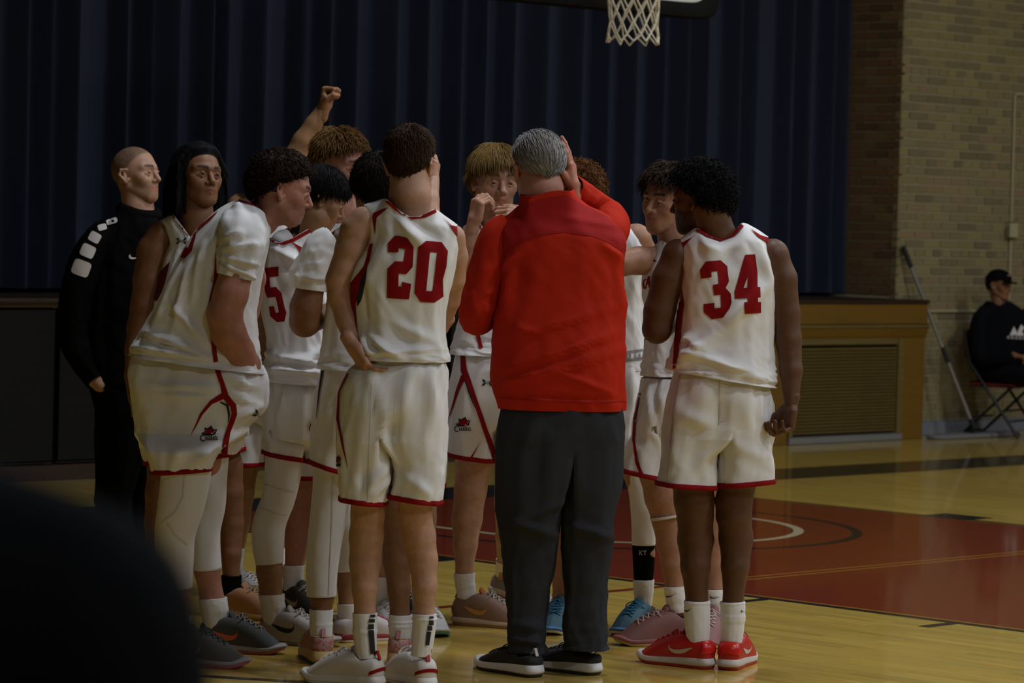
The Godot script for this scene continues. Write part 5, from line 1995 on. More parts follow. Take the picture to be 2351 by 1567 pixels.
	var o := {"upper": mat(Color(0.64, 0.59, 0.56), 0.55), "mid": mat(Color(0.68, 0.64, 0.62), 0.45), "heel_mat": M.red, "heel_from": 0.06, "heel_to": 0.2, "heel_arch": 1.6, "tab": mat(Color(0.42, 0.012, 0.015), 0.6), "top": 0.112, "mid_h": 0.038, "tongue": true, "lace": M.print_white, "label": "white basketball shoe with red heel panel and red pull tab"}
	shod(root, 842, d, -120, 0.325, o)
	shod(root, 968, d + 0.02, -152, 0.325, o)

func coach() -> void:
	var d := 11.5
	var root := person("grey-haired coach in red quarter-zip pullover and charcoal trousers", on_floor(1290, 1545))
	var keys := [[1144, 936, 1437, 942, 0.15], [1142, 925, 1438, 934, 0.155], [1133, 895, 1438, 905, 0.17], [1127, 850, 1439, 858, 0.175], [1130, 790, 1438, 795, 0.17], [1136, 725, 1436, 725, 0.16], [1144, 660, 1433, 660, 0.15], [1146, 600, 1433, 600, 0.145], [1140, 555, 1438, 558, 0.135], [1136, 525, 1432, 530, 0.12], [1140, 490, 1420, 490, 0.1], [1150, 430, 1410, 430, 0.09], [1160, 400, 1400, 400, 0.08]]
	var g := shirt(root, "pullover", keys, [1138, 520, 1150, 505, 1172, 488, 1195, 468, 1225, 452, 1260, 440, 1300, 438, 1322, 448, 1350, 470, 1390, 490, 1430, 530], [1206, 1314], d, M.coach, {"amp": 0.005, "rows": 90, "seed": 5, "folds": [[1180, 770, 1425, 700, 9, 0.008], [1160, 850, 1420, 760, 10, 0.012], [1200, 870, 1430, 800, 9, 0.009], [1150, 880, 1260, 850, 8, 0.009], [1270, 850, 1400, 900, 8, 0.006], [1170, 600, 1160, 760, 12, 0.006], [1150, 620, 1200, 575, 9, 0.007], [1420, 640, 1440, 740, 10, 0.006], [1380, 560, 1430, 600, 10, 0.006], [1180, 745, 1240, 765, 8, 0.008], [1300, 500, 1420, 520, 8, 0.004], [1150, 905, 1430, 918, 5, -0.005]]})
	patch(g, [v2([1145, 548, 1150, 520, 1172, 495, 1200, 474, 1240, 458, 1300, 448, 1340, 470, 1390, 495, 1432, 535, 1437, 580, 1432, 575, 1400, 555, 1360, 540, 1300, 530, 1250, 535, 1200, 552, 1165, 575, 1152, 590])], "yoke", M.coach_yoke, [], 0.0022)
	patch(g, [stroke(v2([1152, 592, 1165, 577, 1200, 554, 1250, 537, 1300, 532, 1360, 542, 1400, 557, 1432, 578]), 2.2)], "seam", M.coach_yoke, [], 0.004)
	patch(g, [stroke(v2([1146, 913, 1250, 920, 1340, 924, 1436, 921]), 2.0)], "seam", M.coach_yoke, [], 0.003)
	# stand-up collar round the neck
	var cm := MB.new()
	var rows := []
	for lv in [[0.0, 1.1], [0.4, 1.03], [0.85, 0.98], [1.0, 0.96], [0.95, 0.9], [0.2, 0.88]]:
		var row := PackedVector3Array()
		for j in 40:
			var a := TAU * j / 40
			var c := at(lerpf(1259, 1256, lv[0]), lerpf(462, 440, lv[0]) , d + 0.01)
			var tilt := Vector3(0.0, 0.012 * cos(a) , 0)
			row.append(c + Vector3(cos(a) * px_m(64, d) * lv[1], 0, sin(a) * 0.096 * lv[1]) + tilt + Vector3(0, -0.012 * sin(a), 0))
		rows.append(row)
	sheet(cm, rows, true)
	put(cm, "collar", M.coach, g.node)
	limb_cloth(root, "sleeve", [[1178, 525, d, 40], [1150, 548, d, 46], [1130, 600, d, 47], [1108, 665, d, 47], [1092, 712, d, 44], [1096, 735, d + 0.08, 36], [1130, 715, d + 0.28, 30]], M.coach, {"amp": 0.006, "rows": 50, "seed": 6, "folds": [[1080, 690, 1140, 660, 7, 0.006], [1075, 720, 1140, 700, 7, 0.006], [1095, 620, 1150, 610, 9, 0.004]]})
	limb_cloth(root, "sleeve", [[1372, 545, d, 46], [1398, 535, d + 0.04, 46], [1404, 512, d + 0.12, 43], [1388, 487, d + 0.18, 36], [1352, 456, d + 0.14, 30], [1318, 428, d + 0.06, 26]], M.coach, {"amp": 0.005, "rows": 46, "seed": 7, "folds": [[1330, 470, 1350, 440, 5, 0.006], [1345, 480, 1372, 455, 5, 0.005]]})
	var hips := [[1150, 925, 1432, 930, 0.135], [1146, 950, 1436, 955, 0.14], [1142, 990, 1438, 990, 0.145], [1140, 1030, 1436, 1028, 0.14]]
	var la := [[1288, 1045, 1434, 1042, 0.12], [1289, 1110, 1427, 1105, 0.11], [1290, 1170, 1408, 1168, 0.1], [1290, 1225, 1411, 1228, 0.098], [1292, 1290, 1405, 1288, 0.09], [1293, 1370, 1398, 1370, 0.085], [1292, 1440, 1393, 1440, 0.085], [1296, 1486, 1391, 1490, 0.085]]
	var lb := [[1139, 1045, 1292, 1045, 0.12], [1137, 1110, 1290, 1115, 0.115], [1139, 1175, 1288, 1175, 0.105], [1150, 1240, 1285, 1240, 0.1], [1157, 1310, 1275, 1310, 0.092], [1160, 1380, 1264, 1380, 0.088], [1165, 1450, 1254, 1455, 0.086], [1167, 1492, 1250, 1497, 0.086]]
	legs_cloth(root, "trousers", hips, la, lb, d, -172, M.charcoal, {"amp": 0.008, "fx": 700, "fy": 260, "seed": 8, "ankle": 0.012, "leg_rows": 60, "folds": [[1290, 1000, 1180, 1200, 14, 0.008], [1160, 1190, 1270, 1230, 10, 0.012], [1285, 1140, 1190, 1200, 10, 0.009], [1300, 1200, 1400, 1235, 10, 0.01], [1170, 1430, 1250, 1440, 7, 0.008], [1175, 1465, 1245, 1475, 6, 0.008], [1290, 980, 1290, 1050, 8, -0.012], [1240, 960, 1180, 1080, 12, 0.006]]})
	var ht := figure(root, {"d": d, "skin": SHADE.rosy, "keys": keys.slice(1, 9), "neck": [[1252, 520, 0.04, 36], [1250, 465, 0.02, 46], [1245, 435, 0.015, 49], [1238, 400, 0.03, 47]],
		"head": [1234, 386, 160, -158, 6, 0, 0.045], "face": {"brow": Color(0.2, 0.19, 0.18)},
		"arms": [[[1200, 545, 0.0, 24], [1155, 560, 0.0, 28], [1128, 620, 0.0, 28], [1100, 700, 0.0, 26], [1130, 715, 0.25, 22], [1165, 670, 0.4, 18]], [[1350, 545, 0.0, 26], [1390, 532, 0.05, 28], [1396, 508, 0.13, 26], [1384, 485, 0.18, 24], [1352, 456, 0.14, 20], [1318, 428, 0.06, 18]]],
		"hands": [[1316, 430, 0.05, Vector3(-0.12, 1, -0.05), Vector3(-1, 0, -0.25), CURL_FLAT, THUMB_REST, 1.0, 1.0], [1165, 670, 0.4, Vector3(0.3, 1, 0), Vector3(0, 0, -1), CURL_REST, THUMB_REST, -1.0, 1.0]],
		"hair": {"style": "combed", "mat": M.hair_grey, "thick": 0.011, "locks": 4200, "long": 0.034, "fat": 0.0017, "low": -0.035, "fade": 0.03, "rise": 0.1, "mess": 0.32, "flow": Vector3(0, -0.5, -0.5), "crown": 0.06, "seed": 61}})
	# spectacles
	var gm := MB.new()
	for s in [-1.0, 1.0]:
		tube(gm, PackedVector3Array([ht * Vector3(0.078 * s, 0.012, 0.0), ht * Vector3(0.077 * s, 0.012, 0.05), ht * Vector3(0.062 * s, 0.012, 0.088)]), 0.0014, 6)
		var ring := PackedVector3Array()
		for k in 19:
			var a := TAU * k / 18
			ring.append(ht * Vector3(0.034 * s + cos(a) * 0.026, sin(a) * 0.019, 0.094))
		tube(gm, ring, 0.0014, 6)
	tube(gm, PackedVector3Array([ht * Vector3(-0.009, 0.006, 0.096), ht * Vector3(0.009, 0.006, 0.096)]), 0.0014, 6)
	put(gm, "spectacles", M.glass_frame, root)
	var o := {"upper": mat(Color(0.012, 0.012, 0.013), 0.75), "mid": mat(Color(0.72, 0.70, 0.74), 0.45), "out": mat(Color(0.02, 0.02, 0.02), 0.7), "tab": mat(Color(0.6, 0.58, 0.58), 0.6), "lace": M.print_black, "top": 0.085, "mid_h": 0.04, "label": "black running shoe with thick white sole"}
	shod(root, 1210, d - 0.06, -138, 0.32, o)
	shod(root, 1343, d + 0.03, -128, 0.32, o)

func curly() -> void:
	var d := 11.6
	var root := person("player with brown curls leaning forward, white jersey over white tee, hand in waistband", on_floor(470, 1510))
	var keys := [[300, 815, 602, 856, 0.165], [309, 790, 596, 838, 0.15], [338, 735, 590, 770, 0.145], [368, 680, 588, 720, 0.14], [402, 615, 594, 668, 0.14], [440, 550, 604, 620, 0.14], [478, 505, 614, 580, 0.135], [512, 476, 618, 545, 0.12], [545, 460, 616, 515, 0.1], [568, 455, 608, 490, 0.08]]
	var g := shirt(root, "jersey", keys, [430, 400, 700, 400], [400, 800], d, M.white, {"amp": 0.005, "bunch": 0.011, "bunch_h": 0.09, "seed": 9, "rows": 80, "folds": [[420, 610, 350, 760, 9, 0.009], [440, 600, 400, 760, 8, 0.009], [470, 560, 440, 700, 8, 0.008], [395, 690, 470, 790, 8, 0.009], [330, 760, 480, 815, 8, 0.01], [310, 795, 480, 822, 7, 0.01], [480, 600, 470, 740, 8, 0.007], [520, 520, 500, 640, 8, 0.005]]})
	patch(g, [v2([502, 484, 493, 496, 463, 523, 452, 531, 450, 546, 441, 577, 425, 594, 415, 591, 424, 572, 440, 545, 462, 517, 482, 500])], "numeral", M.red, [v2([445, 542, 433, 569, 428, 568, 438, 542])], 0.003, 8.0, "red block numeral on the back")
	patch(g, [stroke(v2([548, 461, 572, 467, 592, 478, 604, 496]), 3.5)], "neck_trim", M.red)
	patch(g, [v2([567, 474, 565, 490, 540, 495, 525, 505, 540, 492, 556, 486])], "shoulder_flash", M.red)
	patch(g, [v2([498, 560, 506, 600, 500, 640, 488, 720, 495, 790, 500, 830, 490, 832, 484, 780, 478, 700, 490, 640, 494, 600])], "side_panel", M.red)
	var tee := limb_cloth(root, "tee_sleeve", [[560, 505, d - 0.05, 52], [556, 540, d - 0.11, 58], [552, 580, d - 0.14, 54], [545, 612, d - 0.15, 48], [540, 634, d - 0.15, 45]], M.tee, {"amp": 0.008, "fx": 1500.0, "fy": 700.0, "rows": 40, "seed": 10, "folds": [[510, 570, 600, 560, 6, 0.006], [505, 590, 600, 610, 6, 0.006], [515, 548, 570, 530, 6, 0.005], [510, 605, 590, 640, 5, 0.005]]})
	patch(tee, [stroke(v2([503, 604, 530, 620, 560, 640, 576, 652]), 2.0)], "seam", M.seam)
	var hips := [[312, 795, 600, 838, 0.125], [298, 840, 610, 872, 0.145], [297, 885, 610, 915, 0.15], [302, 930, 604, 945, 0.15], [312, 975, 572, 978, 0.145]]
	var la := [[322, 995, 545, 992, 0.115, -0.12], [336, 1025, 520, 1020, 0.11, -0.13], [348, 1055, 498, 1050, 0.105, -0.13], [356, 1088, 487, 1079, 0.1, -0.13]]
	var lb := [[315, 990, 562, 990, 0.11, 0.16], [322, 1015, 562, 1005, 0.1, 0.2], [330, 1042, 556, 1025, 0.1, 0.22], [336, 1066, 540, 1045, 0.1, 0.22]]
	var sh := legs_cloth(root, "shorts", hips, la, lb, d, 95, M.white_shorts, hem_opts(11, {"folds": [[320, 885, 500, 890, 7, 0.006], [330, 902, 510, 915, 6, 0.006], [500, 850, 600, 900, 8, 0.007], [520, 900, 605, 935, 7, 0.008], [540, 960, 600, 930, 8, 0.008], [400, 870, 500, 905, 8, 0.005], [450, 1060, 480, 1030, 8, 0.01], [430, 1000, 400, 1070, 10, 0.006], [545, 880, 605, 885, 6, 0.006]]}))
	patch(sh, [stroke(v2([498, 846, 510, 880, 518, 910, 535, 930, 538, 950, 525, 985, 516, 1020, 513, 1064]), [11.0, 11.0, 15.0, 14.0, 13.0, 10.0, 13.0, 13.0])], "side_stripe", M.red)
	patch(sh, [stroke(v2([512, 908, 485, 922, 462, 950, 438, 1000]), [14.0, 9.0, 6.0, 0.8])], "side_stripe", M.red)
	patch(sh, [stroke(v2([505, 922, 522, 930, 526, 950, 524, 968]), [3.0, 6.0, 5.0, 1.0])], "side_stripe", M.dark_panel, [], 0.004)
	leaf_logo(sh, 484, 1000, 24)
	arch_logo(sh, 594, 952, 14, 0.5)
	figure(root, {"d": d, "skin": SHADE.rosy, "keys": keys.slice(1, 8), "neck": [[555, 525, 0.0, 46], [598, 502, 0.02, 42], [640, 462, 0.02, 38]],
		"head": [648, 437, 158, 98, 12, 0, 0.0], "face": {"beard": 0.35, "brow": Color(0.06, 0.03, 0.02), "jaw": 0.97, "gaze": Vector3(0, -0.1, 1)},
		"arms": [[[552, 535, -0.05, 38], [552, 565, -0.11, 43], [546, 612, -0.15, 39], [530, 675, -0.16, 41], [515, 722, -0.16, 41], [525, 765, -0.15, 41], [548, 805, -0.1, 37], [570, 836, -0.05, 29], [582, 860, -0.01, 20], [580, 900, 0.0, 18]], [[575, 570, 0.1, 30], [585, 640, 0.2, 26], [575, 720, 0.3, 22]]],
		"hands": [[575, 900, 0.0, Vector3(-0.5, -1, 0), Vector3(-0.2, 0, -1), CURL_FLAT, THUMB_REST, 1.0, 0.7]],
		"legs": [[[430, 960, -0.05, 44], [425, 1090, -0.13, 46], [412, 1170, -0.13, 47], [402, 1230, -0.12, 42], [403, 1300, -0.12, 36], [404, 1360, -0.12, 32], [406, 1420, -0.12, 29], [408, 1490, -0.12, 26]],
			[[455, 960, 0.06, 44], [478, 1090, 0.24, 36], [480, 1160, 0.26, 32], [472, 1240, 0.26, 31], [476, 1310, 0.27, 31], [486, 1370, 0.28, 28], [495, 1440, 0.28, 24]]],
		"hair": {"style": "curly", "mat": M.hair_curl, "thick": 0.02, "lump": 0.5, "locks": 1900, "long": 0.022, "fat": 0.0023, "coil": 0.0065, "low": -0.06, "front": -0.008, "fade": 0.04, "seed": 13}})
	# chin beard
	var ht := head_frame(648, 437, d, 158, 98, 12)
	var bm := MB.new()
	var r := RandomNumberGenerator.new()
	r.seed = 3
	for k in 90:
		var p := Vector3(r.randf_range(-0.022, 0.022), r.randf_range(-0.118, -0.098), r.randf_range(0.058, 0.084))
		tube(bm, PackedVector3Array([ht * p, ht * (p + Vector3(0, -0.012, 0.003)), ht * (p + Vector3(0.002, -0.02, 0.0))]), PackedFloat32Array([0.003, 0.0028, 0.001]), 5, false)
	put(bm, "chin_beard", M.hair_curl, root)
	var t1 := limb_cloth(root, "legging", [[428, 1072, d - 0.13, 56], [425, 1110, d - 0.13, 55], [414, 1165, d - 0.13, 52], [402, 1225, d - 0.12, 46], [402, 1290, d - 0.12, 41], [404, 1350, d - 0.12, 36]], M.tights, {"amp": 0.0015, "seed": 12, "rows": 40})
	patch(t1, [stroke(v2([424, 1085, 420, 1140, 402, 1175, 370, 1200]), 3.0)], "seam", M.print_white, [], 0.003)
	patch(t1, [stroke(v2([386, 1200, 400, 1225, 430, 1250]), 3.0)], "seam", M.print_white, [], 0.003)
	limb_cloth(root, "legging", [[478, 1050, d + 0.24, 46], [480, 1100, d + 0.24, 40], [482, 1160, d + 0.26, 34], [472, 1220, d + 0.26, 33], [475, 1305, d + 0.27, 33]], M.tights, {"amp": 0.0015, "seed": 13, "rows": 40})
	sock(root, [[405, 1414, d - 0.12, 32], [406, 1440, d - 0.12, 31], [409, 1480, d - 0.12, 31], [411, 1505, d - 0.12, 32]])
	sock(root, [[488, 1372, d + 0.28, 31], [492, 1400, d + 0.28, 31], [497, 1445, d + 0.28, 31]], {"slouch": 0.002})
	shod(root, 410, d - 0.12, 82, 0.33, {"upper": mat(Color(0.115, 0.115, 0.118), 0.85), "mid": mat(Color(0.4, 0.38, 0.4), 0.5), "out": mat(Color(0.55, 0.13, 0.24), 0.5), "swoosh": mat(Color(0.75, 0.22, 0.32), 0.5), "lace": mat(Color(0.09, 0.09, 0.09), 0.9), "top": 0.117, "label": "grey basketball shoe with pink swoosh and pink toe"})
	shod(root, 497, d + 0.28, 80, 0.33, {"upper": mat(Color(0.055, 0.058, 0.06), 0.85), "mid": mat(Color(0.3, 0.28, 0.27), 0.5), "out": mat(Color(0.4, 0.11, 0.1), 0.5), "swoosh": mat(Color(0.55, 0.09, 0.03), 0.5), "lace": mat(Color(0.2, 0.19, 0.17), 0.9), "top": 0.12, "label": "dark grey basketball shoe with orange swoosh"})

func long_hair() -> void:
	var d := 12.9
	var root := person("player with long black hair and bare arms in white vest, looking right", on_floor(450, 1412))
	var keys := [[345, 848, 535, 852, 0.12], [348, 800, 533, 800, 0.12], [352, 730, 530, 730, 0.12], [357, 660, 532, 660, 0.125], [372, 600, 532, 600, 0.125], [385, 560, 532, 560, 0.115], [375, 525, 530, 525, 0.1], [362, 500, 528, 505, 0.085], [362, 470, 528, 475, 0.075]]
	var g := shirt(root, "jersey", keys, [360, 512, 380, 498, 399, 490, 425, 520, 452, 548, 478, 520, 500, 492, 515, 500, 528, 512], [400, 500], d, M.white, {"amp": 0.006, "bunch": 0.008, "seed": 14, "far_top": [360, 512, 399, 490, 450, 497, 500, 492, 528, 512]})
	patch(g, [stroke(v2([400, 493, 414, 512, 432, 532, 452, 550, 475, 530, 500, 496]), 10.0)], "neck_trim", M.red)
	arch_logo(g, 417, 553, 12, 0.0)
	patch(g, [v2([392, 600, 380, 650, 366, 690, 356, 690, 356, 650, 372, 620])], "side_panel", mat(Color(0.12, 0.008, 0.012), 0.8))
	var hips := [[340, 838, 535, 840, 0.13], [330, 880, 540, 880, 0.14], [325, 940, 545, 940, 0.14], [324, 985, 550, 985, 0.135]]
	legs_cloth(root, "shorts", hips, [[324, 1000, 440, 1000, 0.11], [328, 1040, 440, 1040, 0.11], [332, 1062, 438, 1066, 0.11]], [[436, 1000, 552, 1000, 0.11], [440, 1030, 558, 1028, 0.11], [444, 1046, 560, 1036, 0.11]], d, 15, M.white_shorts, hem_opts(15))
	figure(root, {"d": d, "skin": SHADE.tan, "keys": keys.slice(0, 7), "neck": [[450, 530, 0.0, 44], [450, 500, 0.0, 41], [450, 455, 0.0, 40]],
		"head": [456, 406, 142, 36, -6, -3, 0.0], "face": {"brow": Color(0.012, 0.009, 0.008), "jaw": 1.08, "wide": 1.04, "gaze": Vector3(0.3, -0.1, 1)},
		"arms": [[[410, 550, 0.0, 24], [368, 540, 0.0, 32], [352, 575, 0.0, 38], [343, 640, 0.0, 38], [333, 700, 0.0, 34], [322, 750, 0.0, 31], [314, 800, -0.02, 28], [307, 860, -0.05, 22], [308, 905, -0.08, 18]], [[500, 550, 0.0, 24], [520, 560, 0.02, 26], [518, 650, 0.05, 26], [505, 760, 0.05, 24]]],
		"hands": [[308, 908, -0.08, Vector3(0.12, -1, 0.05), Vector3(0.9, 0, -0.3), CURL_REST, THUMB_REST, 1.0, 1.0]],
		"legs": [[[390, 960, 0, 48], [378, 1080, 0, 40], [370, 1130, 0, 37], [366, 1200, 0.01, 35], [362, 1280, 0, 28], [358, 1345, 0, 20], [357, 1400, 0, 19]],
			[[490, 960, 0, 48], [520, 1070, 0, 38], [526, 1130, 0, 34], [530, 1200, 0.01, 30], [530, 1270, 0, 25], [531, 1340, 0, 20], [534, 1395, 0, 19]]],
		"hair": {"style": "long", "mat": M.hair_black, "thick": 0.02, "lump": 0.25, "locks": 1700, "fat": 0.0034, "low": -0.07, "front": 0.004, "fade": 0.03, "end": -0.125, "spread": 0.028, "seed": 2}})
	sock(root, [[357, 1330, d, 22], [357, 1360, d, 22], [358, 1405, d, 22]], {"mat": M.black_cloth, "label": "black sock"})
	sock(root, [[531, 1320, d, 22], [531, 1350, d, 21], [534, 1402, d, 22]], {"mat": M.black_cloth, "label": "black sock"})
	var o := {"upper": mat(Color(0.36, 0.17, 0.08), 0.8), "mid": mat(Color(0.5, 0.36, 0.22), 0.6), "out": mat(Color(0.45, 0.22, 0.1), 0.6), "lace": mat(Color(0.36, 0.25, 0.14), 0.9), "tab": mat(Color(0.4, 0.16, 0.05), 0.8), "top": 0.117, "label": "tan basketball shoe with trailing laces"}
	shod(root, 534, d, 64, 0.32, o)
	shod(root, 357, d, 30, 0.32, o)

func hooded() -> void:
	var d := 14.3
	var root := person("man with shaved head in black hooded tracksuit with white squares down the sleeve", on_floor(290, 1318))
	var keys := [[205, 890, 372, 890, 0.14], [196, 840, 374, 840, 0.145], [190, 760, 378, 760, 0.145], [198, 680, 382, 680, 0.145], [206, 600, 384, 600, 0.14], [215, 550, 384, 550, 0.13], [228, 515, 380, 520, 0.115], [250, 488, 368, 500, 0.1], [255, 465, 364, 480, 0.09]]
	var g := shirt(root, "hooded_top", keys, [205, 560, 230, 525, 262, 497, 285, 477, 315, 484, 345, 490, 364, 486, 380, 510], [284, 364], d, M.black_cloth, {"amp": 0.008, "bunch": 0.006, "seed": 16})
	# hood lying on the shoulders
	var hm := MB.new()
	var ring := PackedVector3Array()
	var rad := PackedFloat32Array()
	for k in 17:
		var a := TAU * k / 16
		ring.append(at(322 + cos(a) * 38, 487 + cos(a) * 6, d) + Vector3(0, -0.012 * sin(a), sin(a) * 0.075))
		rad.append(0.026 + 0.01 * maxf(0.0, -cos(a)))
	tube(hm, ring, rad, 12, false)
	put(hm, "hood", M.black_cloth, g.node)
	var sl := limb_cloth(root, "sleeve", [[262, 525, d - 0.03, 30], [232, 545, d - 0.06, 38], [205, 590, d - 0.08, 40], [185, 650, d - 0.08, 40], [172, 715, d - 0.07, 38], [172, 770, d - 0.06, 37], [192, 825, d - 0.08, 33], [222, 872, d - 0.1, 26]], M.black_cloth, {"amp": 0.006, "rows": 50, "seed": 17})
	for q in [[187, 615, 20, 18, 0.36], [202, 576, 16, 14.5, 0.42], [218, 545, 13, 11.5, 0.5], [235, 522, 10, 7, -0.25], [257, 508, 13, 6, -0.32]]:
		var sq := []
		for k in 24:
			var a := TAU * k / 24 + 0.01
			sq.append(Vector2(q[0], q[1]) + Vector2(signf(cos(a)) * pow(absf(cos(a)), 0.4) * q[2], signf(sin(a)) * pow(absf(sin(a)), 0.4) * q[3]).rotated(q[4]))
		patch(sl, [sq], "sleeve_square", M.print_white, [], 0.003, 8.0, "white rounded square printed on the sleeve")
		patch(g, [sq], "sleeve_square", M.print_white, [], 0.003, 8.0, "white rounded square printed on the shoulder")
	patch(g, [placed(SWOOSH, 309, 590, 14, 9, 0.3)], "chest_swoosh", M.print_white)
	limb_cloth(root, "sleeve", [[362, 530, d + 0.03, 30], [380, 580, d + 0.06, 36], [385, 680, d + 0.06, 36], [378, 780, d + 0.02, 32], [350, 850, d - 0.05, 26]], M.black_cloth, {"amp": 0.006, "seed": 18})
	legs_cloth(root, "trousers", [[208, 872, 370, 872, 0.13], [212, 910, 368, 910, 0.14], [218, 955, 366, 955, 0.14], [220, 985, 365, 985, 0.13]], [[221, 1000, 305, 1000, 0.11], [222, 1080, 312, 1080, 0.1], [223, 1160, 302, 1160, 0.09], [226, 1230, 308, 1230, 0.085], [234, 1305, 304, 1305, 0.085]], [[300, 1000, 364, 1000, 0.11, 0.1], [300, 1100, 360, 1100, 0.1, 0.1], [300, 1200, 352, 1200, 0.09, 0.1], [305, 1290, 350, 1290, 0.085, 0.1]], d, 40, M.black_cloth, {"amp": 0.008, "seed": 19, "ankle": 0.01})
	figure(root, {"d": d, "skin": SHADE.pale, "keys": keys.slice(0, 6), "neck": [[318, 510, 0.0, 42], [316, 475, 0.0, 37], [312, 440, 0.0, 36]],
		"head": [313, 402, 132, 64, -7, 0, 0.0], "face": {"beard": 0.35, "brow": Color(0.02, 0.012, 0.01), "buzz": Color(0.06, 0.042, 0.03), "gaze": Vector3(0.1, -0.5, 1)},
		"arms": [[[270, 540, -0.03, 22], [235, 560, -0.06, 28], [190, 650, -0.08, 28], [180, 760, -0.06, 26], [218, 868, -0.1, 20], [230, 884, -0.11, 18]]],
		"hands": [[231, 884, -0.09, Vector3(0.55, -0.6, -0.6), Vector3(0.8, 0, -0.3), CURL_FLAT, THUMB_REST, 1.0, 0.9]],
		"legs": [[[265, 1000, 0, 30], [265, 1150, 0, 28], [268, 1290, 0, 20], [270, 1320, 0, 18]], [[330, 1000, 0.1, 26], [328, 1150, 0.1, 22], [328, 1290, 0.1, 18]]]})
	var o := {"upper": mat(Color(0.2, 0.19, 0.17), 0.8), "mid": mat(Color(0.45, 0.4, 0.33), 0.6), "lace": M.print_white, "label": "grey trainer under black trouser leg"}
	shod(root, 270, d, 55, 0.32, o)
	shod(root, 328, d + 0.1, 50, 0.32, o)

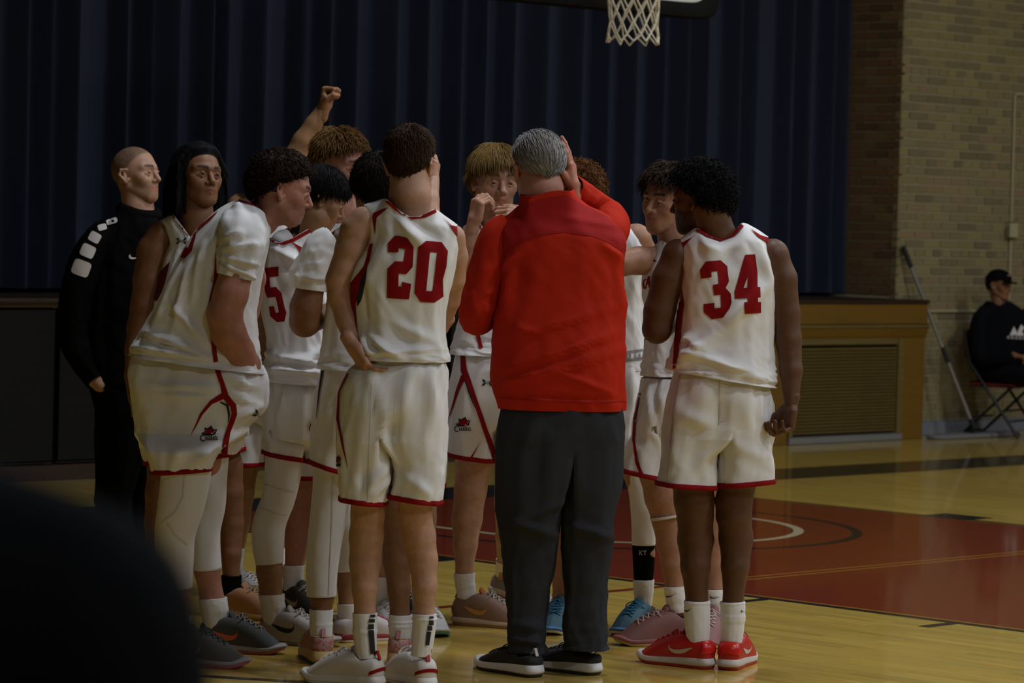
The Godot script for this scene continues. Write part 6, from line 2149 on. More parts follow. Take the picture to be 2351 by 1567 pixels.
func number_5() -> void:
	var d := 12.15
	var root := person("player with straight black hair bowed forward, white jersey with red numeral 5", on_floor(690, 1478))
	var keys := [[606, 872, 764, 884, 0.14], [609, 845, 764, 855, 0.135], [615, 800, 758, 800, 0.115], [609, 740, 754, 740, 0.115], [601, 680, 750, 680, 0.12], [600, 630, 745, 630, 0.12], [607, 590, 735, 590, 0.115], [614, 560, 728, 555, 0.1], [618, 535, 722, 525, 0.085], [620, 505, 720, 500, 0.07]]
	var g := shirt(root, "jersey", keys, [614, 552, 622, 545, 634, 552, 650, 556, 672, 548, 694, 535, 712, 525, 726, 536], [624, 712], d, M.white, {"amp": 0.006, "bunch": 0.012, "bunch_h": 0.11, "seed": 21, "folds": [[630, 570, 700, 610, 10, 0.008], [640, 600, 690, 640, 9, -0.006], [660, 660, 700, 630, 9, 0.007], [615, 810, 735, 835, 8, 0.01], [612, 845, 740, 855, 7, 0.01], [690, 830, 740, 800, 7, 0.008]]})
	patch(g, [v2([606, 615.5, 639.9, 611.7, 640.2, 633.6, 619.3, 636.1, 620.9, 659.4, 633.9, 658.3, 646.4, 672.4, 654, 707.1, 657.8, 716.9, 653.4, 737.5, 636.6, 739.1, 621.5, 725.6, 618.4, 703.3, 629, 702.3, 633.4, 718, 641, 716.9, 638.8, 702.8, 633.4, 681.1, 614.9, 683.3, 610, 669.2, 607.3, 644.2])], "numeral", M.red, [], 0.003, 6.0, "red block numeral 5")
	patch(g, [stroke(v2([621, 547, 634, 555, 650, 560, 672, 552, 694, 539, 712, 529]), 8.0)], "neck_trim", M.red)
	patch(g, [v2([668, 555, 692, 568, 698, 575, 690, 590, 686, 575])], "shoulder_flash", M.red)
	# grey undershirt showing in the neck
	var um := MB.new()
	ball(um, at(655, 556, d), Vector3(px_m(34, d), px_m(30, d), 0.07), Basis(), 12, 20)
	put(um, "undershirt_collar", M.tee, root)
	var slv := limb_cloth(root, "tee_sleeve", [[625, 570, d + 0.04, 26], [608, 610, d + 0.06, 26], [598, 660, d + 0.07, 24], [596, 702, d + 0.07, 22]], M.tee, {"amp": 0.007, "fx": 1500.0, "fy": 700.0, "seed": 22})
	patch(slv, [stroke(v2([592, 650, 600, 632, 606, 620]), 3.0)], "side_stripe", M.red)
	var hips := [[616, 845, 756, 850, 0.105], [608, 905, 762, 905, 0.13], [606, 955, 764, 955, 0.13], [606, 985, 768, 985, 0.125]]
	var sh := legs_cloth(root, "shorts", hips, [[684, 1000, 772, 1002, 0.105, 0.08], [688, 1035, 774, 1040, 0.1, 0.08], [690, 1058, 772, 1066, 0.1, 0.08]], [[606, 998, 706, 1000, 0.105], [607, 1020, 702, 1030, 0.1], [608, 1042, 698, 1058, 0.1]], d, 130, M.white_shorts, hem_opts(23, {"folds": [[660, 880, 640, 960, 8, 0.006], [700, 880, 690, 980, 9, 0.007]]}))
	leaf_logo(sh, 719, 978, 20, 0.45)
	figure(root, {"d": d, "skin": SHADE.olive, "keys": keys.slice(0, 8), "neck": [[670, 590, 0.02, 30], [692, 545, 0.01, 38], [722, 500, 0.0, 40]],
		"head": [737, 457, 138, 102, 24, 0, 0.02], "face": {"brow": Color(0.01, 0.008, 0.008)},
		"arms": [[[640, 590, 0.03, 22], [612, 600, 0.05, 22], [600, 680, 0.07, 20], [602, 760, 0.08, 20], [618, 830, 0.05, 17], [640, 880, -0.02, 15]], [[700, 590, 0, 24], [735, 600, 0.05, 24], [745, 680, 0.1, 22]]],
		"hands": [],
		"legs": [[[655, 950, 0, 46], [650, 1060, 0, 38], [640, 1140, 0, 34], [620, 1200, 0.01, 34], [617, 1260, 0.01, 33], [619, 1310, 0, 31], [622, 1370, 0, 27], [630, 1440, 0, 22]],
			[[735, 950, 0.1, 46], [758, 1060, 0.12, 38], [775, 1150, 0.12, 33], [790, 1230, 0.12, 32], [795, 1310, 0.12, 27], [797, 1390, 0.1, 20], [800, 1450, 0.1, 18]]],
		"hair": {"style": "short", "mat": M.hair_black, "thick": 0.016, "locks": 3600, "long": 0.04, "fat": 0.0019, "low": -0.035, "front": -0.02, "fade": 0.02, "rise": 0.12, "mess": 0.35, "fall": 0.12, "crown": -0.04, "seed": 55}})
	var l1 := limb_cloth(root, "legging", [[652, 1035, d, 42], [648, 1090, d, 40], [638, 1145, d, 37], [618, 1200, d, 37], [616, 1250, d, 36], [619, 1293, d, 31]], M.tights, {"amp": 0.0015, "seed": 24, "rows": 40})
	patch(l1, [stroke(v2([606, 1110, 640, 1122, 675, 1128]), 2.0)], "seam", M.print_white, [], 0.003)
	patch(l1, [stroke(v2([598, 1165, 630, 1178, 658, 1182]), 2.0)], "seam", M.print_white, [], 0.003)
	limb_cloth(root, "legging", [[758, 1040, d + 0.12, 40], [772, 1120, d + 0.12, 36], [788, 1210, d + 0.12, 35], [796, 1310, d + 0.12, 27]], M.tights, {"amp": 0.0015, "seed": 25})
	sock(root, [[623, 1363, d, 28], [625, 1385, d, 28], [628, 1415, d, 26], [634, 1445, d, 27]], {"slouch": 0.004})
	sock(root, [[797, 1385, d + 0.1, 22], [799, 1420, d + 0.1, 21], [802, 1452, d + 0.1, 22]])
	shod(root, 634, d, 74, 0.32, {"upper": mat(Color(0.36, 0.33, 0.31), 0.6), "mid": mat(Color(0.42, 0.38, 0.36), 0.5), "swoosh": M.print_black, "lace": mat(Color(0.45, 0.42, 0.4), 0.9), "heel_mat": mat(Color(0.3, 0.05, 0.03), 0.6), "heel_from": 0.5, "heel_to": 0.8, "top": 0.117, "label": "off-white basketball shoe with black swoosh"})
	shod(root, 801, d + 0.1, 128, 0.32, {"upper": mat(Color(0.5, 0.45, 0.45), 0.6), "mid": mat(Color(0.26, 0.015, 0.03), 0.5), "out": mat(Color(0.6, 0.56, 0.56), 0.5), "lace": mat(Color(0.4, 0.08, 0.12), 0.9), "label": "white basketball shoe with maroon band"})

func behind_20() -> void:
	var d := 11.62
	var root := person("dark-haired player with arms folded, white tee sleeve under jersey, behind number 20", on_floor(820, 1530))
	var keys := [[733, 846, 968, 852, 0.14], [735, 815, 964, 820, 0.13], [742, 760, 962, 760, 0.115], [748, 700, 966, 700, 0.115], [758, 640, 972, 640, 0.12], [768, 590, 978, 590, 0.115], [768, 555, 982, 555, 0.1], [752, 530, 988, 530, 0.085], [752, 490, 988, 490, 0.075]]
	var g := shirt(root, "jersey", keys, [748, 540, 775, 524, 815, 505, 845, 512, 870, 515, 900, 510, 925, 505, 960, 518, 990, 535], [818, 922], d, M.white, {"amp": 0.005, "bunch": 0.01, "seed": 26})
	patch(g, [v2([772, 528, 752, 545, 748, 565, 757, 555, 766, 542])], "shoulder_flash", M.red)
	limb_cloth(root, "tee_sleeve", [[765, 555, d - 0.02, 38], [742, 570, d - 0.03, 44], [722, 605, d - 0.04, 45], [711, 640, d - 0.04, 43], [707, 664, d - 0.04, 41]], M.tee, {"amp": 0.008, "fx": 1500.0, "fy": 700.0, "seed": 27, "rows": 36, "folds": [[690, 610, 750, 600, 6, 0.005], [685, 635, 750, 640, 6, 0.005], [700, 590, 740, 570, 6, 0.004]]})
	var hips := [[744, 820, 956, 825, 0.11], [732, 880, 964, 880, 0.135], [724, 940, 966, 940, 0.14], [718, 985, 966, 985, 0.13]]
	var sh := legs_cloth(root, "shorts", hips, [[845, 1000, 966, 1000, 0.11], [850, 1045, 966, 1045, 0.11], [856, 1092, 964, 1092, 0.11]], [[715, 1002, 846, 1004, 0.11], [712, 1035, 838, 1045, 0.11], [710, 1062, 828, 1098, 0.11]], d, 178, M.white_shorts, hem_opts(28))
	patch(sh, [stroke(v2([742, 850, 734, 900, 728, 960]), [5.0, 4.0, 1.0])], "side_stripe", M.dark_panel)
	figure(root, {"d": d, "skin": SHADE.tan, "keys": keys.slice(0, 7), "neck": [[868, 560, 0.03, 34], [864, 515, 0.02, 40], [860, 460, 0.0, 42]],
		"head": [868, 434, 146, 172, 8, 0, 0.03], "face": {"brow": Color(0.01, 0.008, 0.008)},
		"arms": [[[800, 560, 0.0, 26], [752, 572, -0.02, 34], [718, 640, -0.04, 32], [702, 705, -0.04, 37], [700, 738, -0.02, 36], [735, 728, 0.12, 27], [780, 705, 0.2, 22], [815, 690, 0.24, 19]], [[930, 560, 0.0, 26], [975, 575, 0.02, 34], [985, 650, 0.05, 32], [975, 710, 0.1, 28], [900, 690, 0.24, 20]]],
		"hands": [[815, 690, 0.24, Vector3(1, 0.2, 0), Vector3(0, 0, -1), CURL_REST, THUMB_REST, -1.0, 1.0]],
		"legs": [[[775, 960, 0, 50], [765, 1090, 0, 42], [758, 1150, 0, 39], [748, 1210, 0.015, 37], [742, 1290, 0.01, 33], [740, 1370, 0, 28], [738, 1410, 0, 24], [738, 1470, 0, 22]],
			[[905, 960, 0, 50], [908, 1090, 0, 42], [908, 1160, 0, 38], [910, 1220, 0.015, 37], [912, 1290, 0.01, 33], [916, 1350, 0, 27], [918, 1410, 0, 23], [918, 1470, 0, 22]]],
		"hair": {"style": "short", "mat": M.hair_dark, "thick": 0.018, "lump": 0.2, "locks": 2800, "long": 0.03, "fat": 0.002, "low": -0.075, "fade": 0.02, "rise": 0.3, "mess": 0.6, "seed": 7}})
	var l := limb_cloth(root, "legging", [[768, 1070, d, 47], [762, 1120, d, 44], [754, 1180, d, 41], [745, 1240, d, 38], [739, 1310, d, 35], [738, 1368, d, 32]], M.tights, {"amp": 0.0015, "seed": 29, "rows": 40})
	patch(l, [stroke(v2([765, 1090, 762, 1200, 757, 1290, 754, 1365]), 2.0)], "seam", M.print_white, [], 0.003)
	sock(root, [[737, 1398, d, 26], [737, 1420, d, 25], [737, 1450, d, 24], [736, 1480, d, 25]], {"rings": [[0.45, 0.002]]})
	sock(root, [[919, 1410, d, 26], [919, 1435, d, 26], [919, 1480, d, 25]], {"rings": [[0.35, 0.003], [0.5, 0.003]]})
	var fl := mat(Color(1, 1, 1), 0.7)
	var im := Image.create(256, 256, false, Image.FORMAT_RGB8)
	var nf := FastNoiseLite.new()
	nf.frequency = 0.035
	nf.seed = 9
	for y in 256:
		for x in 256:
			var n := nf.get_noise_2d(x, y)
			var n2 := nf.get_noise_2d(x + 400, y * 1.3)
			var c := Color(0.5, 0.36, 0.34)
			if n > 0.16: c = Color(0.55, 0.12, 0.09)
			elif absf(n2) < 0.05: c = Color(0.62, 0.52, 0.38)
			elif n2 > 0.3: c = Color(0.42, 0.22, 0.3)
			im.set_pixel(x, y, c.linear_to_srgb().lerp(c, 0.35))
	fl.albedo_texture = ImageTexture.create_from_image(im)
	fl.uv1_triplanar = true
	fl.uv1_scale = Vector3.ONE * 6.0
	var o := {"upper": fl, "mid": mat(Color(0.60, 0.43, 0.17), 0.5), "out": mat(Color(0.02, 0.14, 0.26), 0.5), "heel_mat": mat(Color(0.58, 0.42, 0.17), 0.6), "heel_from": 0.78, "heel_to": 0.92, "heel_arch": 0.4, "tab": mat(Color(0.55, 0.2, 0.24), 0.6), "top": 0.115, "mid_h": 0.046, "lace": mat(Color(0.5, 0.4, 0.3), 0.9), "label": "floral patterned basketball shoe with cream midsole and blue outsole"}
	shod(root, 737, d, -168, 0.32, o)
	shod(root, 919, d, 172, 0.32, o)

func plain_player(root: Node3D, d: float, cx: float, half: float, top_y: float, foot: Array, skin: Color, seed_v: float, facing: float) -> Array:
	# jersey and shorts of a player mostly hidden in the huddle; foot = [xl, xr]
	var s := F / d
	var y := func(h: float) -> float: return seen(Vector3(0, h, -d)).y + ROLL * (cx - W / 2)
	var sh: float = top_y
	var keys := [[cx - half * 0.86, y.call(1.0), cx + half * 0.86, y.call(1.0), 0.12], [cx - half * 0.84, y.call(1.1), cx + half * 0.84, y.call(1.1), 0.115], [cx - half * 0.9, y.call(1.25), cx + half * 0.9, y.call(1.25), 0.115], [cx - half * 0.92, sh + 60, cx + half * 0.92, sh + 60, 0.11], [cx - half * 0.9, sh + 25, cx + half * 0.9, sh + 25, 0.095], [cx - half * 0.9, sh - 15, cx + half * 0.9, sh - 15, 0.08], [cx - half * 0.9, sh - 50, cx + half * 0.9, sh - 50, 0.07]]
	var nk := half * 0.42
	shirt(root, "jersey", keys, [cx - half, sh + 12, cx - nk - 8, sh - 8, cx - nk, sh - 10, cx, sh + 14, cx + nk, sh - 10, cx + nk + 8, sh - 8, cx + half, sh + 12], [cx - nk, cx + nk], d, M.white, {"amp": 0.006, "seed": seed_v, "rows": 40, "cols": 56})
	var hy: float = y.call(1.02)
	legs_cloth(root, "shorts", [[cx - half * 0.84, hy, cx + half * 0.84, hy, 0.125], [cx - half * 0.9, y.call(0.92), cx + half * 0.9, y.call(0.92), 0.135], [cx - half * 0.92, y.call(0.8), cx + half * 0.92, y.call(0.8), 0.13]], [[cx + 2, y.call(0.77), cx + half * 0.95, y.call(0.77), 0.11], [cx + half * 0.1, y.call(0.56), cx + half * 0.98, y.call(0.56), 0.11]] if absf(facing) > 90 else [[cx - half * 0.95, y.call(0.77), cx - 2, y.call(0.77), 0.11], [cx - half * 0.98, y.call(0.56), cx - half * 0.1, y.call(0.56), 0.11]], [[cx - half * 0.95, y.call(0.77), cx - 2, y.call(0.77), 0.11], [cx - half * 0.98, y.call(0.56), cx - half * 0.1, y.call(0.56), 0.11]] if absf(facing) > 90 else [[cx + 2, y.call(0.77), cx + half * 0.95, y.call(0.77), 0.11], [cx + half * 0.1, y.call(0.56), cx + half * 0.98, y.call(0.56), 0.11]], d, facing, M.white_shorts, hem_opts(seed_v, {"leg_rows": 16, "hip_rows": 12}))
	var legs := []
	for k in 2:
		var sx := -1.0 if k == 0 else 1.0
		var hx := cx + sx * half * 0.48
		legs.append([[hx, y.call(0.8), 0, 0.07 * s], [lerpf(hx, foot[k], 0.35), y.call(0.56), 0, 0.06 * s], [lerpf(hx, foot[k], 0.55), y.call(0.44), 0, 0.055 * s], [lerpf(hx, foot[k], 0.75), y.call(0.32), 0.01, 0.054 * s], [foot[k], y.call(0.14), 0, 0.035 * s], [foot[k], y.call(0.06), 0, 0.033 * s]])
		sock(root, [[lerpf(hx, foot[k], 0.95), y.call(0.21), d, 0.04 * s], [foot[k], y.call(0.15), d, 0.038 * s], [foot[k], y.call(0.07), d, 0.037 * s]], {"rows": 20, "cols": 28, "slouch": 0.003})
	return [keys, legs]

func tall_blond() -> void:
	var d := 13.0
	var root := person("tall player with sandy hair and short beard looking down, at the back of the huddle", on_floor(770, 1416))
	var pl := plain_player(root, d, 778, 128, 500, [672, 882], SHADE.rosy, 31, 50)
	figure(root, {"d": d, "skin": SHADE.rosy, "keys": pl[0].slice(0, 5), "neck": [[778, 520, 0.0, 42], [778, 480, 0.0, 40], [778, 430, 0.0, 38]],
		"head": [781, 376, 142, 55, 14, 0, 0.0], "face": {"beard": 0.55, "brow": Color(0.1, 0.045, 0.02), "gaze": Vector3(0, -0.4, 1)},
		"arms": [[[720, 540, 0, 22], [672, 550, 0, 30], [668, 640, 0, 28], [680, 740, 0.05, 24]], [[830, 540, 0, 22], [886, 550, 0, 30], [892, 640, 0, 28], [880, 740, 0.05, 24]]], "legs": pl[1],
		"hair": {"style": "short", "mat": M.hair_sand, "thick": 0.014, "lump": 0.4, "locks": 3400, "long": 0.034, "fat": 0.0019, "low": -0.06, "front": -0.006, "fade": 0.03, "rise": 0.7, "mess": 0.8, "settle": 0.2, "seed": 41}})
	var o := {"upper": mat(Color(0.035, 0.036, 0.035), 0.8), "mid": mat(Color(0.4, 0.33, 0.24), 0.5), "swoosh": mat(Color(0.45, 0.4, 0.36), 0.5), "lace": M.print_white, "top": 0.12, "label": "black basketball shoe with cream sole"}
	shod(root, 672, d, 42, 0.32, o)
	shod(root, 882, d, 55, 0.32, o)

func raised_arm() -> void:
	var d := 13.6
	var root := person("player raising a clenched fist above the huddle, hidden behind brown curls", on_floor(590, 1374))
	var pl := plain_player(root, d, 618, 88, 505, [536, 632], SHADE.olive, 33, 100)
	figure(root, {"d": d, "skin": SHADE.olive, "keys": pl[0].slice(0, 5), "neck": [[622, 515, 0.0, 38], [622, 480, 0.0, 36], [624, 445, 0.0, 36]],
		"head": [626, 430, 132, 120, 8, 0, 0.0], "face": {},
		"arms": [[[590, 510, 0, 24], [552, 474, 0, 30], [546, 520, 0.0, 29], [550, 600, 0.02, 27], [560, 690, 0.05, 22]], [[650, 520, 0, 26], [680, 490, 0, 34], [676, 420, 0, 32], [678, 365, 0, 30], [697, 325, 0, 27], [720, 285, 0, 21], [740, 250, 0, 16]]], "legs": pl[1],
		"hands": [[743, 250, 0, Vector3(0.22, 1, 0.0), Vector3(0.85, 0.0, 0.45), CURL_FIST, THUMB_FIST, -1.0, 1.02], [560, 690, 0.05, Vector3(0.3, -1, 0), Vector3(0.5, 0, -0.8), CURL_REST, THUMB_REST, -1.0, 0.95]],
		"hair": {"style": "short", "mat": M.hair_dark, "thick": 0.012, "locks": 150, "long": 0.03, "fat": 0.004, "seed": 43}})
	var o := {"upper": mat(Color(0.3, 0.29, 0.28), 0.7), "mid": mat(Color(0.5, 0.47, 0.44), 0.5), "lace": M.print_white, "label": "grey basketball shoe at the back of the huddle"}
	shod(root, 536, d, 50, 0.305, o)
	shod(root, 632, d, 40, 0.305, o)

func hidden_one() -> void:
	var d := 12.65
	var root := person("player hidden behind number 20 with one pale forearm raised beside his head", on_floor(915, 1452))
	var pl := plain_player(root, d, 930, 92, 530, [872, 968], SHADE.pale, 35, 10)
	figure(root, {"d": d, "skin": SHADE.pale, "keys": pl[0].slice(0, 5), "neck": [[934, 540, 0.0, 42], [934, 500, 0.0, 40], [936, 460, 0.0, 38]],
		"head": [938, 420, 140, 5, 10, 0, 0.0], "face": {},
		"arms": [[[890, 545, 0, 22], [855, 560, 0, 30], [858, 640, 0, 28], [880, 720, -0.1, 22]], [[965, 545, 0, 22], [1000, 555, 0, 30], [1002, 540, -0.1, 28], [990, 510, -0.15, 24], [988, 460, -0.1, 21], [994, 415, -0.04, 17]]], "legs": pl[1],
		"hands": [[995, 415, -0.03, Vector3(0.08, 1, -0.3), Vector3(-0.9, 0, -0.3), CURL_REST, THUMB_REST, -1.0, 0.9]],
		"hair": {"style": "short", "mat": M.hair_brown, "thick": 0.008, "locks": 120, "long": 0.02, "fat": 0.004, "seed": 44}})
	var o := {"upper": mat(Color(0.52, 0.52, 0.52), 0.6), "mid": mat(Color(0.6, 0.6, 0.6), 0.5), "out": mat(Color(0.12, 0.36, 0.36), 0.5), "lace": M.print_white, "label": "white basketball shoe with pale teal sole"}
	shod(root, 872, d, 25, 0.305, o)
	shod(root, 968, d, 20, 0.305, o)

func blond_front() -> void:
	var d := 12.85
	var root := person("blond player with a fringe facing the coach, both hands raised to his chest", on_floor(1110, 1440))
	var keys := [[1041, 812, 1218, 818, 0.14], [1041, 795, 1214, 798, 0.12], [1050, 745, 1208, 745, 0.115], [1060, 680, 1204, 680, 0.115], [1068, 610, 1204, 610, 0.12], [1070, 565, 1206, 565, 0.11], [1064, 535, 1208, 535, 0.095], [1062, 512, 1206, 512, 0.085], [1062, 480, 1206, 480, 0.075]]
	var g := shirt(root, "jersey", keys, [1058, 524, 1075, 512, 1095, 503, 1115, 528, 1138, 540, 1162, 525, 1178, 502, 1208, 520], [1096, 1178], d, M.white, {"amp": 0.006, "bunch": 0.011, "seed": 36})
	patch(g, [stroke(v2([1096, 506, 1115, 531, 1138, 544, 1162, 528, 1178, 506]), 9.0)], "neck_trim", M.red)
	patch(g, [stroke(v2([1092, 745, 1098, 770, 1105, 800]), 9.0)], "side_panel", M.red)
	var hips := [[1053, 790, 1210, 794, 0.11], [1040, 840, 1214, 845, 0.135], [1032, 900, 1214, 900, 0.14], [1030, 950, 1214, 950, 0.135]]
	var sh := legs_cloth(root, "shorts", hips, [[1029, 965, 1140, 965, 0.115], [1027, 1005, 1140, 1008, 0.115], [1025, 1046, 1137, 1062, 0.112]], [[1136, 965, 1216, 965, 0.11], [1138, 1005, 1218, 1005, 0.11], [1140, 1060, 1218, 1060, 0.11]], d, 20, M.white_shorts, hem_opts(37))
	patch(sh, [stroke(v2([1063, 812, 1066, 850, 1078, 880, 1092, 920, 1112, 980, 1135, 1050]), [9.0, 14.0, 12.0, 10.0, 11.0, 11.0])], "side_stripe", M.red)
	patch(sh, [stroke(v2([1066, 862, 1052, 895, 1040, 935, 1028, 970]), [12.0, 7.0, 4.0, 0.8])], "side_stripe", M.red)
	patch(sh, [stroke(v2([1067, 870, 1078, 900, 1090, 935]), [2.0, 5.0, 1.0])], "side_stripe", M.dark_panel, [], 0.004)
	patch(sh, [v2([1104, 1012, 1084, 1050, 1080, 1060, 1078, 1052])], "side_stripe", M.red)
	leaf_logo(sh, 1067, 978, 22)
	arch_logo(sh, 1119, 878, 13, 0.05)
	figure(root, {"d": d, "skin": SHADE.pale, "keys": keys.slice(0, 7), "neck": [[1136, 545, 0.0, 44], [1136, 510, 0.0, 42], [1136, 470, 0.0, 40]],
		"head": [1137, 416, 150, 17, 5, 0, 0.0], "face": {"brow": Color(0.13, 0.07, 0.035), "iris": Color(0.035, 0.045, 0.055), "gaze": Vector3(0.3, -0.05, 1), "jaw": 1.06},
		"arms": [[[1100, 560, 0, 24], [1072, 560, 0, 28], [1064, 620, -0.08, 27], [1064, 650, -0.14, 25], [1072, 600, -0.22, 24], [1078, 560, -0.25, 21], [1086, 515, -0.27, 16]], [[1180, 560, 0, 26], [1210, 570, -0.02, 28], [1222, 620, -0.12, 26], [1215, 560, -0.22, 22], [1205, 500, -0.27, 17]]],
		"hands": [[1087, 510, -0.27, Vector3(0.2, 1, 0.05), Vector3(0.75, 0, -0.5), CURL_HOOK, THUMB_REST, 1.0, 1.0], [1214, 498, -0.27, Vector3(-0.95, 0.12, 0.0), Vector3(0, -0.6, -0.8), [[20, 25, 15], [22, 28, 16], [26, 30, 16], [30, 32, 18]], THUMB_REST, -1.0, 1.0]],
		"legs": [[[1092, 940, 0, 50], [1088, 1060, 0, 43], [1080, 1125, 0, 38], [1072, 1190, 0.01, 36], [1068, 1250, 0.01, 29], [1066, 1315, 0, 21], [1072, 1365, 0, 20]],
			[[1175, 940, 0.1, 48], [1172, 1060, 0.2, 40], [1168, 1150, 0.3, 34], [1165, 1230, 0.42, 28], [1160, 1300, 0.55, 20], [1152, 1330, 0.6, 18]]],
		"hair": {"style": "short", "mat": M.hair_blond, "thick": 0.018, "lump": 0.25, "locks": 4200, "long": 0.05, "fat": 0.0018, "low": -0.05, "front": -0.012, "fade": 0.02, "rise": 0.16, "mess": 0.3, "fall": 0.12, "crown": -0.03, "seed": 47}})
	sock(root, [[1066, 1315, d, 23], [1067, 1340, d, 22], [1074, 1378, d, 24]], {"slouch": 0.003})
	sock(root, [[1162, 1285, d + 0.52, 22], [1156, 1325, d + 0.6, 22]], {})
	shod(root, 1074, d, 72, 0.33, {"upper": mat(Color(0.24, 0.14, 0.1), 0.75), "mid": mat(Color(0.52, 0.42, 0.32), 0.5), "out": mat(Color(0.3, 0.14, 0.08), 0.5), "swoosh": mat(Color(0.5, 0.25, 0.06), 0.5), "heel_mat": mat(Color(0.26, 0.12, 0.07), 0.6), "heel_from": 0.03, "heel_to": 0.2, "lace": mat(Color(0.4, 0.38, 0.34), 0.9), "tab": mat(Color(0.5, 0.14, 0.03), 0.7), "tongue_mat": mat(Color(0.42, 0.1, 0.03), 0.8), "top": 0.12, "label": "brown and grey basketball shoe with gold swoosh"})
	shod(root, 1153, d + 0.6, 75, 0.33, {"upper": mat(Color(0.22, 0.19, 0.18), 0.75), "mid": mat(Color(0.48, 0.4, 0.32), 0.5), "out": mat(Color(0.25, 0.07, 0.1), 0.5), "lace": mat(Color(0.4, 0.38, 0.34), 0.9), "label": "grey basketball shoe lifted onto its toe"}, 14.0)

func red_curls() -> void:
	var d := 12.8
	var root := person("player with ginger curls and one white legging, half hidden behind the coach", on_floor(1370, 1455))
	var keys := [[1300, 848, 1472, 850, 0.12], [1300, 810, 1476, 812, 0.12], [1298, 740, 1478, 740, 0.115], [1294, 670, 1480, 670, 0.115], [1292, 610, 1482, 610, 0.12], [1295, 565, 1478, 565, 0.11], [1300, 535, 1470, 535, 0.095], [1304, 515, 1464, 515, 0.085], [1306, 480, 1460, 480, 0.075]]
	var g := shirt(root, "jersey", keys, [1300, 535, 1330, 515, 1350, 508, 1380, 525, 1410, 508, 1435, 512, 1470, 540], [1350, 1410], d, M.tee, {"amp": 0.007, "bunch": 0.004, "seed": 38})
	patch(g, [v2([1436, 806, 1476, 800, 1476, 806, 1440, 812, 1440, 824, 1476, 818, 1476, 824, 1436, 830])], "waist_print", M.print_grey)
	for q in [1448, 1460, 1470]:
		patch(g, [v2([q - 4, 811, q - 1, 811, q - 1, 822, q - 4, 822])], "waist_print", M.print_grey)
	legs_cloth(root, "shorts", [[1300, 838, 1473, 840, 0.125], [1298, 880, 1474, 880, 0.135], [1296, 940, 1472, 940, 0.135], [1294, 975, 1470, 975, 0.13]], [[1385, 990, 1468, 990, 0.11], [1388, 1030, 1466, 1030, 0.11], [1392, 1075, 1472, 1075, 0.11]], [[1294, 990, 1386, 990, 0.11], [1292, 1030, 1384, 1030, 0.11], [1290, 1075, 1380, 1075, 0.11]], d, 160, M.white_shorts, hem_opts(39))
	figure(root, {"d": d, "skin": SHADE.warm, "keys": keys.slice(0, 7), "neck": [[1380, 545, 0.0, 42], [1360, 510, 0.0, 40], [1330, 470, 0.0, 38]],
		"head": [1322, 448, 135, -120, 12, 0, 0.0], "face": {},
		"arms": [[[1330, 560, 0, 24], [1300, 570, 0.02, 30], [1285, 640, 0.08, 26], [1270, 700, 0.1, 24]], [[1425, 550, 0, 28], [1460, 548, 0.0, 35], [1480, 585, 0.08, 32], [1478, 650, 0.14, 28], [1470, 720, 0.16, 24]]],
		"hands": [[1468, 728, 0.16, Vector3(0, -1, 0), Vector3(-1, 0, 0), CURL_REST, THUMB_REST, 1.0, 0.95]],
		"legs": [[[1340, 940, 0, 48], [1320, 1070, 0, 38], [1302, 1150, 0, 34], [1292, 1230, 0.01, 32], [1290, 1300, 0, 26], [1288, 1370, 0, 20], [1286, 1420, 0, 18]],
			[[1430, 940, 0, 48], [1455, 1070, 0, 32], [1474, 1140, 0, 26], [1478, 1200, 0, 25], [1480, 1270, 0, 24], [1478, 1330, 0, 20], [1476, 1385, 0, 18]]],
		"hair": {"style": "curly", "mat": M.hair_red, "thick": 0.022, "lump": 0.5, "locks": 1200, "long": 0.026, "fat": 0.0023, "coil": 0.007, "low": -0.06, "fade": 0.03, "seed": 71}})
	limb_cloth(root, "legging", [[1458, 1060, d, 32], [1472, 1120, d, 29], [1478, 1190, d, 27], [1478, 1250, d, 26]], M.tights, {"amp": 0.0015, "seed": 40})
	var tape := limb_cloth(root, "calf_tape", [[1477, 1246, d, 26], [1478, 1290, d, 25], [1477, 1334, d, 21.5]], M.black_cloth, {"amp": 0.0, "label": "black elastic tape round the calf"})
	patch(tape, [stroke(v2([1469, 1263, 1469, 1273]), 1.6), stroke(v2([1475, 1263, 1470, 1268, 1475, 1273]), 1.6), stroke(v2([1477, 1264, 1484, 1264]), 1.6), stroke(v2([1480.5, 1264, 1480.5, 1273]), 1.6)], "tape_letters", M.print_white, [], 0.003, 5.0)
	sock(root, [[1477, 1330, d, 23], [1477, 1350, d, 22], [1476, 1390, d, 22]], {"slouch": 0.002})
	sock(root, [[1288, 1375, d, 22], [1287, 1420, d, 21]])
	var bl := {"upper": mat(Color(0.01, 0.055, 0.085), 0.7), "mid": mat(Color(0.03, 0.11, 0.28), 0.5), "out": mat(Color(0.5, 0.46, 0.38), 0.5), "heel_mat": mat(Color(0.45, 0.3, 0.04), 0.6), "heel_from": 0.1, "heel_to": 0.6, "swoosh": mat(Color(0.5, 0.16, 0.03), 0.6), "lace": mat(Color(0.015, 0.1, 0.17), 0.9), "tongue_mat": mat(Color(0.01, 0.08, 0.12), 0.8), "top": 0.115, "label": "blue, orange and yellow basketball shoe"}
	shod(root, 1476, d, -28, 0.305, bl)
	shod(root, 1287, d, -12, 0.305, bl)

